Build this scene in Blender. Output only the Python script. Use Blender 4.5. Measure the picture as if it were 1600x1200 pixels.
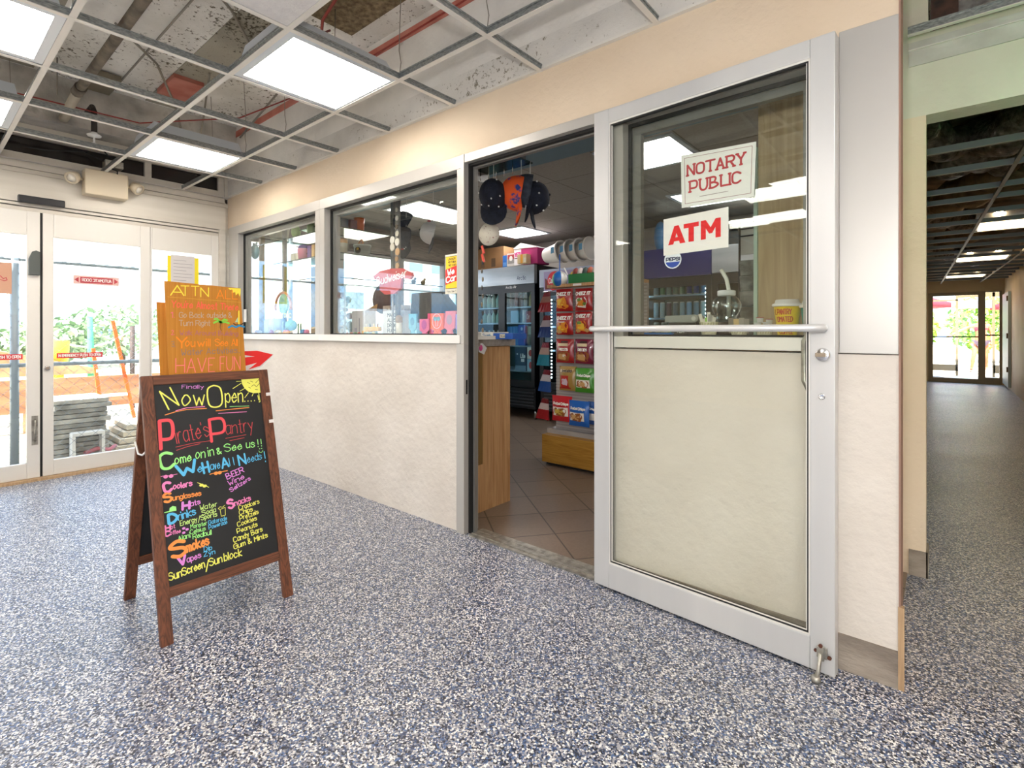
import bpy, math, random
from mathutils import Vector, Matrix, noise

for o in list(bpy.data.objects):
    bpy.data.objects.remove(o)
S = bpy.context.scene
COL = S.collection
R = math.radians

# ------------------------------------------------------------------ camera, light, exposure
cam = bpy.data.cameras.new('camera')
cam.lens = 18.0
cam.sensor_width = 36.0
cam.shift_y = -0.0511
cam.clip_start = 0.02
cam.clip_end = 400
camo = bpy.data.objects.new('camera', cam)
COL.objects.link(camo)
camo.location = (0, 0, 1.13)
camo.rotation_euler = (R(90), 0, R(39.95))
S.camera = camo

S.view_settings.view_transform = 'Standard'
S.view_settings.look = 'None'
S.view_settings.gamma = 1
S.view_settings.use_curve_mapping = False
S.view_settings.exposure = 1.78
S.cycles.use_denoising = True
S.cycles.max_bounces = 10
S.cycles.diffuse_bounces = 5
S.cycles.glossy_bounces = 4
S.cycles.transparent_max_bounces = 16
S.cycles.sample_clamp_indirect = 6.0
S.cycles.caustics_reflective = False
S.cycles.caustics_refractive = False

w = bpy.data.worlds.new('sky')
S.world = w
w.use_nodes = True
nt = w.node_tree
nt.nodes.clear()
out = nt.nodes.new('ShaderNodeOutputWorld')
bg = nt.nodes.new('ShaderNodeBackground')
tc = nt.nodes.new('ShaderNodeTexCoord')
mp = nt.nodes.new('ShaderNodeMapping')
mp.inputs['Scale'].default_value = (1, 1, 2.6)
nz = nt.nodes.new('ShaderNodeTexNoise')
nz.inputs['Scale'].default_value = 2.6
nz.inputs['Detail'].default_value = 7
rp = nt.nodes.new('ShaderNodeValToRGB')
rp.color_ramp.elements[0].position = 0.42
rp.color_ramp.elements[0].color = (0.36, 0.60, 0.95, 1)
rp.color_ramp.elements[1].position = 0.56
rp.color_ramp.elements[1].color = (1.0, 1.0, 1.0, 1)
nt.links.new(tc.outputs['Generated'], mp.inputs['Vector'])
nt.links.new(mp.outputs['Vector'], nz.inputs['Vector'])
nt.links.new(nz.outputs['Fac'], rp.inputs['Fac'])
nt.links.new(rp.outputs['Color'], bg.inputs['Color'])
bg.inputs['Strength'].default_value = 1.25
nt.links.new(bg.outputs['Background'], out.inputs['Surface'])

sun = bpy.data.lights.new('sun', 'SUN')
sun.energy = 7.0
sun.angle = R(1.0)
sun.color = (1.0, 0.95, 0.86)
suno = bpy.data.objects.new('sun', sun)
COL.objects.link(suno)
suno.rotation_euler = (R(38), 0, R(12))
suno.location = (0, -10, 20)

LAMP = 6.5          # strength of the lit ceiling diffusers

# the photographer's flash, just above the camera: it throws the tee shadows on the raw wall over the grid
fl = bpy.data.lights.new('camera_flash', 'POINT')
fl.energy = 20.0
fl.shadow_soft_size = 0.04
fl.color = (1.0, 0.97, 0.94)
flo = bpy.data.objects.new('camera_flash', fl)
COL.objects.link(flo)
flo.location = (-.05, -.02, 1.42)

# ------------------------------------------------------------------ materials
_M = {}


def _new(name):
    m = bpy.data.materials.new(name)
    m.use_nodes = True
    b = m.node_tree.nodes['Principled BSDF']
    return m, m.node_tree, b


def mat(name, col=None, r=0.5, metal=0.0, spec=0.5, emit=None, estr=0.0, coat=0.0, alpha=None):
    if name in _M:
        return _M[name]
    m, t, b = _new(name)
    b.inputs['Base Color'].default_value = (*col, 1)
    b.inputs['Roughness'].default_value = r
    b.inputs['Metallic'].default_value = metal
    b.inputs['Specular IOR Level'].default_value = spec
    b.inputs['Coat Weight'].default_value = coat
    if emit:
        b.inputs['Emission Color'].default_value = (*emit, 1)
        b.inputs['Emission Strength'].default_value = estr
    _M[name] = m
    return m


def h(s):
    """hex sRGB -> linear"""
    v = [int(s[i:i + 2], 16) / 255 for i in (0, 2, 4)]
    return tuple(c / 12.92 if c <= 0.04045 else ((c + 0.055) / 1.055) ** 2.4 for c in v)


def noisy(name, c1, c2, scale=4.0, r=0.7, bump=0.0, bscale=60.0, detail=6, lo=0.35, hi=0.65, metal=0.0, stretch=None, c3=None, p3=0.9, spec=0.5):
    """two (or three) colours mixed by noise, with bump"""
    if name in _M:
        return _M[name]
    m, t, b = _new(name)
    tc = t.nodes.new('ShaderNodeTexCoord')
    vec = tc.outputs['Object']
    if stretch:
        mp = t.nodes.new('ShaderNodeMapping')
        mp.inputs['Scale'].default_value = stretch
        t.links.new(vec, mp.inputs['Vector'])
        vec = mp.outputs['Vector']
    n = t.nodes.new('ShaderNodeTexNoise')
    n.inputs['Scale'].default_value = scale
    n.inputs['Detail'].default_value = detail
    t.links.new(vec, n.inputs['Vector'])
    rr = t.nodes.new('ShaderNodeValToRGB')
    rr.color_ramp.elements[0].position = lo
    rr.color_ramp.elements[0].color = (*c1, 1)
    rr.color_ramp.elements[1].position = hi
    rr.color_ramp.elements[1].color = (*c2, 1)
    if c3:
        e = rr.color_ramp.elements.new(p3)
        e.color = (*c3, 1)
    t.links.new(n.outputs['Fac'], rr.inputs['Fac'])
    t.links.new(rr.outputs['Color'], b.inputs['Base Color'])
    b.inputs['Roughness'].default_value = r
    b.inputs['Metallic'].default_value = metal
    b.inputs['Specular IOR Level'].default_value = spec
    if bump:
        n2 = t.nodes.new('ShaderNodeTexNoise')
        n2.inputs['Scale'].default_value = bscale
        n2.inputs['Detail'].default_value = 4
        t.links.new(vec, n2.inputs['Vector'])
        bp = t.nodes.new('ShaderNodeBump')
        bp.inputs['Strength'].default_value = bump
        bp.inputs['Distance'].default_value = 0.01
        t.links.new(n2.outputs['Fac'], bp.inputs['Height'])
        t.links.new(bp.outputs['Normal'], b.inputs['Normal'])
    _M[name] = m
    return m


def concrete_deck(name, base, pale, dark):
    """painted concrete with scattered dark flecks left by scraped-off spray"""
    m, t, b = _new(name)
    tc = t.nodes.new('ShaderNodeTexCoord')
    n = t.nodes.new('ShaderNodeTexNoise')
    n.inputs['Scale'].default_value = 2.2
    n.inputs['Detail'].default_value = 5
    t.links.new(tc.outputs['Object'], n.inputs['Vector'])
    r1 = t.nodes.new('ShaderNodeValToRGB')
    r1.color_ramp.elements[0].position = 0.38
    r1.color_ramp.elements[0].color = (*base, 1)
    r1.color_ramp.elements[1].position = 0.6
    r1.color_ramp.elements[1].color = (*pale, 1)
    t.links.new(n.outputs['Fac'], r1.inputs['Fac'])
    n2 = t.nodes.new('ShaderNodeTexNoise')
    n2.inputs['Scale'].default_value = 34
    n2.inputs['Detail'].default_value = 8
    n2.inputs['Roughness'].default_value = 0.7
    t.links.new(tc.outputs['Object'], n2.inputs['Vector'])
    n3 = t.nodes.new('ShaderNodeTexNoise')
    n3.inputs['Scale'].default_value = 1.7
    t.links.new(tc.outputs['Object'], n3.inputs['Vector'])
    ad = t.nodes.new('ShaderNodeMath')
    ad.operation = 'MULTIPLY_ADD'
    ad.inputs[1].default_value = 0.35
    t.links.new(n3.outputs['Fac'], ad.inputs[0])
    t.links.new(n2.outputs['Fac'], ad.inputs[2])
    r2 = t.nodes.new('ShaderNodeValToRGB')
    r2.color_ramp.elements[0].position = 0.76
    r2.color_ramp.elements[0].color = (0, 0, 0, 1)
    r2.color_ramp.elements[1].position = 0.80
    r2.color_ramp.elements[1].color = (1, 1, 1, 1)
    t.links.new(ad.outputs['Value'], r2.inputs['Fac'])
    mx = t.nodes.new('ShaderNodeMixRGB')
    mx.inputs['Color2'].default_value = (*dark, 1)
    t.links.new(r2.outputs['Color'], mx.inputs['Fac'])
    t.links.new(r1.outputs['Color'], mx.inputs['Color1'])
    t.links.new(mx.outputs['Color'], b.inputs['Base Color'])
    b.inputs['Roughness'].default_value = 0.9
    bp = t.nodes.new('ShaderNodeBump')
    bp.inputs['Strength'].default_value = 0.5
    bp.inputs['Distance'].default_value = 0.01
    t.links.new(n2.outputs['Fac'], bp.inputs['Height'])
    t.links.new(bp.outputs['Normal'], b.inputs['Normal'])
    return m


def flake_floor():
    m, t, b = _new('epoxy_flake_floor')
    tc = t.nodes.new('ShaderNodeTexCoord')
    v = t.nodes.new('ShaderNodeTexVoronoi')
    v.inputs['Scale'].default_value = 205
    t.links.new(tc.outputs['Object'], v.inputs['Vector'])
    sep = t.nodes.new('ShaderNodeSeparateColor')
    t.links.new(v.outputs['Color'], sep.inputs['Color'])
    rr = t.nodes.new('ShaderNodeValToRGB')
    rr.color_ramp.interpolation = 'CONSTANT'
    cols = [(0.0, h('1a1d28')), (0.20, h('2f3f5e')), (0.36, h('4a648f')), (0.47, h('6f7280')), (0.62, h('9c9ba0')), (0.78, h('cdcbc8')), (0.90, h('e8e6e2'))]
    rr.color_ramp.elements[0].position = 0
    rr.color_ramp.elements[0].color = (*cols[0][1], 1)
    rr.color_ramp.elements[1].position = cols[1][0]
    rr.color_ramp.elements[1].color = (*cols[1][1], 1)
    for p, c in cols[2:]:
        e = rr.color_ramp.elements.new(p)
        e.color = (*c, 1)
    t.links.new(sep.outputs['Red'], rr.inputs['Fac'])
    t.links.new(rr.outputs['Color'], b.inputs['Base Color'])
    n = t.nodes.new('ShaderNodeTexNoise')
    n.inputs['Scale'].default_value = 1.3
    n.inputs['Detail'].default_value = 4
    t.links.new(tc.outputs['Object'], n.inputs['Vector'])
    mr = t.nodes.new('ShaderNodeMapRange')
    mr.inputs['To Min'].default_value = 0.28
    mr.inputs['To Max'].default_value = 0.46
    t.links.new(n.outputs['Fac'], mr.inputs['Value'])
    t.links.new(mr.outputs['Result'], b.inputs['Roughness'])
    b.inputs['Specular IOR Level'].default_value = 0.75
    bp = t.nodes.new('ShaderNodeBump')
    bp.inputs['Strength'].default_value = 0.25
    bp.inputs['Distance'].default_value = 0.002
    t.links.new(v.outputs['Distance'], bp.inputs['Height'])
    t.links.new(bp.outputs['Normal'], b.inputs['Normal'])
    return m


def tile_mat(name, c1, c2, grout, size, rot, r=0.35, offset=(0, 0, 0)):
    m, t, b = _new(name)
    tc = t.nodes.new('ShaderNodeTexCoord')
    mp = t.nodes.new('ShaderNodeMapping')
    mp.inputs['Rotation'].default_value = (0, 0, rot)
    mp.inputs['Location'].default_value = offset
    t.links.new(tc.outputs['Object'], mp.inputs['Vector'])
    br = t.nodes.new('ShaderNodeTexBrick')
    br.offset = 0.0
    br.inputs['Color1'].default_value = (*c1, 1)
    br.inputs['Color2'].default_value = (*c2, 1)
    br.inputs['Mortar'].default_value = (*grout, 1)
    br.inputs['Scale'].default_value = 1.0
    br.inputs['Mortar Size'].default_value = 0.004
    br.inputs['Brick Width'].default_value = size
    br.inputs['Row Height'].default_value = size
    t.links.new(mp.outputs['Vector'], br.inputs['Vector'])
    n = t.nodes.new('ShaderNodeTexNoise')
    n.inputs['Scale'].default_value = 60
    n.inputs['Detail'].default_value = 5
    t.links.new(tc.outputs['Object'], n.inputs['Vector'])
    mx = t.nodes.new('ShaderNodeMixRGB')
    mx.blend_type = 'MULTIPLY'
    mx.inputs['Fac'].default_value = 0.35
    t.links.new(br.outputs['Color'], mx.inputs['Color1'])
    t.links.new(n.outputs['Fac'], mx.inputs['Color2'])
    t.links.new(mx.outputs['Color'], b.inputs['Base Color'])
    b.inputs['Roughness'].default_value = r
    return m


def wood(name, c1, c2, axis='Z', scale=1.0, r=0.5, dist=3.0):
    """grain runs along axis"""
    if name in _M:
        return _M[name]
    m, t, b = _new(name)
    tc = t.nodes.new('ShaderNodeTexCoord')
    mp = t.nodes.new('ShaderNodeMapping')
    s = {'X': (1.2, 22, 22), 'Y': (22, 1.2, 22), 'Z': (22, 22, 1.2)}[axis]
    mp.inputs['Scale'].default_value = [k * scale for k in s]
    t.links.new(tc.outputs['Object'], mp.inputs['Vector'])
    n = t.nodes.new('ShaderNodeTexNoise')
    n.inputs['Scale'].default_value = 1.6
    n.inputs['Detail'].default_value = 6
    n.inputs['Distortion'].default_value = dist
    t.links.new(mp.outputs['Vector'], n.inputs['Vector'])
    rr = t.nodes.new('ShaderNodeValToRGB')
    rr.color_ramp.elements[0].position = 0.32
    rr.color_ramp.elements[0].color = (*c1, 1)
    rr.color_ramp.elements[1].position = 0.66
    rr.color_ramp.elements[1].color = (*c2, 1)
    t.links.new(n.outputs['Fac'], rr.inputs['Fac'])
    t.links.new(rr.outputs['Color'], b.inputs['Base Color'])
    b.inputs['Roughness'].default_value = r
    _M[name] = m
    return m


def glass(name, tint=(0.93, 0.97, 0.95), ior=1.5, rough=0.0):
    """architectural pane: clear with Fresnel reflection"""
    if name in _M:
        return _M[name]
    m = bpy.data.materials.new(name)
    m.use_nodes = True
    t = m.node_tree
    t.nodes.clear()
    o = t.nodes.new('ShaderNodeOutputMaterial')
    mx = t.nodes.new('ShaderNodeMixShader')
    tr = t.nodes.new('ShaderNodeBsdfTransparent')
    tr.inputs['Color'].default_value = (*tint, 1)
    gl = t.nodes.new('ShaderNodeBsdfGlossy')
    gl.inputs['Roughness'].default_value = rough
    gl.inputs['Color'].default_value = (0.95, 1.0, 0.98, 1)
    lw = t.nodes.new('ShaderNodeLayerWeight')
    lw.inputs['Blend'].default_value = 0.5
    pw = t.nodes.new('ShaderNodeMath'); pw.operation = 'POWER'; pw.inputs[1].default_value = 4.0
    f0 = ((ior - 1) / (ior + 1)) ** 2
    ma = t.nodes.new('ShaderNodeMath'); ma.operation = 'MULTIPLY_ADD'; ma.inputs[1].default_value = 1 - f0; ma.inputs[2].default_value = f0
    t.links.new(lw.outputs['Facing'], pw.inputs[0])
    t.links.new(pw.outputs[0], ma.inputs[0])
    t.links.new(ma.outputs[0], mx.inputs['Fac'])
    t.links.new(tr.outputs['BSDF'], mx.inputs[1])
    t.links.new(gl.outputs['BSDF'], mx.inputs[2])
    t.links.new(mx.outputs['Shader'], o.inputs['Surface'])
    _M[name] = m
    return m


def diffuser_mat(name, col, s1, s2):
    """lit prismatic panel over tubes: slightly uneven glow"""
    m, t, b = _new(name)
    tc = t.nodes.new('ShaderNodeTexCoord')
    mp = t.nodes.new('ShaderNodeMapping')
    mp.inputs['Scale'].default_value = (2.0, 7.5, 1)
    t.links.new(tc.outputs['Object'], mp.inputs['Vector'])
    n = t.nodes.new('ShaderNodeTexNoise')
    n.inputs['Scale'].default_value = 0.9
    n.inputs['Detail'].default_value = 1
    t.links.new(mp.outputs['Vector'], n.inputs['Vector'])
    mr = t.nodes.new('ShaderNodeMapRange')
    mr.inputs['From Min'].default_value = 0.35
    mr.inputs['From Max'].default_value = 0.65
    mr.inputs['To Min'].default_value = s1
    mr.inputs['To Max'].default_value = s2
    t.links.new(n.outputs['Fac'], mr.inputs['Value'])
    b.inputs['Base Color'].default_value = (*col, 1)
    b.inputs['Emission Color'].default_value = (*col, 1)
    t.links.new(mr.outputs['Result'], b.inputs['Emission Strength'])
    return m


# ------------------------------------------------------------------ mesh helpers
class B:
    """collects faces and links them as ONE mesh object"""

    def __init__(s):
        s.v, s.f, s.m, s.sm = [], [], [], []

    def add(s, vs, fs, m=0, sm=False):
        o = len(s.v)
        s.v += [tuple(p) for p in vs]
        s.f += [tuple(i + o for i in f) for f in fs]
        s.m += [m] * len(fs)
        s.sm += [sm] * len(fs)
        return s

    def box(s, x0, x1, y0, y1, z0, z1, m=0):
        x0, x1 = sorted((x0, x1)); y0, y1 = sorted((y0, y1)); z0, z1 = sorted((z0, z1))
        return s.add([(x0, y0, z0), (x1, y0, z0), (x1, y1, z0), (x0, y1, z0), (x0, y0, z1), (x1, y0, z1), (x1, y1, z1), (x0, y1, z1)],
                     [(0, 3, 2, 1), (4, 5, 6, 7), (0, 1, 5, 4), (1, 2, 6, 5), (2, 3, 7, 6), (3, 0, 4, 7)], m)

    def hexa(s, p, m=0):
        """eight corners: four of one end, four of the other"""
        return s.add(p, [(0, 3, 2, 1), (4, 5, 6, 7), (0, 1, 5, 4), (1, 2, 6, 5), (2, 3, 7, 6), (3, 0, 4, 7)], m)

    def obox(s, a, b, w, t, up=(0, 0, 1), m=0):
        """bar from a to b, w across, t along 'up'"""
        a, b = Vector(a), Vector(b)
        d = (b - a).normalized()
        u = Vector(up)
        sd = d.cross(u).normalized() * (w / 2)
        uu = sd.cross(d).normalized() * (t / 2)
        return s.hexa([a - sd - uu, a + sd - uu, a + sd + uu, a - sd + uu, b - sd - uu, b + sd - uu, b + sd + uu, b - sd + uu], m)

    def quad(s, a, b, c, d, m=0):
        return s.add([a, b, c, d], [(0, 1, 2, 3)], m)

    def tube(s, pts, r, n=10, m=0, cap=True):
        pts = [Vector(p) for p in pts]
        rs = r if isinstance(r, (list, tuple)) else [r] * len(pts)
        vs, fs = [], []
        prev = None
        for i, p in enumerate(pts):
            d = (pts[min(i + 1, len(pts) - 1)] - pts[max(i - 1, 0)]).normalized()
            if prev is None:
                a = d.orthogonal().normalized()
            else:
                a = (prev - d * prev.dot(d)).normalized()
            prev = a
            bb = d.cross(a)
            for k in range(n):
                q = 2 * math.pi * k / n
                vs.append(p + (a * math.cos(q) + bb * math.sin(q)) * rs[i])
        for i in range(len(pts) - 1):
            for k in range(n):
                k2 = (k + 1) % n
                fs.append((i * n + k, i * n + k2, (i + 1) * n + k2, (i + 1) * n + k))
        s.add(vs, fs, m, True)
        if cap:
            o = len(s.v) - len(vs)
            s.f.append(tuple(o + k for k in reversed(range(n)))); s.m.append(m); s.sm.append(False)
            o2 = o + (len(pts) - 1) * n
            s.f.append(tuple(o2 + k for k in range(n))); s.m.append(m); s.sm.append(False)
        return s

    def lathe(s, prof, c=(0, 0, 0), n=20, m=0, axis=(0, 0, 1), ms=None, squash=1.0):
        """profile of (r, z) turned about an axis through c"""
        ax = Vector(axis).normalized()
        q = Vector((0, 0, 1)).rotation_difference(ax)
        c = Vector(c)
        vs, fs = [], []
        for r_, z_ in prof:
            for k in range(n):
                t = 2 * math.pi * k / n
                vs.append(c + q @ Vector((r_ * math.cos(t), r_ * math.sin(t) * squash, z_)))
        o = len(s.v)
        s.v += [tuple(p) for p in vs]
        for i in range(len(prof) - 1):
            for k in range(n):
                k2 = (k + 1) % n
                s.f.append((o + i * n + k, o + i * n + k2, o + (i + 1) * n + k2, o + (i + 1) * n + k))
                s.m.append(ms[i] if ms else m)
                s.sm.append(True)
        for i, rev in ((0, True), (len(prof) - 1, False)):
            if prof[i][0] > 1e-6:
                idx = [o + i * n + k for k in range(n)]
                s.f.append(tuple(reversed(idx)) if rev else tuple(idx))
                s.m.append((ms[0] if rev else ms[-1]) if ms else m)
                s.sm.append(False)
        return s

    def prism(s, poly, a, ux, uy, d, m=0):
        """flat outline poly (2D) in the frame a, ux, uy pushed along vector d"""
        a, ux, uy, d = Vector(a), Vector(ux), Vector(uy), Vector(d)
        n = len(poly)
        vs = [a + ux * p[0] + uy * p[1] for p in poly]
        vs += [p + d for p in vs]
        fs = [tuple(range(n)), tuple(reversed(range(n, 2 * n)))] + [(i, i + n, (i + 1) % n + n, (i + 1) % n) for i in range(n)]
        return s.add(vs, fs, m)

    def ball(s, c, r, n=12, m=0, sc=(1, 1, 1)):
        k = n // 2
        vs, fs = [], []
        for i in range(k + 1):
            p = math.pi * i / k
            for j in range(n):
                t = 2 * math.pi * j / n
                vs.append((c[0] + r * sc[0] * math.sin(p) * math.cos(t), c[1] + r * sc[1] * math.sin(p) * math.sin(t), c[2] - r * sc[2] * math.cos(p)))
        for i in range(k):
            for j in range(n):
                j2 = (j + 1) % n
                fs.append((i * n + j, i * n + j2, (i + 1) * n + j2, (i + 1) * n + j))
        return s.add(vs, fs, m, True)

    def build(s, name, mats, parent=None, bevel=0.0, **props):
        me = bpy.data.meshes.new(name)
        vs = s.v
        if parent is not None:
            inv = world_of(parent).inverted()
            vs = [inv @ Vector(p) for p in s.v]
        me.from_pydata([tuple(p) for p in vs], [], s.f)
        if not isinstance(mats, (list, tuple)):
            mats = [mats]
        for q in mats:
            me.materials.append(q)
        me.polygons.foreach_set('material_index', s.m)
        me.polygons.foreach_set('use_smooth', s.sm)
        me.update()
        ob = bpy.data.objects.new(name, me)
        COL.objects.link(ob)
        if parent is not None:
            ob.parent = parent
        if bevel:
            bm = ob.modifiers.new('bevel', 'BEVEL')
            bm.width = bevel
            bm.segments = 2
            bm.limit_method = 'ANGLE'
            bm.angle_limit = R(50)
        for k_, v_ in props.items():
            ob[k_] = v_
        return ob


def world_of(o):
    m = Matrix.LocRotScale(o.location, o.rotation_euler, o.scale)
    return world_of(o.parent) @ m if o.parent else m


def thing(name, label, cat, loc=(0, 0, 0), rotz=0.0, group=None):
    o = bpy.data.objects.new(name, None)
    COL.objects.link(o)
    o.empty_display_size = 0.05
    o.location = loc
    o.rotation_euler = (0, 0, rotz)
    o['label'] = label
    o['category'] = cat
    if group:
        o['group'] = group
    return o


def tag(o, label, cat, group=None):
    o['label'] = label
    o['category'] = cat
    if group:
        o['group'] = group
    return o


def struct(name, bm, m, **k):
    return bm.build(name, m, kind='structure', **k)


def frame_root(name, loc=(0, 0, 0)):
    o = bpy.data.objects.new(name, None)
    COL.objects.link(o)
    o.location = loc
    o.empty_display_size = 0.05
    o['kind'] = 'structure'
    return o


def dup(root, loc, rotz=0.0, label=None, group=None):
    r = root.copy(); COL.objects.link(r)
    r.location = loc; r.rotation_euler = (0, 0, rotz)
    if label: r['label'] = label
    if group: r['group'] = group
    for ch in list(root.children):
        c = ch.copy(); COL.objects.link(c); c.parent = r
        for g in list(ch.children):
            d = g.copy(); COL.objects.link(d); d.parent = c
    return r


# ------------------------------------------------------------------ stroke lettering
GL = {
 'A': '02 28 42/14 34', 'B': '02 08/~08 28 37 25 05/~05 25 44 43 22 02', 'C': '~47 28 07 03 22 43', 'D': '02 08/~08 28 46 44 22 02',
 'E': '38 08 02 32/05 25', 'F': '38 08 02/05 25', 'G': '~47 28 07 03 22 43/43 45 25', 'H': '02 08/42 48/05 45', 'I': '02 08', 'J': '~38 33 12 03',
 'K': '02 08/48 05 42', 'L': '08 02 32', 'M': '02 08 25 48 42', 'N': '02 08 42 48', 'O': '~28 07 03 22 43 47 28', 'P': '02 08/~08 38 47 45 34 04',
 'Q': '~28 07 03 22 43 47 28/24 41', 'R': '02 08/~08 38 47 46 35 05/25 42', 'S': '~47 28 07 06 35 44 43 22 03', 'T': '08 48/28 22', 'U': '~08 04 12 32 44 48',
 'V': '08 22 48', 'W': '08 12 25 32 48', 'X': '02 48/08 42', 'Y': '08 25 48/25 22', 'Z': '08 48 02 42',
 'a': '~36 16 04 12 33/36 32', 'b': '08 02/~05 26 34 22 03', 'c': '~35 16 04 12 33', 'd': '38 32/~35 16 04 12 33', 'e': '04 34/~34 26 15 04 12 33',
 'f': '~28 17 12/06 26', 'g': '~35 16 04 12 33/~36 32 10 01', 'h': '08 02/~04 26 35 32', 'i': '06 02/07.5 08', 'k': '08 02/36 04 32', 'l': '08 02',
 'm': '06 02/~05 16 25 22/~25 36 45 42', 'n': '06 02/~05 26 35 32', 'o': '~16 04 12 34 26 16', 'p': '06 00/~05 26 34 22 03', 'r': '06 02/~04 16 26',
 's': '~35 16 05 24 33 12 03', 't': '18 12 22/06 26', 'u': '~06 03 12 33/36 32', 'v': '06 12 26', 'w': '06 12 25 32 46', 'y': '06 23/36 10', 'z': '06 36 02 32',
 '1': '07 18 12', '2': '~07 28 36 02/02 42', '3': '~07 28 36 15/~15 34 22 03', '&': '~42 07 28 26 04 12 44', '!': '08 04/02 02.4', '.': '02 02.3', "'": '08 07',
 '/': '00 38', '-': '05 25', '?': '~07 28 36 14/12 12.3', ',': '02 01', ' ': '',
}


def _pt(q):
    return float(q[0]), float(q[1:])


def glyph(c):
    ss = []
    for st in GL.get(c, '').split('/'):
        if not st:
            continue
        sm = st[0] == '~'
        pts = [_pt(q) for q in st.lstrip('~').split()]
        if sm and len(pts) > 2:
            o = []
            n = len(pts)
            for i in range(n - 1):
                p0, p1, p2, p3 = pts[max(i - 1, 0)], pts[i], pts[i + 1], pts[min(i + 2, n - 1)]
                for k in range(4):
                    t = k / 4
                    o.append(tuple(0.5 * (2 * p1[j] + (p2[j] - p0[j]) * t + (2 * p0[j] - 5 * p1[j] + 4 * p2[j] - p3[j]) * t * t + (3 * p1[j] - p0[j] - 3 * p2[j] + p3[j]) * t ** 3) for j in (0, 1)))
            o.append(pts[-1])
            pts = o
        ss.append(pts)
    w_ = max([p[0] for s_ in ss for p in s_] or [1.5])
    return ss, w_


def strokes(text, gap=1.1, serif=False):
    x, allp = 0.0, []
    for c in text:
        ss, w_ = glyph(c)
        for s_ in ss:
            allp.append([(x + p[0], p[1] - 2) for p in s_])
            if serif:
                for p in (s_[0], s_[-1]):
                    if abs(p[1] - 2) < .2 or abs(p[1] - 8) < .2:
                        if c not in 'CGOS':
                            allp.append([(x + p[0] - .55, p[1] - 2), (x + p[0] + .55, p[1] - 2)])
        x += w_ + gap + (0.5 if serif else 0)
    return allp, max(x - gap, 0.5)


def ribbon(bm, pts, th, M3, m=0, n=8):
    """flat pen stroke; M3 maps (x, y) to 3D; each piece of the stroke lies a hair above the last"""
    M0 = M3
    a0 = M0(*pts[0])
    nrm = (M0(pts[0][0] + .001, pts[0][1]) - a0).cross(M0(pts[0][0], pts[0][1] + .001) - a0)
    nrm = nrm.normalized() if nrm.length > 1e-12 else Vector((0, 0, 0))
    def M3(x, y):
        return M0(x, y) + nrm * (len(bm.f) * 2.5e-6)
    for i, p in enumerate(pts):
        if i:
            q = pts[i - 1]
            dx, dy = p[0] - q[0], p[1] - q[1]
            l = math.hypot(dx, dy)
            if l < 1e-7:
                continue
            nx, ny = -dy / l * th / 2, dx / l * th / 2
            bm.quad(M3(q[0] - nx, q[1] - ny), M3(p[0] - nx, p[1] - ny), M3(p[0] + nx, p[1] + ny), M3(q[0] + nx, q[1] + ny), m)
    for p in pts:
        bm.add([M3(p[0] + th / 2 * math.cos(2 * math.pi * k / n), p[1] + th / 2 * math.sin(2 * math.pi * k / n)) for k in range(n)], [tuple(range(n))], m)


def letters(text, o, ux, uy, hgt, m, parent, width=None, th=0.004, name='lettering', serif=False, off=0.0006, wob=0.0, mirror=False):
    """text written on a plane: o = start of the baseline, hgt = cap height"""
    o, ux, uy = Vector(o), Vector(ux).normalized(), Vector(uy).normalized()
    nn = ux.cross(uy) * off
    sp, tw = strokes(text, serif=serif)
    k = hgt / 6.0
    kx = (width / tw) if width else k
    if mirror:
        sp = [[(tw - p[0], p[1]) for p in s_] for s_ in sp]
    bm = B()
    M3 = lambda x, y: o + ux * x + uy * y + nn
    rnd = random.Random(hash(len(text)) + int(o.z * 1000))
    for s_ in sp:
        a, b = rnd.uniform(-wob, wob), rnd.uniform(-wob, wob)
        ribbon(bm, [(p[0] * kx + a, p[1] * k + b) for p in s_], th, M3, n=6)
    return bm.build(name, m, parent)


def line_mark(pts, o, ux, uy, m, parent, th=0.003, name='drawn_line', off=0.0006):
    o, ux, uy = Vector(o), Vector(ux).normalized(), Vector(uy).normalized()
    nn = ux.cross(uy) * off
    bm = B()
    ribbon(bm, pts, th, lambda x, y: o + ux * x + uy * y + nn, n=6)
    return bm.build(name, m, parent)


def shape_mark(pts, o, ux, uy, m, parent, name='drawn_shape', off=0.0004):
    o, ux, uy = Vector(o), Vector(ux).normalized(), Vector(uy).normalized()
    nn = ux.cross(uy) * off
    bm = B()
    bm.add([o + ux * p[0] + uy * p[1] + nn for p in pts], [tuple(range(len(pts)))])
    return bm.build(name, m, parent)


def disc_pts(cx, cy, rx, ry=None, n=20, a0=0, a1=360):
    ry = ry or rx
    return [(cx + rx * math.cos(R(a0 + (a1 - a0) * k / n)), cy + ry * math.sin(R(a0 + (a1 - a0) * k / n))) for k in range(n + (0 if a1 - a0 >= 360 else 1))]

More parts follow.
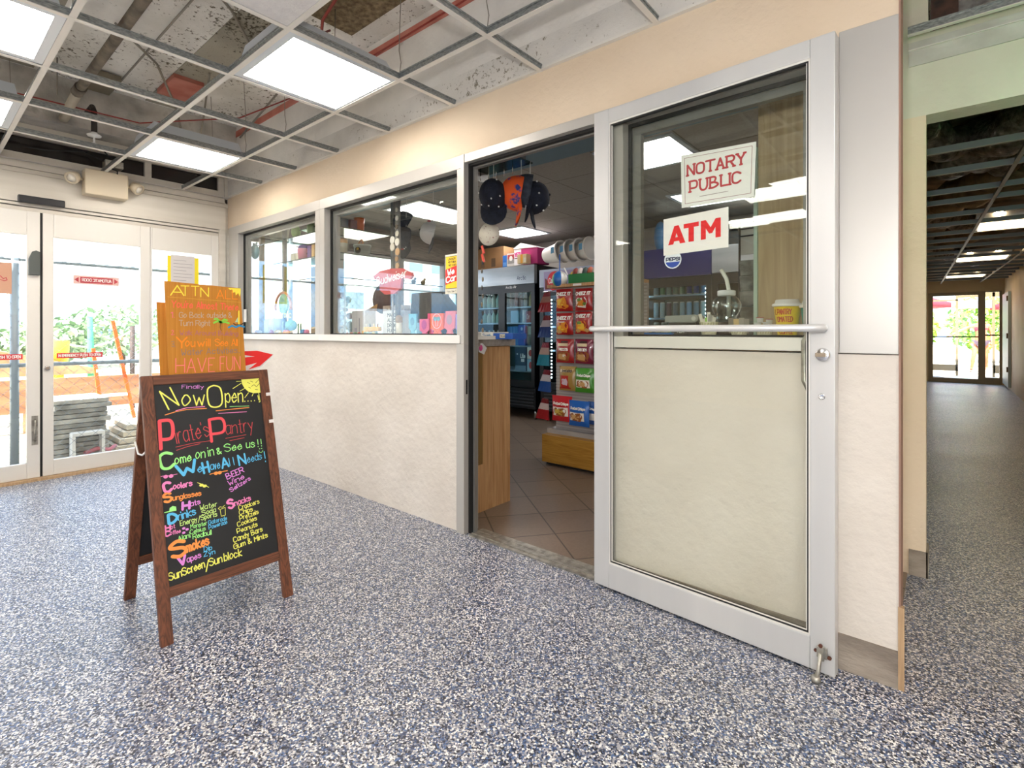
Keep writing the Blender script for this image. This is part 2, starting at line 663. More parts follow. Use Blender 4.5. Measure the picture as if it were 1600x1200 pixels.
# ------------------------------------------------------------------ shared materials
M_plaster = noisy('cream_plaster', h('d0bca2'), h('ddccb4'), 1.6, 0.85, 0.35, 38, lo=.3, hi=.7)  # warm lamplight on the upper wall is put into this cream
M_plaster_low = noisy('worn_cream_plaster', h('cdc5ba'), h('dbd4ca'), 2.4, 0.85, 0.55, 26, lo=.3, hi=.7, c3=h('b9b0a5'), p3=.95)
M_upper = noisy('raw_plaster', h('d6d3cd'), h('e6e3dd'), 3, 0.9, 0.6, 22)
M_alum = mat('satin_aluminium', h('b7b4ae'), 0.42, 0.3)
M_alum_dk = mat('grey_aluminium', h('8f8d88'), 0.4, 0.5)
M_white_alum = mat('pale_painted_aluminium', h('dedbd4'), 0.35, 0.1)
M_door_leaf = noisy('brushed_silver_leaf', h('c3c4c4'), h('d3d3d1'), 3, 0.33, stretch=(1, 1, .1), metal=0.3)
M_black = mat('black_rubber', h('161616'), 0.6)
M_glass = glass('clear_pane', (0.985, 0.993, 0.988), 1.5)
M_glass_entry = glass('entry_pane', (0.97, 0.985, 0.98), 1.45)
M_glass_door = glass('sliding_leaf_pane', (0.975, 0.985, 0.962), 1.4)
M_floor = flake_floor()
M_shopfloor = tile_mat('brown_floor_tile', h('8d7a69'), h('7f6d5e'), h('3b3029'), 0.33, R(38), 0.3, (0.1, 0.16, 0))
M_deck = concrete_deck('speckled_concrete_deck', h('d2cfc7'), h('eceae5'), h('6a6353'))
M_beam = noisy('mottled_concrete_beam', h('9a968d'), h('cac6be'), 5, 0.95, 0.5, 30, c3=h('736d61'), p3=.8)
M_tee = mat('white_tee_flange', h('dcd8d0'), 0.4)
M_galv = noisy('galvanised_web', h('7f8484'), h('a9adac'), 60, 0.35, metal=0.7, stretch=(1, 1, 3))
M_lampbody = mat('pale_lamp_housing', h('c9d0d8'), 0.35, 0.2)
M_diff = diffuser_mat('warm_lit_diffuser', (1.0, 0.925, 0.84), LAMP * 0.75, LAMP * 1.2)
M_diff_cool = diffuser_mat('white_lit_diffuser', (1.0, 0.97, 0.96), 3.2, 3.6)
M_rust = noisy('rusty_pipe', h('514940'), h('857a6b'), 9, 0.8, 0.4, 40, c3=h('3a2a20'), p3=.85)
M_conduit = mat('dull_conduit', h('8d877c'), 0.45, 0.4)
M_red_primer = noisy('red_primer', h('b8695a'), h('c98576'), 6, 0.8)
M_redwire = mat('red_cable', h('8a2b22'), 0.5)
M_basetile = noisy('bare_base_strip', h('6e645a'), h('a59a8d'), 3.5, 0.85, 0.5, 30, stretch=(1, 1, 2.5), c3=h('8f6d55'), p3=.85)
M_tan = wood('tan_corner_wood', h('a88a68'), h('c4a883'), 'Z')
M_browntrim = mat('brown_corner_edge', h('957565'), 0.7)
M_dark = mat('dark_void', h('1a1614'), 0.9)
M_darkglass = mat('dark_transom_glass', h('201a18'), 0.15)
M_white = mat('white_plastic', h('e6e6e3'), 0.35)
M_paper = mat('white_paper', h('eceae6'), 0.8)
M_pale_green = noisy('pale_header_plaster', h('c9c3b2'), h('d6d2c2'), 2, 0.85, 0.3, 40)
M_chrome = mat('chrome', h('d8d8d8'), 0.15, 1.0)
M_steelold = noisy('old_steel', h('8b8880'), h('b7b4aa'), 30, 0.4, metal=0.8)
M_brass = mat('rusty_bolt', h('6b4436'), 0.5, 0.6)

CE = 2.414      # suspended grid
DK = 3.05       # concrete deck
W = 2.028       # face of the shop wall

# ------------------------------------------------------------------ floors
b = B()
b.box(-5.32, 4.0, -4.0, W + .02, -.1, 0)
b.box(-.12, 4.0, W + .02, 3.02, -.1, 0)
b.box(-.35, 1.03, 3.02, 15.0, -.1, 0)
struct('floor', b, M_floor)
b = B(); b.box(-5.4, -.12, W + .06, 6.0, -.1, 0.004)
struct('floor_shop', b, M_shopfloor)
b = B()
b.box(-2.0, -1.15, W - .01, W + .06, 0, .008)
b.box(-2.0, -1.15, W + .012, W + .03, .008, .012)
b.box(-2.0, -1.15, W + .06, W + .1, 0, .010)
struct('trim_threshold', b, M_steelold)

# ------------------------------------------------------------------ shop wall facing the lobby
b = B()
b.box(-5.22, -2.09, W, W + .12, 0, 1.06)
b.box(-1.15, -.102, W, W + .12, 0, 1.055)
struct('wall_shopfront', b, M_plaster_low)
b = B()
b.box(-5.32, -.102, W, W + .12, 2.12, 2.43)
struct('wall_over_windows', b, M_plaster)
b = B()
b.box(-5.32, -.102, W, W + .12, 2.58, DK)
struct('wall_above_grid', b, M_upper)
b = B()
b.box(-5.32, -.102, W, W + .12, 2.43, 2.58)
struct('wall_pitted_band', b, concrete_deck('pitted_plaster', h('c6c3bd'), h('d9d6d0'), h('8d8778')))
b = B(); b.box(-5.32, -.3, W - .006, W, 2.955, 3.01)
struct('trim_red_strip', b, M_red_primer)
b = B(); b.box(-4.75, -4.35, 1.30, 1.50, DK - .035, DK - .02); b.box(-4.75, -4.35, 1.30, 1.50, DK - .02, DK)
struct('trim_red_patch', b, M_red_primer)
b = B(); b.box(-.262, -.102, W - .006, W, 1.058, 2.135)
b.box(-.330, -.262, W - .010, W + .1, 1.058, 2.12)
struct('trim_aluminium_panel', b, M_alum, bevel=.002)
b = B(); b.box(-.102, -.097, W - .004, W + .122, .0, DK)
struct('trim_corner_edge', b, M_browntrim)
b = B(); b.box(-.1035, -.088, W - .007, W + .012, 0, .26)
struct('trim_corner_wood', b, M_tan)
b = B(); b.box(-1.14, -.104, W - .008, W, 0, .118)
struct('baseboard_shopfront', b, M_basetile)
# solid wall end behind the corner, pier and header of the corridor
b = B()
b.box(-.24, -.145, W + .12, 3.02, 0, DK)
b.box(-.24, -.052, 3.02, 3.16, 0, 2.124)
b.box(-.45, -.35, 3.16, 15.0, 0, DK)
b.box(-.45, -.24, 3.02, 3.16, 0, DK)
struct('wall_corridor_left', b, M_plaster)
b = B(); b.box(-.24, 4.0, 3.02, 3.16, 2.124, 2.50); b.box(-.24, -.045, 3.02, 3.16, 2.50, DK)
struct('wall_corridor_header', b, M_pale_green)
b = B(); b.box(-.115, -.046, 3.012, 3.02, 0, .118); b.box(-.052, -.044, 3.012, 3.16, 0, .118)
struct('baseboard_pier', b, M_basetile)
b = B()
b.box(1.03, 1.15, 3.02, 15.0, 0, DK)
b.box(1.15, 4.0, 3.02, 3.16, 0, 2.124)
M_corr = noisy('tan_corridor_plaster', h('b39a74'), h('c6ae88'), 1.5, 0.55, 0.2, 20)
struct('wall_corridor_right', b, M_corr)
# shop inner walls
b = B(); b.box(-5.4, -.35, 5.98, 6.1, 0, DK)
struct('wall_shop_back', b, noisy('shop_back_paint', h('a8a29a'), h('b5b0a8'), 3, .8))
b = B(); b.box(-5.5, -5.4, 2.15, 6.1, 2.1, DK); 
M_plank = wood('brown_plank_soffit', h('5d5148'), h('8a7a6c'), 'Y', 1.2, .6)
struct('wall_shop_left_top', b, M_plank)
b = B(); b.box(-5.5, -5.4, 2.15, 6.1, 0, .9)
for y0, y1 in ((2.15, 2.30), (3.25, 3.36), (4.10, 4.24), (4.95, 5.05), (5.9, 6.1)):
    b.box(-5.5, -5.4, y0, y1, .9, 2.1)
struct('wall_shop_left', b, mat('grey_window_post', h('8b8a86'), .6))
for i, (y0, y1) in enumerate(((2.30, 3.25), (3.36, 4.10), (4.24, 4.95), (5.05, 5.9))):
    r_ = frame_root('window_%d' % (5 + i), (-5.45, (y0 + y1) / 2, .9))
    b = B(); b.box(-5.452, -5.448, y0, y1, .9, 2.1); b.build('pane', M_glass_entry, r_)
    b = B(); b.box(-5.47, -5.43, y0, y1, .9, .94); b.box(-5.47, -5.43, y0, y1, 2.06, 2.1); b.build('window_frame', M_alum_dk, r_)
# lobby far walls
b = B()
b.box(-5.32, 4.0, -4.12, -4.0, 0, .3); b.box(-5.32, 4.0, -4.12, -4.0, 2.3, DK)
b.box(-5.32, -.3, -4.12, -4.0, .3, 2.3)
for x in (1.0, 2.4, 3.8):
    b.box(x, x + .12, -4.12, -4.0, .3, 2.3)
struct('wall_back', b, M_plaster)
b = B(); b.box(4.0, 4.12, -4.12, 3.16, 0, DK)
struct('wall_right', b, M_plaster)

# ------------------------------------------------------------------ window frames of the shopfront
def shop_window(n, x0, x1, xl, xr, door=False):
    """x0..x1 clear glass, xl..xr outer frame"""
    r_ = frame_root('window_%d' % n, ((x0 + x1) / 2, W, 1.06))
    f = B()
    f.box(xl, xr, W - .012, W + .10, 2.045, 2.12)
    f.box(xl, x0 + .0, W - .012, W + .10, 1.11, 2.045)
    f.box(x1, xr, W - .012, W + .10, 1.11, 2.045)
    f.build('window_frame', M_alum, r_, bevel=.002)
    g = B()
    for a, b_, c, d in ((x0, x0 + .014, 1.11, 2.045), (x1 - .014, x1, 1.11, 2.045), (x0 + .014, x1 - .014, 2.030, 2.045), (x0 + .014, x1 - .014, 1.11, 1.118)):
        g.box(a, b_, W + .038, W + .052, c, d)
    g.build('gasket', M_black, r_)
    g = B()
    for a, b_, c, d in ((x0 + .014, x0 + .05, 1.11, 2.03), (x1 - .05, x1 - .014, 1.11, 2.03), (x0 + .05, x1 - .05, 1.998, 2.03)):
        g.box(a, b_, W + .058, W + .09, c, d)
    g.build('inner_stop', M_alum_dk, r_)
    s = B(); s.box(xl, xr, W - .022, W + .13, 1.062, 1.11)
    s.build('window_sill', M_white_alum, r_, bevel=.003)
    g = B(); g.box(x0, x1, W + .044, W + .048, 1.11, 2.045)
    g.build('pane', M_glass, r_)
    return r_


shop_window(1, -5.02, -3.635, -5.22, -3.57)
shop_window(2, -3.505, -2.095, -3.57, -2.062)
shop_window(3, -1.06, -.33, -1.10, -.31)

# doorway frame
r_ = frame_root('door_4', (-1.6, W, 0))
f = B()
f.box(-2.095, -2.035, W - .016, W + .10, 0, 1.062); f.box(-2.062, -2.035, W - .016, W + .10, 1.062, 2.12)
f.box(-2.035, -1.10, W - .012, W + .10, 2.072, 2.12)
f.box(-1.155, -1.10, W - .008, W + .10, 0, 2.072)
f.build('door_frame', M_alum, r_, bevel=.002)
f = B()
f.box(-2.035, -2.022, W + .02, W + .045, 0, 2.072); f.box(-2.022, -1.155, W + .02, W + .045, 2.058, 2.072)
f.build('gasket', M_black, r_)
f = B()
f.box(-2.035, -2.010, W + .045, W + .07, 0, 2.072); f.box(-2.01, -1.155, W + .045, W + .07, 2.050, 2.072); f.box(-1.17, -1.155, W + .03, W + .12, 0, 2.045)
f.build('inner_frame', M_alum_dk, r_)
f = B(); f.box(-2.0345, -2.0335, W + .0, W + .012, .78, .86); f.build('strike_plate', M_black, r_)

# ------------------------------------------------------------------ sliding leaf standing open in front of the side window
ang = math.atan2(1.934 - 1.9856, .925)
leaf = frame_root('door_5', (-1.186, 1.9856, .012))
leaf.rotation_euler = (0, 0, ang)
LW, LT = .926, 2.09
def leafpart(name, bm, m, bevel=0.0):
    """parts given in the leaf's own frame"""
    me = bm.build(name, m, None, bevel)
    me.parent = leaf
    return me
b = B()
b.box(0, .076, 0, .045, 0, LT); b.box(.854, LW, 0, .045, 0, LT)
b.box(.076, .854, 0, .045, 0, .108); b.box(.076, .854, 0, .045, 2.028, LT)
leafpart('leaf_frame', b, M_door_leaf, .003)
b = B()
for a, c, d, e in ((.076, .09, .108, 2.028), (.842, .854, .108, 2.028), (.09, .842, .108, .122), (.09, .842, 2.016, 2.028)):
    b.box(a, c, .004, .012, d, e)
leafpart('glazing_bead', b, M_white_alum)
b = B()
for a, c, d, e in ((.083, .087, .115, 2.02), (.845, .849, .115, 2.02), (.087, .845, .115, .121), (.087, .845, 2.014, 2.02)):
    b.box(a, c, .003, .02, d, e)
leafpart('gasket', b, M_black)
b = B(); b.box(.08, .85, .020, .026, .112, 2.024)
leafpart('pane', b, M_glass_door)
b = B()
b.tube([(.018, -.004, 1.13), (.010, -.035, 1.13), (.03, -.058, 1.13), (.5, -.062, 1.13), (.872, -.058, 1.13), (.898, -.04, 1.13), (.895, -.002, 1.13)], .0125, 14)
leafpart('push_bar', b, M_door_leaf)
b = B()
b.tube([(.862, .046, 1.118), (.838, .056, 1.112), (.824, .058, 1.085), (.824, .058, .95), (.838, .056, .92), (.864, .046, .912)], .010, 12)
leafpart('pull_handle', b, M_steelold)
b = B()
b.lathe([(.021, 0), (.022, .012), (.019, .02), (.0, .022)], (.894, 0, 1.043), 20, axis=(0, -1, 0)); b.box(.876, .908, -.032, -.018, 1.036, 1.050)
leafpart('thumb_turn', b, M_chrome, .001)
b = B(); b.lathe([(.010, 0), (.010, .004), (.006, .005), (.006, .001), (0, .001)], (.889, 0, .905), 16, axis=(0, -1, 0))
leafpart('keyhole', b, M_chrome)
b = B()
b.box(.876, .906, -.012, 0, .055, .088); b.box(.884, .898, -.02, -.01, .05, .095)
b.tube([(.889, -.02, .075), (.885, -.03, .02), (.880, -.04, -.006)], [.006, .006, .008], 10)
b.lathe([(.014, 0), (.015, .012), (.010, .02)], (.880, -.04, -.012), 14)
k_ = leafpart('kick_stand', b, M_steelold)
b = B(); b.lathe([(.005, 0), (.005, .006)], (.872, -.004, .072), 10, axis=(0, -1, 0)); b.lathe([(.006, 0), (.006, .006)], (.912, -.004, .062), 10, axis=(0, -1, 0)); b.lathe([(.006, 0), (.006, .006)], (.89, -.02, .1), 10, axis=(0, -1, 0))
leafpart('bolt', b, M_brass)

# ------------------------------------------------------------------ glazed entry on the left
XE = -5.30
def entry_leaf(n, y0, y1, g0, g1, gz1=1.86, top=2.04, x=XE):
    r_ = frame_root('door_%d' % n, (x, (y0 + y1) / 2, 0))
    f = B()
    f.box(x - .022, x + .022, y0, g0, .02, top); f.box(x - .022, x + .022, g1, y1, .02, top)
    f.box(x - .022, x + .022, g0, g1, .02, .135); f.box(x - .022, x + .022, g0, g1, gz1, top)
    f.build('door_frame', M_white_alum, r_, bevel=.003)
    f = B(); f.box(x - .003, x + .003, g0, g1, .135, gz1)
    f.build('pane', M_glass_entry, r_)
    return r_
d1 = entry_leaf(1, -.36, .684, -.28, .609)
d2 = entry_leaf(2, .699, 1.395, .762, 1.323)
d3 = entry_leaf(3, 1.397, 1.945, 1.41, 1.885, 1.85)
entry_leaf(6, -1.40, -.38, -1.32, -.46)
b = B(); b.tube([(XE + .024, .655, .30), (XE + .034, .655, .31), (XE + .034, .655, .45), (XE + .024, .655, .46)], .006, 8)
b.box(XE + .022, XE + .026, .636, .672, .27, .49)
b.build('latch_plate', M_steelold, d1)
b = B(); b.prism([(0, 0), (.062, 0), (.062, .175), (.04, .185), (.02, .175), (0, .12)], (XE + .022, .618, 1.56), (0, 1, 0), (0, 0, 1), (.03, 0, 0))
b.build('panic_release', mat('dark_grey_bracket', h('4c5250'), .5), d1)
b = B(); b.lathe([(.018, 0), (.018, .012), (.012, .016)], (XE + .022, .725, .85), 16, axis=(1, 0, 0))
b.build('cylinder_lock', M_chrome, d2)
b = B(); b.box(XE - .01, XE + .012, .684, .699, .02, 2.04)
struct('trim_meeting_gap', b, M_black)
# jamb by the shop wall, header, transom and beam
b = B()
b.box(XE - .05, XE + .05, 1.945, 2.0, 0, 2.10)
b.box(XE - .05, XE + .02, 2.0, W + .02, 0, DK)
b.box(XE - .10, XE + .015, -2.0, 2.0, 2.04, 2.07)
b.box(XE - .10, XE + .035, -2.0, 2.0, 2.075, 2.095)
b.box(XE - .10, XE + .05, -2.0, 2.0, 2.10, 2.315)
b.box(XE - .10, XE + .03, -2.0, W, 2.32, 2.355)
b.box(XE - .10, XE + .02, -2.0, W, 2.36, 2.405)
b.box(XE - .10, XE + .01, -2.0, W, 2.405, 2.475)
b.box(XE - .10, XE + .01, -2.0, W, 2.605, 2.70)
for y in (-1.1, .1, 1.36):
    b.box(XE - .05, XE + .005, y, y + .05, 2.475, 2.605)
b.box(XE - .05, XE + .005, 1.95, W, 2.475, 2.605)
b.box(XE - .05, XE + .05, -1.45, -1.40, 0, 2.04)
struct('wall_left_header', b, noisy('banded_alum_header', h('c8c2b6'), h('d6d1c6'), 2, .45, stretch=(1, .3, 6), metal=.15), bevel=.002)
b = B(); b.box(XE - .04, XE - .03, -2.0, W, 2.475, 2.605)
struct('window_4', b, M_darkglass)
b = B(); b.box(XE - .1, XE + .02, -4.0, -1.45, 0, 2.45); b.box(XE - .1, XE + .02, -4.0, -2.0, 2.4, DK)
struct('wall_left', b, M_plaster)
b = B(); b.box(XE - .12, XE + .22, -4.0, W, 2.70, DK)
struct('wall_left_beam', b, M_beam)
b = B(); b.box(XE - .05, XE + .07, -1.45, 2.0, 0, .018)
struct('trim_entry_sill', b, M_tan)

# ------------------------------------------------------------------ deck over everything and its clutter
b = B(); b.box(-5.7, 4.3, -4.3, 15.2, DK, DK + .25)
struct('ceiling_deck', b, M_deck)
b = B()
for y in (-1.3, -.1, 1.08):
    b.box(-5.1, 4.0, y - .004, y + .004, DK - .012, DK)
struct('ceiling_deck_seams', b, mat('seam_grey', h('98948a'), .9))  # plain grey strips along the joints of the deck
b = B()
for y0, y1, x0, x1 in ((.35, .62, -5.05, 3.9), (1.30, 1.52, -5.05, -.2), (-.85, -.6, -5.05, 3.9)):
    b.box(x0, x1, y0, y1, DK - .006, DK)
struct('ceiling_spray_bands', b, concrete_deck('scraped_spray_band', h('8f8a7c'), h('aaa596'), h('4a4436')))
b = B(); b.box(-2.9, -2.2, 1.30, 1.86, DK - .02, DK)
struct('ceiling_rough_patch', b, noisy('brown_fibre_patch', h('5b4c38'), h('867559'), 30, .95, .8, 60))

# suspended grid (runners along x, cross tees along y)
def tees(bm, bars, z, hgt=.038, along='x', fl=.012):
    for a0, a1, c in bars:
        if along == 'x':
            bm.box(a0, a1, c - fl, c + fl, z - .003, z, 0); bm.box(a0, a1, c - .0025, c + .0025, z, z + hgt, 1)
            bm.box(a0, a1, c - .006, c + .006, z + hgt - .008, z + hgt, 1)
        else:
            bm.box(c - fl, c + fl, a0, a1, z - .0035, z - .0005, 0); bm.box(c - .0025, c + .0025, a0, a1, z, z + hgt - .004, 1)
            bm.box(c - .005, c + .005, a0, a1, z + hgt - .012, z + hgt - .004, 1)
GX = [-4.545, -3.94, -3.33, -2.725, -2.118, -1.51, -.905, -.30, .31, .92, 1.53, 2.14, 2.75, 3.36]
GY = [-3.18, -2.57, -1.96, -1.36, -.76, -.155, .45, 1.055, 1.635]
b = B()
tees(b, [(XE + .03, 4.0, y) for y in GY], CE)
tees(b, [(-4.0, W, x) for x in GX], CE, along='y')
b.box(XE + .03, -.1, W - .022, W, CE - .002, CE, 0); b.box(XE + .03, -.1, W - .002, W, CE, CE + .022, 0)
b.box(XE + .02, XE + .05, -4, W, CE - .002, CE, 0)
b.box(-.1, 4.0, W, W + .024, CE - .002, CE, 0)
struct('ceiling_grid', b, [M_tee, M_galv])
b = B()
tees(b, [(-.115, 4.0, 2.93)], 2.47); b.box(-.115, 4.0, 3.0, 3.02, 2.43, 2.434, 0)
struct('ceiling_grid_corridor_mouth', b, [M_tee, M_galv])
b = B(); b.box(-.115, 4.0, 3.012, 3.02, 2.36, 2.47)
struct('trim_header_band', b, noisy('bare_drywall_band', h('b9b4ac'), h('cbc7c0'), 8, .9, .4, 30))

# one solid ceiling tile
t = B(); t.box(-2.105, -1.522, .463, 1.042, CE, CE + .016)
tag(t.build('ceiling_tile', noisy('white_ceiling_tile', h('d5d3d2'), h('dddbd9'), 40, .9, .3, 90)), 'single white mineral ceiling tile left in the open grid beside the largest lit panel', 'ceiling tile')

# recessed lights (light leaks through slots in the housings)
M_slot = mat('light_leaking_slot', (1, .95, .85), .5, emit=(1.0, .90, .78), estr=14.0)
M_slot_amber = mat('amber_leaking_slot', (1, .8, .5), .5, emit=(1.0, .70, .38), estr=30.0)
def troffer(x0, y0, lab, grp=None, s=.58, cool=False, z=CE, clips=True):
    t = thing('ceiling_light', lab, 'ceiling light', (x0 + s / 2, y0 + s / 2, z), group=grp)
    x1, y1 = x0 + s, y0 + s
    h_ = B()
    fr = .035
    for a, b_, c, d in ((x0, x1, y0, y0 + fr), (x0, x1, y1 - fr, y1), (x0, x0 + fr, y0 + fr, y1 - fr), (x1 - fr, x1, y0 + fr, y1 - fr)):
        h_.box(a, b_, c, d, z + .001, z + .012)
    # flared sides and top
    i = .085
    P = [(x0 + .01, y0 + .01), (x1 - .01, y0 + .01), (x1 - .01, y1 - .01), (x0 + .01, y1 - .01)]
    Q = [(x0 + i, y0 + .022), (x1 - i, y0 + .022), (x1 - i, y1 - .022), (x0 + i, y1 - .022)]
    for k in range(4):
        j = (k + 1) % 4
        h_.quad((*P[k], z + .012), (*P[j], z + .012), (*Q[j], z + .125), (*Q[k], z + .125))
    h_.quad(*[(*q, z + .125) for q in Q])
    h_.build('lamp_housing', M_lampbody, t)
    d_ = B(); d_.box(x0 + fr, x1 - fr, y0 + fr, y1 - fr, z + .002, z + .008)
    d_.build('diffuser', M_diff_cool if cool else M_diff, t)
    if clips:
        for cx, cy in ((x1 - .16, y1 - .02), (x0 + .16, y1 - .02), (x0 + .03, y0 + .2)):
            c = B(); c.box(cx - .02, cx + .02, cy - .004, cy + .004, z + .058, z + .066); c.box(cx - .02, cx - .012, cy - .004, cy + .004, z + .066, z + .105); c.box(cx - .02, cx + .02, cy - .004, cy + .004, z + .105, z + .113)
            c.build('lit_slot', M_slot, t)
    return t
troffer(-2.712, 1.067, 'large lit square ceiling panel nearest the shop door, in the open grid')
troffer(-4.532, 1.067, 'lit square ceiling panel above the emergency lamp by the entry corner')
troffer(-4.532, -.143, 'lit square ceiling panel cut by the left edge, between two white runners')
troffer(-3.317, -.143, 'lit square ceiling panel at the top left corner, only one corner in view')
for x0, y0 in ((-1.498, -1.348), (-2.105, -2.558), (.322, -.143), (.322, -2.558), (2.152, 1.067), (2.152, -1.348), (-4.532, -2.558), (.932, 1.067)):
    troffer(x0, y0, 'lit ceiling panel of the lobby grid behind the viewer', 'lobby ceiling lights out of view', clips=False)

def rod(name, pts, r, m, lab, cat, n=10, group=None):
    b = B(); b.tube(pts, r, n)
    return tag(b.build(name, m), lab, cat, group)
t = thing('drain_pipe', 'thick rusty grey drain pipe running under the deck to the beam', 'pipe', (-3.9, .79, 2.8))
b = B(); b.tube([(4.0, .79, 2.86), (-4.55, .79, 2.80)], .028, 14); b.build('pipe_run', M_rust, t)
b = B(); b.tube([(-4.50, .79, 2.80), (-4.62, .79, 2.80)], .036, 14); b.build('coupling', M_rust, t)
b = B(); b.tube([(-4.60, .79, 2.80), (-4.86, .79, 2.77), (-4.98, .79, 2.74), (-5.09, .79, 2.74)], .030, 12); b.build('elbow', mat('pale_pvc_elbow', h('b3aa98'), .6), t)
rod('conduit', [(-4.98, 2.02, 2.93), (-4.0, 1.9, 3.0), (-3.2, 1.25, 3.02), (-2.9, .9, 3.03)], .008, M_conduit, 'thin grey conduit bending across the deck to the white tile', 'conduit')
rod('conduit', [(-4.9, 1.55, 2.62), (-4.55, 1.38, 2.85), (-4.2, 1.15, 3.0), (-3.9, .85, 3.03)], .008, M_conduit, 'thin conduit arching from the rusty pipe down behind the corner lamp', 'conduit')
rod('conduit', [(-4.9, 1.62, 2.60), (-4.5, 1.55, 2.85), (-4.1, 1.45, 3.02)], .007, M_conduit, 'short straight conduit dropping from the deck beside the arching one', 'conduit')
rod('conduit', [(-5.0, .25, 2.95), (-4.2, .1, 3.0), (-3.6, -.25, 2.98)], .007, M_conduit, 'slack pale cable sagging under the deck at the upper left', 'cable')
rod('red_wire', [(-5.0, -.4, 2.80), (-4.9, .5, 2.78), (-4.8, 1.2, 2.76), (-4.2, 1.7, 2.80), (-3.7, 1.95, 2.93), (-2.9, 1.98, 2.93), (-1.4, 1.98, 2.95)], .005, M_redwire, 'long thin red fire cable strung along beam and wall top', 'cable')
rod('red_wire', [(-3.1, 1.75, 2.90), (-2.8, 1.60, 2.97), (-2.3, 1.5, 3.0), (-1.5, 1.45, 3.02)], .009, M_redwire, 'thick red cable drooping by the brown patch on the deck', 'cable')
rod('red_wire', [(-3.0, 1.4, 2.98), (-2.95, 1.55, 2.88), (-2.75, 1.62, 2.9)], .006, mat('dark_red_tube', h('6e3a34'), .5), 'short dark red hose end curling above the largest lit panel', 'hose')
t = thing('sprinkler', 'white pendent sprinkler head on a black drop pipe before the entry beam', 'sprinkler', (-4.86, .93, 2.6))
b = B(); b.tube([(-4.86, .93, 2.62), (-4.86, .93, 2.78), (-4.92, .93, 2.83), (-5.08, .93, 2.83)], .019, 12); b.build('drop_pipe', mat('sooty_pipe', h('352f2a'), .7), t)
b = B(); b.lathe([(.0, 2.535), (.02, 2.537), (.02, 2.541), (.007, 2.545), (.007, 2.585), (.04, 2.59), (.045, 2.60), (.02, 2.615), (.015, 2.64)], (-4.86, .93, 0), 18); b.build('sprinkler_head', M_white, t)
b = B()
b.lathe([(.0, 2.66), (.055, 2.67), (.055, 2.70), (0, 2.71)], (-5.06, .78, 0), 16); 
rod('hanger_rod', [(-4.72, .70, 2.78), (-4.72, .70, 3.04)], .004, M_conduit, 'threaded rod with a round plate holding the drain pipe', 'rod')
t = thing('junction_box', 'dusty metal junction box with looping black wires above the emergency lamp', 'junction box', (-5.2, 1.10, 2.47))
b = B(); b.box(-5.22, -5.12, 1.05, 1.17, 2.455, 2.51); b.build('box', M_steelold, t, bevel=.004)
b = B(); b.tube([(-5.16, 1.05, 2.50), (-5.15, .92, 2.54), (-5.18, .7, 2.50), (-5.2, .58, 2.50)], .005, 8); b.tube([(-5.14, 1.10, 2.51), (-5.12, 1.02, 2.60), (-5.16, .85, 2.60), (-5.2, .3, 2.58)], .006, 8); b.tube([(-5.14, 1.08, 2.455), (-5.12, 1.13, 2.43), (-5.14, 1.13, 2.40)], .005, 8)
b.build('wire', M_black, t)
rr = random.Random(4)
for x in (-4.545, -3.94, -3.33, -2.725, -2.118, -1.51, -.905):
    for y in (.45, 1.635):
        if rr.random() < .85:
            k1, k2 = rr.uniform(-.03, .03), rr.uniform(-.04, .04)
            hl = 'thin hanger wire, %s from the entry, in the %s row of wires' % (('first', 'second', 'third', 'fourth', 'fifth', 'sixth', 'seventh')[GX.index(x)], 'shop-side' if y > 1 else 'far')
            rod('hanger_wire', [(x, y, CE + .034), (x + .006, y + .004, CE + .09), (x - .004, y, CE + .15), (x + k1 * .5, y, CE + .3), (x + k1, y + k2, DK)], .0022, M_conduit, hl, 'wire', 6, 'hanger wires of the ceiling grid')
b = B(); b.box(-5.05, -4.7, .88, 1.06, DK - .05, DK - .012)
tag(b.build('access_plate', mat('brown_plate', h('7a7261'), .7)), 'brown square plate fixed to the deck behind the rusty drain pipe', 'plate')

# ------------------------------------------------------------------ corridor ceiling and end
cz = 2.20
b = B()
def skew(x, y):
    return x - .035 * (y - 4.5)
for xb in (.365, 1.02, -.28):
    for z0, z1, hw, mi in ((cz - .003, cz, .012, 0), (cz, cz + .035, .003, 1)):
        y0, y1 = 3.2, 15.0
        if xb > 1: y0 = 5.4
        b.hexa([(skew(xb, y0) - hw, y0, z0), (skew(xb, y0) + hw, y0, z0), (skew(xb, y1) + hw, y1, z0), (skew(xb, y1) - hw, y1, z0),
                (skew(xb, y0) - hw, y0, z1), (skew(xb, y0) + hw, y0, z1), (skew(xb, y1) + hw, y1, z1), (skew(xb, y1) - hw, y1, z1)], mi)
for y in (3.35, 4.0, 4.55, 5.2, 5.62, 6.25, 6.8, 7.42, 8.0, 8.6, 9.25, 9.85, 10.5, 11.1, 11.7, 12.3, 12.9, 13.5, 14.1):
    b.box(-.35, 1.03, y - .012, y + .012, cz - .004, cz - .001, 0); b.box(-.35, 1.03, y - .003, y + .003, cz, cz + .038, 1)
struct('ceiling_corridor_grid', b, [mat('dusty_tee', h('8d8577'), .5), mat('dusty_web', h('6f7272'), .45, .5)])
M_junk = noisy('dark_ductwork', h('54473b'), h('a08a72'), 7, .7, .6, 18, c3=h('9a8f83'), p3=.78)
b = B(); b.box(-.35, 1.03, 4.1, 15.0, 2.62, 2.66)
struct('ceiling_corridor_void', b, noisy('sooty_deck', h('4a3f35'), h('83725f'), 5, .9, .6, 20))
rr = random.Random(8)
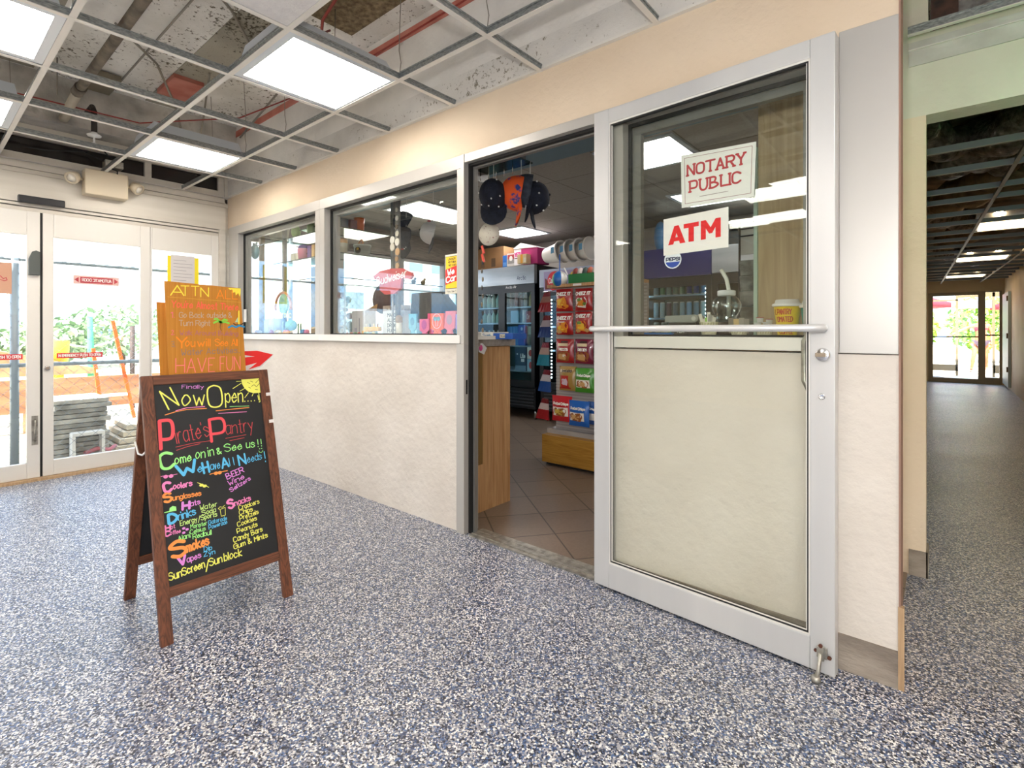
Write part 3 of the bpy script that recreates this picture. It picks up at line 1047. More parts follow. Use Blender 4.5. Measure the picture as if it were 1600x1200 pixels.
for i, (x, y, z, r, l, mm) in enumerate(((.62, 4.25, 2.44, .13, .9, 0), (.0, 4.25, 2.42, .10, 1.2, 0), (.6, 5.5, 2.42, .14, 1.2, 1), (-.1, 7.0, 2.45, .11, 1.4, 0), (.6, 8.6, 2.45, .12, 1.1, 1), (.1, 10.8, 2.45, .11, 1.8, 0))):
    t = thing('air_duct', ['wrinkled foil air duct lying in the dark corridor ceiling, %s' % q for q in ('nearest the header', 'second behind the header', 'third behind the header', 'left of the first lit panel', 'between the lit panels', 'deepest of the row')][i], 'duct', (x, y, z))
    b = B()
    n = int(l / .05)
    pts = [(x - .2 + .5 * k / n * (1 if i % 2 else -1) + .1, y + l * k / n, z + .04 * math.sin(k * .7 + i)) for k in range(n)]
    b.tube(pts, [r * (1 + .06 * (k % 2)) for k in range(n)], 12)
    b.build('duct_body', [noisy('crumpled_foil', h('4a4038'), h('8b8178'), 22, .35, .9, 50, metal=.5, c3=h('c9c2bb'), p3=.74), noisy('brown_duct_wrap', h('5d4a34'), h('84704f'), 9, .7, .5, 30)][mm], t)
M_diff_o = diffuser_mat('amber_lit_diffuser', (1.0, .80, .50), 1.8, 2.3)
for x, y, lab in ((.27, 6.83, 'nearest amber ceiling light of the corridor'), (.155, 9.87, 'middle amber ceiling light of the corridor'), (.055, 12.9, 'farthest amber ceiling light of the corridor, near the end doors')):
    t = thing('ceiling_light', lab, 'ceiling light', (x + .3, y + .3, cz))
    b = B(); b.box(x, x + .6, y, y + .58, cz + .008, cz + .09); b.build('lamp_housing', M_lampbody, t)
    b = B(); b.box(x + .03, x + .57, y + .03, y + .55, cz - .001, cz + .007); b.build('diffuser', M_diff_o, t)
    for cx in (x + .14, x + .44):
        b = B(); b.box(cx, cx + .05, y - .012, y - .004, cz + .06, cz + .09); b.build('lit_slot', M_slot_amber, t)
b = B(); b.box(-.05, 4.0, 3.95, 4.1, 2.5, DK); b.box(1.03, 4.0, 3.16, 3.95, 2.48, 2.5)
struct('wall_sprayed_beam', b, noisy('grey_fibre_spray', h('8a8782'), h('b3b0ab'), 24, .95, .9, 50))
b = B(); b.box(-.04, .07, 3.5, 3.62, 2.42, DK)
tag(b.build('steel_hanger', noisy('dark_rusty_steel', h('3b302b'), h('6a4a3e'), 12, .7)), 'dark rust-edged steel hanger above the corridor header at the top right', 'beam')
# end wall with its glazed doors
M_endframe = mat('brown_door_frame', h('7c6a50'), .45, .2)
b = B(); b.box(-.45, 1.15, 15.0, 15.12, 2.0, DK); b.box(-.45, -.22, 15.0, 15.12, 0, 2.0); b.box(.99, 1.15, 15.0, 15.12, 0, 2.0)
struct('wall_corridor_end', b, M_corr)
r_ = frame_root('door_7', (.4, 15.05, 0))
b = B()
for a, c in ((-.22, -.135), (.62, .735), (.955, .99)):
    b.box(a, c, 15.0, 15.08, 0, 2.0)
b.box(-.135, .62, 15.0, 15.08, 1.93, 2.0); b.box(.735, .955, 15.0, 15.08, 1.98, 2.0); b.box(-.135, .62, 15.0, 15.08, 0, .10); b.box(.735, .955, 15.0, 15.08, 0, .14)
b.build('door_frame', M_endframe, r_)
b = B(); b.box(-.135, .62, 15.02, 15.05, 1.005, 1.03); b.box(.735, .955, 15.02, 15.05, 1.04, 1.07); b.build('push_bar', M_black, r_)
b = B(); b.box(-.135, .62, 15.04, 15.045, .1, 1.93); b.box(.735, .955, 15.04, 15.045, .14, 1.98); b.build('pane', M_glass_entry, r_)
# vestibule frames beyond the end doors
b = B()
for x in (-.35, .29, .98, 1.6):
    b.box(x, x + .05, 17.4, 17.46, 0, 2.3)
for z0, z1 in ((2.12, 2.16), (1.92, 1.96), (.12, .28)):
    b.box(-.7, .34, 17.4, 17.46, z0, z1)
b.box(.34, 1.6, 17.4, 17.46, 2.0, 2.14); b.box(1.0, 1.6, 17.4, 17.46, .1, .3); b.box(-1, 1.8, 17.4, 17.46, 2.26, 2.4)
struct('wall_vestibule_frame', b, M_endframe)
b = B(); b.box(.34, .98, 17.42, 17.44, 1.72, 1.92); b.box(.34, .98, 17.42, 17.44, 2.0, 2.2)
struct('trim_vestibule_panel', b, mat('grey_transom_panel', h('8f959a'), .5))
b = B(); b.box(-1, 2.2, 15.0, 17.4, -.1, 0)
struct('floor_vestibule', b, mat('pale_vestibule_floor', h('b9c2c9'), .35))
b = B(); b.prism([(-.35, 15.5), (.32, 15.5), (.02, 16.6), (-.35, 16.6)], (0, 0, 0.001), (1, 0, 0), (0, 1, 0), (0, 0, .012))
tag(b.build('door_mat', mat('charcoal_mat', h('3c3a3f'), .95)), 'dark floor mat lying beyond the glass doors at the corridor end', 'mat')
# blue-grey door on the right wall near the end
r_ = frame_root('door_8', (1.02, 14.0, 0))
b = B(); b.box(.985, 1.028, 13.6, 14.75, .06, 1.90); b.build('door_leaf', mat('pale_blue_door', h('a9b6b8'), .4), r_)
b = B()
for z in (.35, 1.0, 1.72):
    b.box(.965, .985, 13.62, 13.70, z, z + .10)
b.build('hinge', mat('brown_hinge', h('5c4a35'), .5, .5), r_)

# ------------------------------------------------------------------ A-frame chalkboard
M_bw = wood('stained_board_wood', h('4a2a1c'), h('7d4a30'), 'Z', 1.3, .55)
M_bwx = wood('stained_board_wood_across', h('4a2a1c'), h('7d4a30'), 'Y', 1.3, .55)
M_chalk = noisy('black_chalk_panel', h('17181a'), h('222426'), 3, .55)
PEN = {k: mat('marker_' + k, h(c), .6) for k, c in dict(pu='e58fe0', ye='f1ef6d', re='f0525c', rd='c9474c', gr='a6f28a', bl='5fc1ee', pk='f58bc4', orr='ff9a4a', lg='cfee8a', yp='ffe94a', op='ff9418', rp='ff6a50', pp='f26a90', lp='c9b39c', vp='b9707a', np='8f7d76', hp='ff8580').items()}
PEN['or'] = PEN['orr']
A0 = Vector((-2.13, .596, 0))
AT = Vector((-.245, 0, .958)).normalized()
AN = Vector((AT.z, 0, -AT.x))
AS = Vector((0, 1, 0))
def bd(s_, t_, n_=0.0):
    return A0 + AS * s_ + AT * t_ + AN * n_
board = thing('sandwich_board', 'brown wooden A-frame chalkboard with colourful handwriting standing on the speckled floor', 'sign board', (-2.39, .84, 0))
def slab(s0, s1, t0, t1, n0, n1):
    return [bd(s0, t0, n0), bd(s1, t0, n0), bd(s1, t0, n1), bd(s0, t0, n1), bd(s0, t1, n0), bd(s1, t1, n0), bd(s1, t1, n1), bd(s0, t1, n1)]
for s0, s1 in ((0, .040), (.447, .487)):
    b = B(); P = slab(s0, s1, 0, .988, -.022, 0)
    for k in range(4):
        P[k] = Vector((P[k].x, P[k].y, 0.0))
    b.hexa(P); b.build('leg', M_bw, board, bevel=.002)
for t0, t1, nm in ((.950, .988, 'top_rail'), (.156, .194, 'bottom_rail')):
    b = B(); b.hexa(slab(.040, .447, t0, t1, -.020, -.002)); b.build(nm, M_bwx, board, bevel=.002)
b = B(); b.hexa(slab(.038, .449, .190, .952, -.014, -.007)); panel = b.build('chalk_panel', M_chalk, board)
# rear half mirrored about the ridge
xm = A0.x + AT.x * .99 - .012
def mir(P):
    return [Vector((2 * xm - p.x, p.y, p.z)) for p in P]
for s0, s1 in ((.006, .046), (.441, .481)):
    P = slab(s0, s1, 0, .985, -.022, 0)
    for k in range(4):
        P[k] = Vector((P[k].x, P[k].y, 0.0))
    b = B(); b.hexa(mir(P)); b.build('leg', M_bw, board, bevel=.002)
for t0, t1, nm in ((.950, .985, 'top_rail'), (.156, .194, 'bottom_rail')):
    b = B(); b.hexa(mir(slab(.046, .441, t0, t1, -.020, -.002))); b.build(nm, M_bwx, board, bevel=.002)
b = B(); b.hexa(mir(slab(.044, .443, .190, .952, -.014, -.007))); b.build('chalk_panel', M_chalk, board)
b = B(); b.tube([bd(.004, .70, -.02), bd(.0, .69, -.05), Vector((xm, .592, .655)), Vector((2 * xm - bd(0, .7).x + .01, .6, .69))], .0035, 8); b.build('spreader_cord', M_white, board)
for t_ in (.873, .750):
    b = B(); b.hexa(slab(.4675, .4885, t_ - .007, t_ + .007, -.024, .002)); b.build('tape_tab', mat('white_tape', h('ece6e2'), .6), board)
BOARD = [
 ("Finally",0.1381,0.9289,0.2171,0.9231,0.0148,"pu",0.0022),
 ("N",0.0860,0.8491,0.1224,0.8618,0.0789,"ye",0.0055),
 ("ow",0.1335,0.8582,0.2157,0.8540,0.0632,"ye",0.0048),
 ("O",0.2326,0.8385,0.2862,0.8385,0.0933,"ye",0.0060),
 ("pen",0.2972,0.8538,0.3681,0.8505,0.0593,"ye",0.0044),
 ("....",0.3757,0.8507,0.4166,0.8497,0.0317,"ye",0.0044),
 ("!",0.4367,0.8421,0.4421,0.8427,0.0296,"ye",0.0040),
 ("P",0.0490,0.7000,0.0930,0.6989,0.1080,"re",0.0127),
 ("irate's",0.1045,0.7113,0.2247,0.7232,0.0631,"rd",0.0031),
 ("P",0.2294,0.6992,0.2850,0.7002,0.0909,"re",0.0110),
 ("antry",0.2868,0.7186,0.3976,0.7199,0.0551,"rd",0.0028),
 ("C",0.0495,0.6196,0.0901,0.6252,0.0609,"gr",0.0110),
 ("ome",0.0927,0.6339,0.1493,0.6361,0.0321,"gr",0.0040),
 ("on",0.1655,0.6406,0.1995,0.6395,0.0354,"gr",0.0035),
 ("in",0.2131,0.6418,0.2334,0.6430,0.0361,"gr",0.0035),
 ("&",0.2462,0.6431,0.2610,0.6438,0.0243,"gr",0.0040),
 ("See",0.2745,0.6489,0.3426,0.6484,0.0319,"gr",0.0035),
 ("us",0.3610,0.6504,0.3965,0.6479,0.0329,"gr",0.0035),
 ("!!",0.4113,0.6469,0.4258,0.6470,0.0309,"gr",0.0035),
 ("W",0.1012,0.5836,0.1674,0.5955,0.0433,"bl",0.0110),
 ("e",0.1687,0.5857,0.1841,0.5873,0.0304,"bl",0.0040),
 ("H",0.1898,0.5775,0.2098,0.5796,0.0424,"bl",0.0080),
 ("ave",0.2162,0.5855,0.2512,0.5872,0.0309,"bl",0.0031),
 ("A",0.2592,0.5841,0.2836,0.5866,0.0386,"bl",0.0070),
 ("ll",0.2894,0.5879,0.3066,0.5895,0.0317,"bl",0.0031),
 ("N",0.3262,0.5831,0.3533,0.5853,0.0421,"bl",0.0070),
 ("eeds",0.3600,0.5876,0.4212,0.5913,0.0301,"bl",0.0026),
 ("!",0.4352,0.5772,0.4394,0.5774,0.0437,"bl",0.0040),
 ("BEER",0.2741,0.5354,0.3425,0.5521,0.0230,"pu",0.0036),
 ("Wine",0.2785,0.5089,0.3407,0.5249,0.0205,"pu",0.0030),
 ("Seltzers",0.2830,0.4825,0.3657,0.5144,0.0165,"pu",0.0028),
 ("C",0.0533,0.5330,0.0754,0.5368,0.0354,"pk",0.0100),
 ("oolers",0.0789,0.5397,0.1436,0.5395,0.0212,"pk",0.0041),
 ("S",0.0487,0.4961,0.0727,0.4991,0.0330,"or",0.0090),
 ("unglasses",0.0746,0.4986,0.1720,0.4956,0.0191,"or",0.0033),
 ("H",0.1040,0.4579,0.1271,0.4558,0.0261,"pu",0.0090),
 ("ats",0.1330,0.4626,0.1670,0.4638,0.0186,"pu",0.0030),
 ("D",0.0561,0.4175,0.0837,0.4179,0.0324,"bl",0.0100),
 ("rinks",0.0882,0.4214,0.1481,0.4279,0.0281,"bl",0.0040),
 ("Water",0.1641,0.4399,0.2255,0.4390,0.0187,"lg",0.0026),
 ("Soda",0.1691,0.4188,0.2190,0.4190,0.0175,"lg",0.0026),
 ("Energy/Sports",0.0918,0.3999,0.2221,0.4011,0.0181,"lg",0.0026),
 ("H",0.0433,0.3949,0.0586,0.3943,0.0183,"pk",0.0060),
 ("ot",0.0609,0.3960,0.0744,0.3968,0.0151,"pk",0.0022),
 ("C",0.0419,0.3749,0.0560,0.3749,0.0173,"pk",0.0060),
 ("offee",0.0577,0.3758,0.0911,0.3745,0.0150,"pk",0.0022),
 ("Monster",0.1267,0.3785,0.1835,0.3779,0.0154,"gr",0.0022),
 ("Gatorade",0.1895,0.3773,0.2570,0.3775,0.0149,"bl",0.0022),
 ("Celsius",0.1235,0.3602,0.1764,0.3594,0.0154,"gr",0.0022),
 ("Powerade",0.1893,0.3591,0.2570,0.3624,0.0149,"bl",0.0022),
 ("Alani",0.0825,0.3459,0.1216,0.3483,0.0174,"gr",0.0026),
 ("Redbull",0.1306,0.3390,0.1962,0.3374,0.0177,"gr",0.0026),
 ("S",0.2696,0.4175,0.2897,0.4200,0.0351,"pk",0.0090),
 ("nacks",0.2925,0.4234,0.3573,0.4302,0.0218,"pk",0.0037),
 ("Crackers",0.3080,0.4023,0.3896,0.4094,0.0183,"ye",0.0028),
 ("Chips",0.3076,0.3833,0.3604,0.3850,0.0182,"ye",0.0028),
 ("Pretzels",0.3065,0.3614,0.3824,0.3686,0.0181,"ye",0.0028),
 ("Cookies",0.2956,0.3388,0.3729,0.3447,0.0180,"ye",0.0028),
 ("Peanuts",0.2916,0.3129,0.3728,0.3195,0.0179,"ye",0.0028),
 ("Candy Bars",0.2761,0.2821,0.3902,0.2935,0.0202,"ye",0.0033),
 ("Gum & Mints",0.2736,0.2568,0.4084,0.2639,0.0193,"ye",0.0033),
 ("S",0.0592,0.2881,0.1063,0.2929,0.0566,"or",0.0130),
 ("mokes",0.1079,0.2971,0.1853,0.3030,0.0346,"or",0.0062),
 ("Dip",0.1652,0.2822,0.1926,0.2813,0.0162,"bl",0.0026),
 ("Zyn",0.1622,0.2630,0.2025,0.2621,0.0169,"bl",0.0026),
 ("V",0.0779,0.2570,0.1015,0.2593,0.0294,"pu",0.0090),
 ("apes",0.1050,0.2605,0.1524,0.2638,0.0216,"pu",0.0033),
 ("SunScreen",0.0435,0.2150,0.1625,0.2247,0.0274,"ye",0.0040),
 ("/",0.1663,0.2162,0.1753,0.2156,0.0302,"ye",0.0045),
 ("Sun",0.1804,0.2210,0.2247,0.2232,0.0281,"ye",0.0040),
 ("block",0.2332,0.2228,0.3000,0.2233,0.0286,"ye",0.0040),
]
o_ = bd(0, 0, -.0064)
for s_, x0, y0, x1, y1, cap, c_, th in BOARD:
    dx, dy = x1 - x0, y1 - y0
    ux = AS * dx + AT * dy
    l = ux.length
    ux.normalize()
    uy = AN.cross(ux)
    letters(s_, o_ + AS * x0 + AT * y0, ux, uy, cap, PEN[c_], panel, width=max(l, .002), th=th, name='chalk_lettering', wob=.0006)
def bl(pts, c_, th=.003):
    line_mark(pts, o_, AS, AT, PEN[c_], panel, th, 'chalk_stroke')
bl([(0.0723, 0.8293), (0.11, .838), (0.1485, 0.8418), (0.2212, 0.8383)], 'or'); bl([(0.1103, 0.8414), (0.1491, 0.8491), (0.2151, 0.8465)], 'pk')
bl([(0.3123, 0.8356), (0.3913, 0.8293)], 'gr', .002); bl([(0.2567, 0.824), (0.3905, 0.8225)], 'or'); bl([(0.2649, 0.8119), (0.3786, 0.8053)], 'pk', .0025)
for p in ([(0.0996, 0.6989), (.16, .704), (0.2252, 0.7034)], [(0.1007, 0.686), (.14, .694), (0.1846, 0.6978)], [(0.283, 0.704), (0.3658, 0.7064)], [(0.2984, 0.6915), (0.3572, 0.6948)]):
    bl(p, 'rd', .0022)
shape_mark([(.4536, .9507), (.3707, .9507), (.372, .930), (.380, .910), (.395, .893), (.416, .884), (.440, .883), (.4536, .886)], o_, AS, AT, PEN['ye'], panel, 'chalk_sun')
for a_, b_ in (((0.3698, 0.9422), (0.3498, 0.9426)), ((0.3689, 0.9331), (0.3319, 0.9122)), ((0.3817, 0.909), (0.3605, 0.8991)), ((0.3948, 0.8879), (0.3775, 0.8681)), ((0.415, 0.8833), (0.4086, 0.872)), ((0.4387, 0.8839), (0.4405, 0.8428))):
    bl([a_, b_], 'ye', .0026)
b = B()
for q in ([(.395, .935), (.405, .928)], [(.408, .940), (.418, .934)], [(.43, .93), (.446, .944)], [(.41, .915), (.422, .922), (.432, .912), (.446, .926)], [(.398, .912), (.406, .908)], [(.425, .900), (.436, .898)]):
    ribbon(b, q, .0018, lambda x, y: o_ + AS * x + AT * y + AN * .0012, n=5)
b.build('sun_scribble', M_black, panel)
for cx, cy, c_, rot in ((.0576, .593, 'pk', 0), (.0754, .5914, 'pk', 0), (.2335, .569, 'or', 0), (.2475, .5685, 'or', 0), (.1765, .534, 'ye', 0), (.1880, .528, 'ye', 0)):
    shape_mark(disc_pts(cx, cy, .0078, .0068 if c_ != 'ye' else .0055), o_, AS, AT, PEN[c_], panel, 'drawn_lens')
bl([(0.0401, 0.5967), (.050, .597), (.0576, .5955), (.0754, .5944), (0.0968, 0.5947)], 'pk', .002)
bl([(0.2112, 0.5697), (.222, .571), (.2475, .571), (0.2774, 0.5705)], 'or', .0035); bl([(.1633, .5468), (.1765, .538), (.1880, .531), (.2015, .5202)], 'ye', .0025)
shape_mark([(.043, .4600), (.0835, .4590), (.0835, .474), (.072, .479), (.062, .474), (.060, .464), (.044, .463)], o_, AS, AT, PEN['gr'], panel, 'drawn_cap')
bl([(.2355, .4236), (.2375, .3965), (.2530, .3965), (.2550, .427), (.2355, .4236), (.229, .4285), (.236, .434), (.245, .430), (.255, .436)], 'ye', .002)
for cx, cy in ((.1029, .3872), (.1137, .3803), (.1016, .3714)):
    shape_mark(disc_pts(cx, cy, .0058, .0046), o_, AS, AT, PEN['pu'], panel, 'drawn_bean')
bl([(.4114, .6290), (.4145, .6225), (.4200, .6200), (.4260, .6225), (.4290, .6280)], 'gr', .0022)
for cx in (.416, .425):
    shape_mark(disc_pts(cx, .637, .0022), o_, AS, AT, PEN['gr'], panel, 'drawn_dot')

# ------------------------------------------------------------------ orange cardboard notices stuck up above the board
M_card = noisy('orange_corrugated_card', h('c98229'), h('d38e36'), 2, .85, .35, 4, stretch=(1, 60, .5))
M_cardedge = mat('yellow_card_edge', h('e2a83c'), .8)
PX = -2.400
py, pz = Vector((0, 1, 0)), Vector((0, 0, 1))
poster = thing('cardboard_notice', 'orange cardboard notice headed ATTN ALL with hand lettering, rising above the chalkboard', 'notice', (PX, .84, .93))
b = B(); b.prism([(.683, 1.335), (.974, 1.324), (.999, .95), (1.0, .80), (.700, .80), (.698, .96)], (PX - .006, 0, 0), py, pz, (.006, 0, 0))
card = b.build('card', M_card, poster)
POSTER = [
 ("A",0.7050,1.2780,0.7520,1.2790,0.0400,"yp",0.0075),
 ("TT",0.7420,1.2790,0.8080,1.2820,0.0390,"yp",0.006),
 ("N",0.8150,1.2770,0.8450,1.2790,0.0380,"yp",0.0065),
 ("ALL",0.8770,1.2730,0.9620,1.2760,0.0370,"op",0.005),
 ("You're Almost There",0.7080,1.2290,0.9640,1.2250,0.0280,"rp",0.0055),
 ("1.",0.7050,1.1870,0.7180,1.1880,0.0220,"pp",0.004),
 ("Go Back outside &",0.7360,1.1880,0.9380,1.1910,0.0220,"lp",0.0038),
 ("Turn Right",0.7350,1.1550,0.8500,1.1560,0.0220,"lp",0.0038),
 ("2.",0.7070,1.1180,0.7180,1.1180,0.0190,"pp",0.003),
 ("Walk Around Building",0.7380,1.1160,0.9640,1.1130,0.0190,"vp",0.0035),
 ("3.",0.7070,1.0690,0.7210,1.0680,0.0220,"np",0.003),
 ("Y",0.7250,1.0640,0.7620,1.0630,0.0440,"op",0.009),
 ("ou",0.7580,1.0690,0.7920,1.0680,0.0320,"op",0.0065),
 ("will",0.8030,1.0690,0.8500,1.0680,0.0300,"op",0.0065),
 ("See All",0.8710,1.0700,0.9620,1.0670,0.0290,"op",0.0055),
 ("Water Activities...",0.7430,1.0330,0.9740,1.0360,0.0250,"np",0.0042),
 ("HAVE",0.7230,0.9620,0.8680,0.9590,0.0580,"hp",0.0055),
 ("FUN",0.8910,0.9620,0.9740,0.9610,0.0590,"hp",0.0055),
]
po = Vector((PX + .0005, 0, 0))
for s_, x0, y0, x1, y1, cap, c_, th in POSTER:
    letters(s_, po + py * x0 + pz * y0, py * (x1 - x0) + pz * (y1 - y0), pz, cap, PEN[c_], card, width=math.hypot(x1 - x0, y1 - y0), th=th * .62, name='marker_lettering', wob=.0008)
line_mark([(0.693, 1.271), (0.98, 1.261)], po, py, pz, M_cardedge, card, .002, 'ruled_line')
shape_mark([(.923, 1.322), (.930, 1.314), (.940, 1.316), (.938, 1.300), (.952, 1.306), (.955, 1.290), (.965, 1.302), (.972, 1.286), (.975, 1.300), (.976, 1.3235)], po, py, pz, PEN['yp'], card, 'drawn_sun')
M_palm = mat('marker_palm_green', h('8fe04a'), .6)
for q in ([(.893, 1.170), (.880, 1.176), (.866, 1.168)], [(.893, 1.170), (.878, 1.186), (.868, 1.184)], [(.893, 1.170), (.908, 1.184), (.918, 1.180)], [(.893, 1.170), (.912, 1.172), (.926, 1.167)]):
    line_mark(q, po, py, pz, M_palm, card, .008, 'drawn_palm_leaf')
line_mark([(.893, 1.165), (.890, 1.150), (.895, 1.135)], po, py, pz, mat('marker_trunk', h('8a5a30'), .6), card, .003, 'drawn_trunk')
line_mark([(.968, 1.222), (.968, 1.166)], po, py, pz, PEN['yp'], card, .006, 'drawn_mast')
shape_mark([(.951, 1.172), (.964, 1.172), (.964, 1.195)], po, py, pz, mat('marker_sail', h('b9d8b0'), .6), card, 'drawn_sail')
line_mark([(.946, 1.166), (.955, 1.160), (.975, 1.160), (.985, 1.167)], po, py, pz, M_black, card, .004, 'drawn_hull')
line_mark([(.925, 1.149), (.94, 1.156), (.955, 1.150), (.97, 1.157), (.99, 1.152)], po, py, pz, mat('marker_sea', h('2c94c8'), .6), card, .008, 'drawn_sea')
b = B(); b.prism([(.664, 1.250), (.97, 1.24), (.99, .80), (.684, .80)], (PX - .035, 0, 0), py, pz, (.006, 0, 0))
tag(b.build('cardboard_sheet', M_card), 'plain second orange cardboard sheet standing just behind the lettered notice', 'cardboard')
t = thing('arrow_sign', 'red arrow cut from white board pointing right from behind the orange notice', 'arrow sign', (-2.42, 1.0, .98))
ay = [(.985, 1.043), (1.004, 1.044), (1.056, 1.045), (1.134, 1.022), (1.072, .966), (1.016, .950), (.985, .955)]
b = B(); b.prism(ay, (-2.424, 0, 0), py, pz, (.004, 0, 0)); a_ = b.build('backing', M_paper, t)
M_arr = mat('arrow_red', h('ef2b2b'), .5)
for q in ([(.985, 1.038), (1.004, 1.041), (1.056, 1.042), (1.129, 1.022), (1.069, .971), (1.016, .957), (1.056, .987), (1.0, .974), (.985, 1.0), (1.0, 1.013), (1.046, 1.016), (.985, 1.026)],):
    shape_mark(q, (-2.4196, 0, 0), py, pz, M_arr, a_, 'arrow')

# ------------------------------------------------------------------ things on the entry
t = thing('emergency_light', 'cream twin-head emergency lamp box mounted above the entry doors', 'emergency light', (-5.2, 1.07, 2.22))
b = B(); b.box(-5.25, -5.13, .925, 1.205, 2.215, 2.415); b.build('case', mat('aged_cream_plastic', h('d9cbb0'), .45), t, bevel=.008)
for y, s_ in ((.86, -1), (1.265, 1)):
    b = B(); b.tube([(-5.18, y - s_ * .06, 2.33), (-5.17, y - s_ * .02, 2.33)], .012, 10)
    b.lathe([(.0, -.045), (.03, -.04), (.045, .0), (.048, .03), (.040, .032)], (-5.16, y, 2.33), 16, axis=(.6, s_ * .5, -.5))
    hd = b.build('lamp_head', mat('aged_cream_plastic'), t)
    b = B(); b.lathe([(.040, .031), (.0, .036)], (-5.16, y, 2.33), 16, axis=(.6, s_ * .5, -.5)); b.build('lens', mat('frosted_lens', h('e8e2d4'), .3), hd)
b = B(); b.box(XE + .05, XE + .09, .555, .82, 2.092, 2.145)
tag(b.build('motion_sensor', mat('black_sensor', h('26262a'), .3), bevel=.006), 'long black motion sensor bar above the sliding entry doors', 'sensor')
t = thing('door_notice', 'white printed notice with yellow tape edges on the right entry pane', 'notice', (XE + .01, 1.65, 1.6))
b = B(); b.box(XE + .004, XE + .008, 1.528, 1.779, 1.42, 1.812); bk = b.build('yellow_backing', mat('yellow_card', h('f2dc28'), .6), t)
b = B(); b.box(XE + .008, XE + .010, 1.555, 1.745, 1.44, 1.822); pg = b.build('printed_page', mat('grey_page', h('cfcac8'), .7), t)
for i in range(9):
    line_mark([(1.575, 1.775 - i * .03), (1.575 + (.15 if i % 3 else .10), 1.775 - i * .03)], (XE + .0105, 0, 0), py, pz, mat('grey_ink', h('7d7a80'), .7), pg, .003, 'text_line')
M_decal = mat('red_decal', h('b53a45'), .5)
t = thing('door_decal', 'maroon and white decal with an arrow at each end on the centre pane', 'decal', (XE + .01, 1.03, 1.545))
b = B(); b.box(XE + .004, XE + .0055, .882, 1.178, 1.512, 1.582); d_ = b.build('decal_sheet', mat('pale_pink_sheet', h('ddb7ae'), .5), t)
b = B(); b.box(XE + .0055, XE + .0062, .925, 1.135, 1.523, 1.571)
b.add([(XE + .0062, .888, 1.547), (XE + .0062, .915, 1.526), (XE + .0062, .915, 1.568)], [(0, 1, 2)]); b.add([(XE + .0062, 1.172, 1.547), (XE + .0062, 1.145, 1.526), (XE + .0062, 1.145, 1.568)], [(0, 1, 2)])
b.build('decal_field', M_decal, t)
letters('AUTOMATIC DOOR', (XE + .0066, .935, 1.537), py, pz, .022, M_paper, t, width=.19, th=.004, name='decal_lettering', mirror=True)
def emerg(y0, y1, lab):
    t = thing('door_decal', lab, 'decal', (XE + .01, (y0 + y1) / 2, .94))
    b = B(); b.box(XE + .004, XE + .0055, y0, y1, .922, .962); b.build('decal_sheet', mat('bright_red_sheet', h('d5232f'), .5), t)
    letters('IN EMERGENCY PUSH TO OPEN', (XE + .006, y0 + .012, .932), py, pz, .020, M_paper, t, width=y1 - y0 - .024, th=.0042, name='decal_lettering')
emerg(.782, 1.068, 'red IN EMERGENCY PUSH TO OPEN strip on the centre sliding pane')
emerg(.300, .589, 'red push to open strip on the left pane, cut by the picture edge')
t = thing('door_notice', 'brown paper notice on the left entry pane, cut by the picture edge', 'notice', (XE + .01, .4, 1.52))
b = B(); b.box(XE + .004, XE + .006, .20, .530, 1.411, 1.640); pg = b.build('sheet', mat('tan_paper', h('c89a80'), .8), t)
line_mark([(.44, 1.545), (.47, 1.54), (.485, 1.52), (.50, 1.53), (.505, 1.512), (.49, 1.505), (.45, 1.52)], (XE + .0065, 0, 0), py, pz, M_decal, pg, .005, 'drawn_squiggle')
t = thing('window_sticker', 'white PUSH style card taped on the first shop window edge', 'card', (-4.98, W + .05, 1.28))
b = B(); b.box(-5.01, -4.955, W + .036, W + .04, 1.22, 1.34); b.build('card', M_paper, t)
t['label'] = 'small blank grey card taped low on the left edge of the first shop window'

# ------------------------------------------------------------------ outside the entry
b = B(); b.box(-60, -5.35, -30, 40, -.14, -.04)
struct('ground_outside', b, noisy('pale_dusty_ground', h('b5aa98'), h('cfc6b6'), 1.2, .95, .4, 8))
M_fence = mat('galvanised_pipe', h('93a0aa'), .45, .5)
fence = thing('chain_link_fence', 'galvanised chain link fence panels standing right outside the entry doors', 'fence', (-6.0, .6, -.04))
FX = -5.98
for y in (-4.2, -1.8, .615, 3.0, 5.4, 7.8, 10.2, 12.6):
    b = B(); b.tube([(FX, y, -.04), (FX, y, 1.75)], .030, 12); b.build('post', M_fence, fence)
for z in (1.742, .845):
    b = B(); b.tube([(FX, -6, z), (FX, 14, z)], .018, 10); b.build('rail', M_fence, fence)
b = B()
p_ = .075
y = -4.6
yy = []
zmax, zmin = 1.76, 0.0
d = zmax - zmin
k = 0
y0 = -3.0
while y0 < 13.0:
    for s_ in (1, -1):
        # zigzag drawn as straight diagonals clipped to the panel
        a = (FX + .02, y0, zmin); c = (FX + .02, y0 + s_ * d, zmax)
        b.obox(a, c, .0028, .0028, up=(1, 0, 0))
    y0 += p_ * 1.35
b.build('wire_mesh', M_fence, fence)
b = B()
y0 = -2
while y0 < 12:
    b.obox((FX + .02, y0, 1.74), (FX + .02, y0 + .02, 1.79), .003, .003, up=(1, 0, 0)); b.obox((FX + .02, y0 + .02, 1.79), (FX + .02, y0 + .035, 1.75), .003, .003, up=(1, 0, 0))
    y0 += .10
b.build('wire_tips', M_fence, fence, kind='stuff')
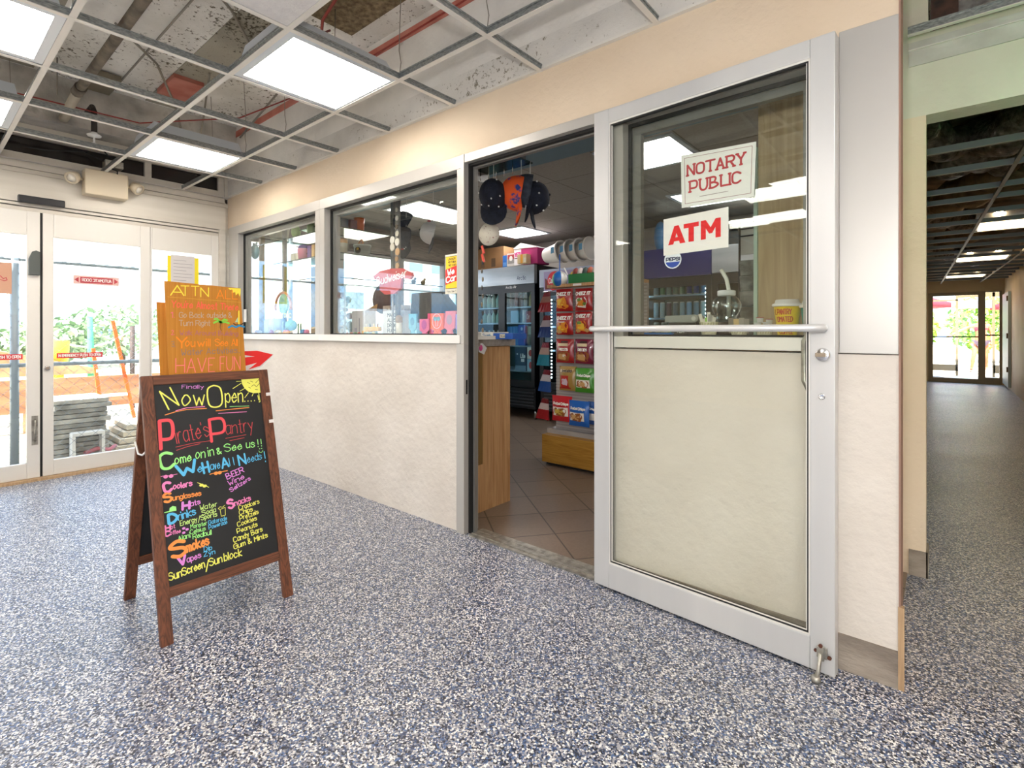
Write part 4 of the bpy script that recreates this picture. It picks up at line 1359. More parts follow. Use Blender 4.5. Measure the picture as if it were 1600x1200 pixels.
# stacked pavers
t = thing('paver_stack', 'stack of grey paving slabs behind the fence outside the centre door', 'paving stack', (-6.6, 1.3, -.04))
rr = random.Random(3)
for i in range(12):
    b = B(); j = rr.uniform(-.02, .02)
    b.box(-6.75 + j, -6.2 + j, .88 + j, 1.30 + j, -.04 + i * .045, -.04 + i * .045 + .038); b.build('slab', noisy('grey_paver', h('86857f'), h('b5b3ab'), 8, .9, .4, 30), t, bevel=.003)
t = thing('plastic_stool', 'low white plastic stool before the paver stack', 'stool', (-6.1, 1.2, -.04))
b = B(); b.box(-6.17, -6.05, 1.0, 1.24, .17, .20); b.build('seat', M_white, t, bevel=.006)
for y in (1.0, 1.215):
    b = B(); b.box(-6.17, -6.05, y, y + .025, -.04, .17); b.build('leg', M_white, t)
b = B(); b.tube([(-6.1, 1.1, .0), (-6.15, 1.2, .02), (-6.1, 1.28, .0), (-6.16, 1.34, .02)], .02, 8)
tag(b.build('rag', mat('pink_rag', h('c97a86'), .9)), 'crumpled pink rag on the ground beside the white stool', 'rag')
t = thing('slab_pile', 'pale stone slabs heaped to the right of the paver stack', 'slabs', (-6.6, 1.9, -.04))
for i in range(4):
    b = B(); b.box(-6.9 + .05 * i, -6.15 - .04 * i, 1.34 + .04 * i, 2.5, -.04 + .06 * i, -.04 + .06 * i + .05); b.build('slab', noisy('cream_slab', h('c9bda8'), h('ddd3c0'), 3, .9), t, bevel=.004)
t = thing('barrier', 'long rust-brown board barrier beyond the paver stack', 'barrier', (-8, 1.5, -.04))
b = B(); b.box(-8.05, -8.0, -1.0, 2.9, .20, .58); b.build('board', noisy('rust_board', h('8f6248'), h('b98867'), 3, .8, .2, 20, stretch=(1, .4, 3), c3=h('5c4a44'), p3=.75), t)
for y in (-.8, .9, 2.7):
    b = B(); b.box(-8.1, -8.05, y, y + .06, -.04, .58); b.build('leg', M_tan, t)
b = B(); b.prism([(-1.5, .58), (1.9, .58), (.2, 1.05), (-1.0, 1.25)], (-8.6, 0, 0), py, pz, (-.4, 0, 0))
tag(b.build('sand_heap', noisy('tan_sand', h('b08a66'), h('cfae86'), 2, .95, .5, 14)), 'tan heap of sand rising behind the rust-brown barrier', 'sand heap')
t = thing('ladder', 'orange stepladder leaning beyond the fence', 'ladder', (-7.2, 1.5, -.04))
for a, c in (((-7.0, 1.33, .95), (-6.95, 1.42, -.04)), ((-7.0, 1.50, 1.25), (-6.95, 1.72, -.04))):
    b = B(); b.obox(a, c, .032, .03, up=(1, 0, 0)); b.build('rail', mat('safety_orange', h('e2672f'), .5), t)
for z in (.15, .42, .69):
    b = B(); b.box(-7.0, -6.95, 1.40 - (z - .1) * .08, 1.69 - (z - .1) * .2, z, z + .03); b.build('rung', mat('pale_rung', h('dfe3e2'), .4), t)
for y, z1, m, lab in ((1.22, 1.25, mat('dark_bollard', h('4b3f3d'), .8), 'dark weathered bollard with rope, left of the green post'), (2.28, 1.22, mat('dark_bollard'), 'dark weathered bollard with rope, right of the green post')):
    b = B(); b.tube([(-9.5, y, -.04), (-9.5, y, z1)], .032, 10); tag(b.build('bollard', m), lab, 'bollard')
for y, lab in ((1.75, 'green netting wrapped post between the two dark bollards'), (2.95, 'green netting wrapped post near the right stile of the centre door')):
    b = B(); b.tube([(-9.4, y, -.04), (-9.42, y + .02, .6), (-9.4, y, 1.35)], [.035, .045, .03], 10); tag(b.build('netting_post', mat('green_netting', h('4fae86'), .8)), lab, 'post')
b = B(); b.tube([(-9.5, 1.22, 1.15), (-9.5, 1.5, .95), (-9.5, 1.75, .9), (-9.5, 2.0, .97), (-9.5, 2.28, 1.15), (-9.5, 2.6, .95), (-9.5, 2.9, 1.1)], .012, 8)
tag(b.build('rope', M_paper), 'slack pale rope strung between the bollards', 'rope')
b = B(); b.lathe([(.0, .62), (.12, .62), (.15, 1.0), (.0, 1.02)], (-9.2, 1.35, 0), 14); b.box(-9.3, -9.1, 1.28, 1.42, -.04, .62)
tag(b.build('litter_bin', mat('yellow_bin', h('efc33a'), .5)), 'yellow bin on a stand behind the fence, left of the green post', 'bin')

def tree(x, y, z0, w_, h_, lab, cat='tree', seed=1, cols=('5d7f4d', '8fae6c'), n=900, leaf=.12, trunk=True):
    rr = random.Random(seed)
    t = thing('leafy_tree' if cat == 'tree' else 'shrub', lab, cat, (x, y, z0))
    b = B()
    for i in range(n):
        a, e, q = rr.uniform(0, 6.28), rr.uniform(-1, 1), rr.uniform(.55, 1.0)
        cx = x + w_ * .5 * q * math.cos(a) * math.sqrt(1 - e * e); cy = y + w_ * q * .5 * math.sin(a) * math.sqrt(1 - e * e) * 1.2; cz_ = z0 + h_ * (.55 + .42 * e * q)
        s_ = leaf * rr.uniform(.6, 1.3)
        u = Vector((rr.uniform(-1, 1), rr.uniform(-1, 1), rr.uniform(-1, 1))).normalized() * s_; v_ = u.orthogonal().normalized() * s_ * .6
        c = Vector((cx, cy, cz_))
        b.add([c - u, c - v_, c + u, c + v_], [(0, 1, 2, 3)], rr.randint(0, 1))
    b.build('foliage', [mat('leaf_' + cols[0], h(cols[0]), .7), mat('leaf_' + cols[1], h(cols[1]), .7)], t)
    if trunk:
        b = B(); b.tube([(x, y, z0), (x + .05, y, z0 + h_ * .55)], [.09, .05], 8); b.build('trunk', mat('bark', h('6a5a48'), .9), t)
for i, (x, y, w_, h_, lab) in enumerate(((-22, 1.6, 2.2, 1.3, 'low pale tree left of the yellow bin beyond the fence'), (-21, 3.1, 2.0, 1.7, 'grey-green tree behind the green netting post'), (-22, 5.0, 2.9, 2.2, 'fullest tree of the row, behind the right part of the centre door'), (-22, 7.8, 2.2, 1.5, 'tree at the right end of the row beyond the fence'), (-24, -.6, 3.0, 1.6, 'dull shrub-like tree seen through the left pane'))):
    tree(x, y, -.04, w_, h_, lab, seed=i + 3, cols=('86a07f', 'b0c8a4'))
# buildings seen through the shop and by the entry
def block(name, lab, x0, x1, y0, y1, z1, m, nw, nz_, face='x', wc='6fa3c4', cat='building'):
    t = thing(name, lab, cat, ((x0 + x1) / 2, (y0 + y1) / 2, -.04))
    b = B(); b.box(x0, x1, y0, y1, -.04, z1); b.build('walls', m, t)
    mw = mat('window_' + wc, h(wc), .2)
    for i in range(nw):
        for j in range(nz_):
            zz = .9 + j * (z1 - 1.0) / nz_
            a = y0 + (y1 - y0) * (i + .2) / nw; c = y0 + (y1 - y0) * (i + .8) / nw
            b = B(); b.box(x1, x1 + .06, a, c, zz, zz + (z1 - 1) / nz_ * .62); b.build('window', mw, t)
    return t
M_wh = noisy('white_render', h('dfe3e6'), h('eceff0'), 1, .8)
block('apartment_building', 'white tower with blue windows seen through the far shop glazing', -34, -28, 22, 30, 12, M_wh, 4, 5)
block('apartment_building', 'pale low house left of the white tower beyond the shop glazing', -32, -27, 14.5, 20.5, 4.2, noisy('pale_stucco', h('cfcdc6'), h('dcdad3'), 1, .8), 3, 2, wc='7d8f9c')
block('harbour_shed', 'long grey-blue shed beyond the fence and trees', -30, -28, 4, 12.5, 1.9, noisy('shed_metal', h('9fb4bf'), h('b5c6cf'), 1, .7), 3, 1, wc='6a7f8c', cat='shed')

# ------------------------------------------------------------------ outside the corridor end
b = B(); b.box(-12, 16, 17.4, 60, -.14, -.02)
struct('ground_terrace', b, noisy('sunlit_terrace', h('cfc3b0'), h('ded4c4'), 1, .9))
def parasol(x, y, r_, z1, lab):
    t = thing('parasol', lab, 'parasol', (x, y, 0))
    b = B(); b.tube([(x, y, 0), (x, y, z1)], .03, 8); b.build('pole', M_tan, t)
    b = B(); b.lathe([(r_, z1 - r_ * .45), (r_, z1 - r_ * .33), (0.02, z1 + .05)], (x, y, 0), 8); b.build('canopy', mat('red_canvas', h('d8303f'), .8), t)
parasol(-1.0, 21.0, 1.25, 2.45, 'red parasol on the terrace left of the end doors')
parasol(2.15, 21.5, 1.0, 2.25, 'red parasol seen through the narrow right end pane')
for i, (x, y, w_, h_, lab) in enumerate(((-1.2, 25, 2.4, 2.3, 'bright green bush behind the left end door'), (1.2, 26, 2.3, 2.6, 'tall sunlit bush behind the right end door'), (3.6, 25, 2.3, 2.0, 'bush seen through the narrow right end pane'))):
    tree(x, y, 0, w_, h_, lab, 'shrub', seed=i + 31, cols=('7fa63c', 'a9c94e'), n=900, leaf=.13, trunk=False)
t = thing('planter', 'pale planter box on the terrace beyond the left end door', 'planter', (-.15, 20, 0))
b = B(); b.box(-.45, .25, 19.8, 20.2, -.02, .45); b.build('box', M_paper, t)

# person on the terrace
def person():
    t = thing('person', 'person in a dark red top and shorts walking outside the end doors, one arm out', 'person', (.86, 19.3, 0))
    J = [((0, 0, .86), .115), ((0, 0, 1.05), .105), ((0, 0, 1.25), .13), ((0, 0, 1.36), .07), ((0, 0, 1.42), .05), ((0, -.01, 1.52), .085), ((0, -.01, 1.60), .07),
         ((-.15, 0, 1.31), .055), ((-.36, -.05, 1.20), .042), ((-.56, -.12, 1.08), .033), ((-.63, -.14, 1.03), .026),
         ((.15, 0, 1.31), .055), ((.22, .03, 1.08), .042), ((.20, -.08, .88), .032), ((.20, -.13, .83), .026),
         ((-.09, 0, .80), .085), ((-.16, -.10, .47), .058), ((-.20, -.02, .10), .036), ((-.22, -.14, .03), .032),
         ((.09, 0, .80), .085), ((.10, .06, .46), .058), ((.12, .26, .14), .036), ((.12, .20, .03), .032)]
    E_ = [(0, 1), (1, 2), (2, 3), (3, 4), (4, 5), (5, 6), (2, 7), (7, 8), (8, 9), (9, 10), (2, 11), (11, 12), (12, 13), (13, 14), (0, 15), (15, 16), (16, 17), (17, 18), (0, 19), (19, 20), (20, 21), (21, 22)]
    def skin(name, idx, grow, m, parent, sub=2):
        me = bpy.data.meshes.new(name)
        mp_ = {j: i for i, j in enumerate(idx)}
        me.from_pydata([J[j][0] for j in idx], [(mp_[a], mp_[c]) for a, c in E_ if a in mp_ and c in mp_], [])
        o = bpy.data.objects.new(name, me); COL.objects.link(o); o.parent = parent
        sk = o.modifiers.new('skin', 'SKIN')
        if not me.skin_vertices:
            with bpy.context.temp_override(object=o, active_object=o):
                pass
        for i, j in enumerate(idx):
            me.skin_vertices[0].data[i].radius = (J[j][1] * grow, J[j][1] * grow)
        me.skin_vertices[0].data[0].use_root = True
        o.modifiers.new('sub', 'SUBSURF').levels = 1
        o.modifiers['sub'].render_levels = sub
        me.materials.append(m)
        return o
    body = skin('body', list(range(len(J))), 1.0, mat('tanned_skin', h('b9744e'), .6), t)
    skin('shirt', [1, 2, 3, 7, 11], 1.15, mat('dark_red_cloth', h('7d2f3c'), .8), t)
    skin('shorts', [0, 15, 19], 1.25, mat('dark_shorts', h('4a3a48'), .8), t)
    b = B(); b.ball((.86, 19.30, 1.60), .088, 12, sc=(1, 1, .8)); b.build('hair', mat('dark_hair', h('2e211b'), .8), t)
    # hands: palm and five fingers each
    for (px_, py_, pz_), dr in (((-.66, -.15, 1.01), Vector((-.8, -.2, -.5)).normalized()), ((.20, -.155, .80), Vector((0, -.4, -.9)).normalized())):
        b = B(); o = Vector((.86 + px_, 19.3 + py_, pz_)); sd = dr.cross(Vector((0, 0, 1))).normalized()
        b.tube([o - dr * .03, o, o + dr * .04], [.022, .03, .026], 8)
        for f_ in range(4):
            q = o + dr * .04 + sd * (-.024 + .016 * f_); b.tube([q, q + dr * .04, q + dr * (.065 + .008 * (1 - abs(f_ - 1.5))) + Vector((0, 0, -.012))], [.008, .0075, .006], 6)
        q = o + sd * .028; b.tube([q, q + sd * .02 + dr * .02, q + sd * .028 + dr * .045], [.009, .008, .007], 6)
        b.build('hand', mat('tanned_skin'), t)
    for (px_, py_) in ((-.22, -.10), (.12, .20)):
        b = B(); b.ball((.86 + px_, 19.3 + py_, .035), .06, 10, sc=(.7, 1.6, .5)); b.build('shoe', mat('pale_shoe', h('c9b8b0'), .8), t)
person()

# ------------------------------------------------------------------ shop: ceiling, lights
b = B(); b.box(-5.4, -.35, W + .12, 5.98, 2.42, 2.45)
M_shopceil = tile_mat('shop_ceiling_tiles', h('b0aba6'), h('a6a19c'), h('6f6b67'), .61, 0, .9, (0.1, 0.05, 0))
struct('ceiling_shop', b, M_shopceil)
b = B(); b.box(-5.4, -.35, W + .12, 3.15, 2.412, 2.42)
struct('ceiling_shop_blue_sheen', b, mat('painted_blue_sheen', h('6f8796'), .7))  # blue-grey reflection on the shop ceiling, put into the colour of this band
for x, y, lab in ((-1.93, 3.2, 'bright white ceiling panel of the shop above the side window'), (-2.0, 4.65, 'bright white shop ceiling panel before the silver-topped cooler'),
                  (-4.5, 4.85, 'bright white shop ceiling panel seen through the doorway above the coolers'), (-4.5, 3.25, 'bright shop ceiling panel behind the first two windows')):
    troffer(x, y, lab, s=.6, cool=True, z=2.408, clips=False)

# ------------------------------------------------------------------ sales counter along the windows
M_cw = wood('light_oak_laminate', h('a87b4e'), h('c9a071'), 'Z', .8, .5, 2)
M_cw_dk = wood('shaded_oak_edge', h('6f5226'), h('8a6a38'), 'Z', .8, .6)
M_top = noisy('grey_worktop', h('8d857c'), h('a19990'), 40, .5)
ct = thing('sales_counter', 'oak-sided sales counter just inside the doorway under a grey worktop', 'counter', (-3.6, 2.45, 0))
b = B(); b.box(-2.225, -2.2, 2.345, 2.607, 0.004, 1.035); b.build('side_panel', M_cw, ct, bevel=.001)
b = B(); b.box(-5.0, -2.225, 2.585, 2.607, .004, 1.035); b.build('front_panel', M_cw, ct)
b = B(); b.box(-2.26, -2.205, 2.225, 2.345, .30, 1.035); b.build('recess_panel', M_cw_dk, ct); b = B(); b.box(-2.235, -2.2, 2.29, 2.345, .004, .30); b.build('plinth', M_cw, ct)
top = B(); top.box(-5.1, -2.18, 2.16, 2.64, 1.037, 1.082)
tag(top.build('worktop', M_top, bevel=.003), 'long grey laminate worktop running along behind the first two windows', 'worktop')
wl = B(); wl.box(-5.2, -2.10, W + .10, 2.35, 1.083, 1.104)
tag(wl.build('display_ledge', M_white_alum), 'pale display ledge inside the first two windows carrying the goods', 'ledge')
wl = B(); wl.box(-1.10, -.36, W + .10, 2.75, 1.07, 1.103)
tag(wl.build('coffee_ledge', mat('dark_ledge', h('4a4038'), .5)), 'dark ledge inside the side window carrying the coffee things', 'ledge')
b = B(); b.box(-1.06, -.40, 2.55, 2.75, .004, 1.07); tag(b.build('base_cabinet', M_cw), 'oak base cabinet under the coffee ledge, behind the side window', 'cabinet')
b = B(); b.box(-.625, -.36, 2.46, 2.50, 1.104, 2.40)
tp = thing('wood_panel', 'tall tan wood-grain panel behind the yellow cup in the side window', 'panel', (-.5, 2.48, 1.1))
b.build('board', wood('tan_cabinet_wood', h('a38a64'), h('bfa880'), 'Z', .5, .45, 2), tp)
b = B(); b.box(-.640, -.625, 2.44, 2.50, 1.104, 1.95); b.build('glass_edge', mat('pale_green_glass_edge', h('a9c0b2'), .2), tp)

def box_item(name, lab, cat, x0, x1, y0, y1, z0, z1, m, marks=(), group=None, side='-y', flap=None):
    """carton with printed marks on the face towards the window"""
    t = thing(name, lab, cat, ((x0 + x1) / 2, (y0 + y1) / 2, z0), group=group)
    b = B(); b.box(x0, x1, y0, y1, z0, z1); bd_ = b.build('carton', m, t, bevel=.001)
    if side == '-y':
        o, ux = Vector((x0, y0, z0)), Vector((1, 0, 0)); wd = x1 - x0
    else:
        o, ux = Vector((x1, y0, z0)), Vector((0, 1, 0)); wd = y1 - y0
    hh = z1 - z0
    for mk in marks:
        if mk[0] == 'r':
            _, a, c, d, e, mm = mk
            shape_mark([(a * wd, d * hh), (c * wd, d * hh), (c * wd, e * hh), (a * wd, e * hh)], o, ux, (0, 0, 1), mm, bd_, 'printed_patch', off=.0008)
        elif mk[0] == 'd':
            _, a, d, rx, ry, mm = mk
            shape_mark(disc_pts(a * wd, d * hh, rx * wd, ry * hh), o, ux, (0, 0, 1), mm, bd_, 'printed_disc', off=.0012)
        else:
            _, s_, a, d, wdt, cap, mm, th = mk
            letters(s_, o + ux * a * wd + Vector((0, 0, d * hh)), ux, (0, 0, 1), cap * hh, mm, bd_, width=wdt * wd, th=th, name='printed_lettering', off=.0016)
    return t

C_ = lambda s_, r=.5: mat('col_' + s_, h(s_), r)
# cartons on the counter
box_item('carton', 'white printed carton on the end of the grey worktop, left of the blue one', 'box', -2.385, -2.225, 2.48, 2.62, 1.083, 1.128, C_('dcdcd4'), [('t', 'Swed', .35, .35, .4, .4, C_('3b6f9a'), .003), ('d', .72, .3, .15, .25, C_('6aa0b8')), ('r', .02, .25, .1, .9, C_('a9a9a0'))])
box_item('carton', 'blue carton with a yellow mark on the end of the grey worktop', 'box', -2.220, -2.055, 2.46, 2.60, 1.083, 1.120, C_('2456a8'), [('r', .35, .62, .2, .85, C_('c9c4a0')), ('t', 'blue', .4, .4, .22, .3, C_('23406f'), .002)])

# ------------------------------------------------------------------ coolers
M_cab = mat('black_cooler_cabinet', h('121316'), .35)
M_cabin = mat('cooler_inside', h('3f5f63'), .4)
M_silver = noisy('silver_header', h('9da3a8'), h('c3c8cc'), 2, .3, stretch=(.4, 1, 3), metal=.4)
M_shelf = mat('cooler_shelf_rail', h('8fa6bb'), .4, .3)
M_led = mat('led_strip', (1, 1, 1), .5, emit=(.8, .93, 1.0), estr=3.0)
M_cglass = glass('cooler_pane', (.86, .93, .93), 1.35)
def cooler(lab, x0, x1, y0, z1, hdr, hz, text=None, shelves=(), doors=2, text2=None, led=(), deep=.72, hz0=.24):
    t = thing('drinks_cooler', lab, 'drinks cooler', ((x0 + x1) / 2, y0 + deep / 2, 0))
    b = B()
    y1 = y0 + deep
    b.box(x0, x0 + .05, y0 + .05, y1, .14, z1); b.box(x1 - .05, x1, y0 + .05, y1, .14, z1); b.box(x0 + .05, x1 - .05, y1 - .04, y1, .14, z1)
    b.box(x0 + .05, x1 - .05, y0 + .05, y1 - .04, z1 - .04, z1); b.box(x0 + .05, x1 - .05, y0 + .05, y1 - .04, .14, .42)
    b.build('cabinet', M_cab, t)
    b = B(); b.box(x0 + .05, x1 - .05, y1 - .05, y1 - .04, .42, z1 - hz0 - .02); b.build('back_liner', M_cabin, t)
    b = B(); b.box(x0, x1, y0 - .01, y0 + .05, z1 - hz0, z1); hp = b.build('header_panel', hdr, t, bevel=.002)
    b = B(); b.box(x0, x1, y0 + .02, y0 + .05, .14, .40); 
    b.build('lower_panel', M_cab, t)
    for k in range(5):
        b = B(); b.box(x0 + .06, x1 - .02, y0 + .005, y0 + .02, .17 + k * .042, .185 + k * .042); b.build('louvre', mat('dark_louvre', h('33353a'), .3), t)
    dw = (x1 - x0) / doors
    for k in range(doors):
        a, c = x0 + k * dw, x0 + (k + 1) * dw
        b = B(); zt = z1 - hz0 - .004
        b.box(a, a + .055, y0, y0 + .045, .42, zt); b.box(c - .055, c, y0, y0 + .045, .42, zt); b.box(a + .055, c - .055, y0, y0 + .045, .42, .50); b.box(a + .055, c - .055, y0, y0 + .045, zt - .10, zt)
        b.build('door_frame', M_cab, t)
        b = B(); b.box(a + .055, c - .055, y0 + .018, y0 + .022, .50, zt - .10); b.build('pane', M_cglass, t)
    for z in shelves:
        b = B(); b.box(x0 + .06, x1 - .06, y0 + .08, y1 - .08, z - .018, z); b.build('shelf', M_shelf, t)
    for xl in led:
        b = B()
        zz = .55
        while zz < z1 - hz0 - .14:
            b.box(xl - .006, xl + .006, y0 + .055, y0 + .065, zz, zz + .016); zz += .042
        b.build('light_strip', M_led, t)
    for xx in (x0 + .06, x1 - .06):
        b = B(); b.tube([(xx, y0 + .1, .004), (xx, y0 + .1, .14)], .018, 10); b.build('foot', M_chrome, t)
    if text:
        letters(text[0], (text[1], y0 - .0105, text[2]), (1, 0, 0), (0, 0, 1), text[3], text[4], hp, width=text[5], th=text[6], name='brand_lettering')
    if text2:
        letters(text2[0], (text2[1], y0 - .001, text2[2]), (1, 0, 0), (0, 0, 1), text2[3], text2[4], t, width=text2[5], th=text2[6], name='brand_lettering')
    return t
cooler('black two-door drinks cooler with a silver header seen through the doorway', -5.05, -3.94, 5.15, 1.985, M_silver, 0,
       text=('Arctic', -4.22, 1.80, .05, C_('3a3f55'), .15, .007), shelves=(1.25, .95, 1.46, .62), led=(-4.49, -5.0), text2=('Arctic Air', -4.42, 1.70, .03, C_('e8e8e8'), .18, .005))
cooler('second drinks cooler with red and blue graphics behind the snack rack', -3.86, -2.75, 5.15, 1.90, C_('b8c2d8'), 0, shelves=(1.2, .9), led=(-3.72,), hz0=.22)
cooler('black cooler with a blue lit header, behind the round soda sticker', -2.56, -1.74, 5.15, 2.0, mat('blue_purple_header', h('1c1d48'), .3, emit=h('2c2c80'), estr=.04), 0, shelves=(1.52, 1.28, 1.06), led=(-2.44, -1.815), doors=1, hz0=.30)
cooler('tall cooler with a plain silver header at the right end of the cooler row', -1.70, -.75, 5.05, 1.955, M_silver, 0, shelves=(1.4, 1.1), hz0=.26)
sh = None
# header graphics of the second cooler
hdr2 = thing('soda_poster', 'red and lilac soda poster inside the top of the second cooler', 'poster', (-3.6, 5.13, 1.7))
b = B(); b.box(-3.78, -2.9, 5.128, 5.134, 1.62, 1.87); pp = b.build('sheet', C_('a59ac4'), hdr2)
shape_mark(disc_pts(.14, .13, .105, .12), (-3.76, 5.127, 1.62), (1, 0, 0), (0, 0, 1), C_('d3242f'), pp, 'red_disc')
shape_mark([(.0, .0), (.1, .0), (.02, .13), (0, .14)], (-3.76, 5.127, 1.65), (1, 0, 0), (0, 0, 1), C_('7a2a1c'), pp, 'brown_corner', off=.0002)
letters('Coca-Cola', (-3.70, 5.1265, 1.725), (1, 0, .05), (0, 0, 1), .06, C_('f2e8e8'), pp, width=.19, th=.010, off=.001)
for (cx, cz_, cc) in ((.42, .17, 'e0b92f'), (.52, .12, 'b4572c'), (.62, .16, '7a2f24'), (.70, .12, '3f6b3a')):
    shape_mark(disc_pts(cx, cz_, .055, .06), (-3.76, 5.127, 1.62), (1, 0, 0), (0, 0, 1), C_(cc), pp, 'printed_fruit', off=.0004)

def can(name, lab, cat, x, y, z, r_, hh, m, top_=None, group=None, neck=False):
    t_ = top_ or C_('c3c7c9', .3)
    b = B()
    if neck:
        b.lathe([(r_ * .9, 0), (r_, .01), (r_, hh * .55), (r_ * .45, hh * .78), (r_ * .36, hh * .8), (r_ * .36, hh)], (x, y, z), 12, ms=[0, 0, 0, 1, 1])
    else:
        b.lathe([(r_ * .8, 0), (r_, .008), (r_, hh - .012), (r_ * .78, hh)], (x, y, z), 12, ms=[1, 0, 1])
    return tag(b.build(name, [m, t_]), lab, cat, group)
# contents of the doorway cooler
for i, (x, c) in enumerate(((-4.44, '6b5a54'), (-4.36, '8f5a5e'), (-4.28, '7a5c56'), (-4.20, '8c7f6c'), (-4.11, 'b0a882'), (-4.03, '93a9b8'))):
    can('drink_bottle', 'tall drink on the top shelf of the silver-header cooler, number %s from the light strip' % ('one', 'two', 'three', 'four', 'five', 'six')[i], 'bottle', x, 5.30, 1.461, .03, .21, C_(c), neck=i > 1)
box_item('drink_case', 'light blue drink case on the second shelf of the silver-header cooler', 'drink case', -4.43, -4.29, 5.26, 5.45, 1.251, 1.41, C_('7fb7da'))
can('drink_bottle', 'slim pale bottle between the blue case and the red cases in the cooler', 'bottle', -4.22, 5.30, 1.251, .032, .17, C_('c9cfd2'))
box_item('drink_case', 'dark red drink case on the second shelf, left of its twin', 'drink case', -4.17, -4.085, 5.26, 5.45, 1.251, 1.40, C_('8a2c3c'), [('t', 'Dr', .25, .3, .5, .4, C_('d8b8b8'), .006)])
box_item('drink_case', 'dark red drink case at the right end of the second cooler shelf', 'drink case', -4.08, -4.0, 5.26, 5.45, 1.251, 1.40, C_('9a3445'), [('t', 'Dr', .25, .3, .5, .4, C_('d8b8b8'), .006)])
box_item('drink_case', 'bright blue drink case with vertical stripes on the third cooler shelf', 'drink case', -4.45, -4.27, 5.22, 5.45, .951, 1.20, C_('2f78c8'), [('r', .3, .4, 0, 1, C_('5a9ae0')), ('r', .6, .66, 0, 1, C_('5a9ae0'))])
box_item('drink_case', 'deep blue beer case standing on the third cooler shelf', 'drink case', -4.25, -4.13, 5.20, 5.45, .951, 1.22, C_('1c4fb4'), [('d', .5, .5, .2, .1, C_('d9e4ef')), ('d', .5, .8, .15, .08, C_('9fc0ea'))])
box_item('drink_case', 'dark green-grey drink case right of the deep blue case', 'drink case', -4.11, -4.0, 5.22, 5.45, .951, 1.21, C_('52646a'), [('r', .1, .5, .55, .95, C_('8fa09c')), ('r', .2, .9, .1, .45, C_('39494b'))])
box_item('drink_case', 'navy beer case with white lettering on the lowest cooler shelf', 'drink case', -4.30, -4.12, 5.2, 5.45, .62, .93, C_('27425f'), [('t', 'Lite', .52, .55, .4, .16, C_('e4ebf2'), .010), ('r', .55, .85, .38, .5, C_('d6dfe8')), ('d', .2, .7, .06, .03, C_('cfe0f0')), ('r', 0, 1, 0, .22, C_('6d8aa6'))])
box_item('drink_case', 'white beer case with a red crest stacked on top of another on the lowest shelf', 'drink case', -4.10, -3.99, 5.2, 5.45, .78, .93, C_('d9dcd8'), [('d', .5, .5, .28, .28, C_('a8322f'))])
box_item('drink_case', 'pale blue beer case under the white one on the lowest cooler shelf', 'drink case', -4.10, -3.99, 5.2, 5.45, .62, .775, C_('9cc4dc'), [('d', .5, .5, .22, .3, C_('b23c40'))])
for j, (z, hh) in enumerate(((1.461, .22), (1.251, .18), (.951, .2))):
    for i in range(5):
        can('drink_bottle', 'clear teal-tinted bottle on the %s shelf behind the left cooler door' % ('top', 'second', 'third')[j], 'bottle', -4.94 + i * .085, 5.30, z, .032, hh, C_(('a9c9c6', '8fbdb6', 'b4c8c0')[(i + j) % 3]), group='bottles behind the left cooler door, %s shelf' % ('top', 'second', 'third')[j], neck=True)
# contents of the cooler behind the soda sticker
for j, (z, zn) in enumerate(((1.521, 'upper'), (1.281, 'lower'))):
    for i in range(8):
        c = (('7b9aa8', '6fa07c', '8fa6a0', '7f9a86', '8fb8a0', '2b4a98', '2c4f9e', '4f7fb0'), ('9fc0d8', '9db4c4', '5a3f50', '54738a', '8fb0c8', '78a8d0', '6f8ea4', '8fa9b0'))[j][i]
        can('drink_can', 'slim can number %s from the left on the %s lit shelf behind the soda sticker' % (('one', 'two', 'three', 'four', 'five', 'six', 'seven', 'eight')[i], zn), 'can', -2.38 + i * .073, 5.29, z, .027, .165, C_(c, .3))
for i in range(7):
    can('drink_can', 'dim bottle in the row just under the blue cooler header', 'bottle', -2.38 + i * .085, 5.30, 1.061, .03, .17, C_('5f6f68', .3), group='dim bottles on the bottom lit shelf')
# on top of the coolers
box_item('carton', 'brown shipping carton at the left end of the cooler top', 'box', -5.0, -4.50, 5.2, 5.6, 1.987, 2.28, noisy('brown_card', h('7d5c3a'), h('946d47'), 3, .9), [('r', .55, .7, .1, .5, C_('5a4028')), ('r', .15, .3, .1, .4, C_('6b4c30'))])
box_item('carton', 'blue carton on the cooler beside the brown one', 'box', -4.475, -4.40, 5.15, 5.4, 1.987, 2.14, C_('2f6fc4'), [('r', .1, .9, .1, .4, C_('5c96dc'))])
box_item('carton', 'white carton with a red and grey scene on the cooler top', 'box', -4.385, -4.245, 5.13, 5.4, 1.987, 2.155, C_('c9c3c0'), [('r', .1, .95, .55, .9, C_('a83a42')), ('r', .1, .95, .2, .55, C_('8d8a88')), ('d', .5, .6, .2, .2, C_('e4ded8'))])
t = thing('milk_carton_box', 'white and magenta gable-top carton on the cooler, largest of the row', 'box', (-4.1, 5.2, 1.987))
b = B(); b.box(-4.235, -4.12, 5.10, 5.35, 1.987, 2.20); c1 = b.build('white_end', C_('e8e2e6'), t)
b = B(); b.box(-4.12, -3.86, 5.10, 5.35, 1.987, 2.19); b.build('magenta_side', C_('a8246a'), t)
b = B(); b.prism([(-4.24, 2.20), (-3.85, 2.185), (-3.87, 2.20), (-4.12, 2.265), (-4.24, 2.205)], (0, 5.09, 0), (1, 0, 0), (0, 0, 1), (0, .26, 0)); b.build('flap', C_('e8e2e6'), t)
letters('YETI', (-4.225, 5.099, 2.10), (1, 0, 0), (0, 0, 1), .045, C_('cf3a86'), c1, width=.09, th=.014); line_mark([(-4.225, 2.075), (-4.135, 2.075)], (0, 5.099, 0), (1, 0, 0), (0, 0, 1), C_('5a3048'), c1, .012)
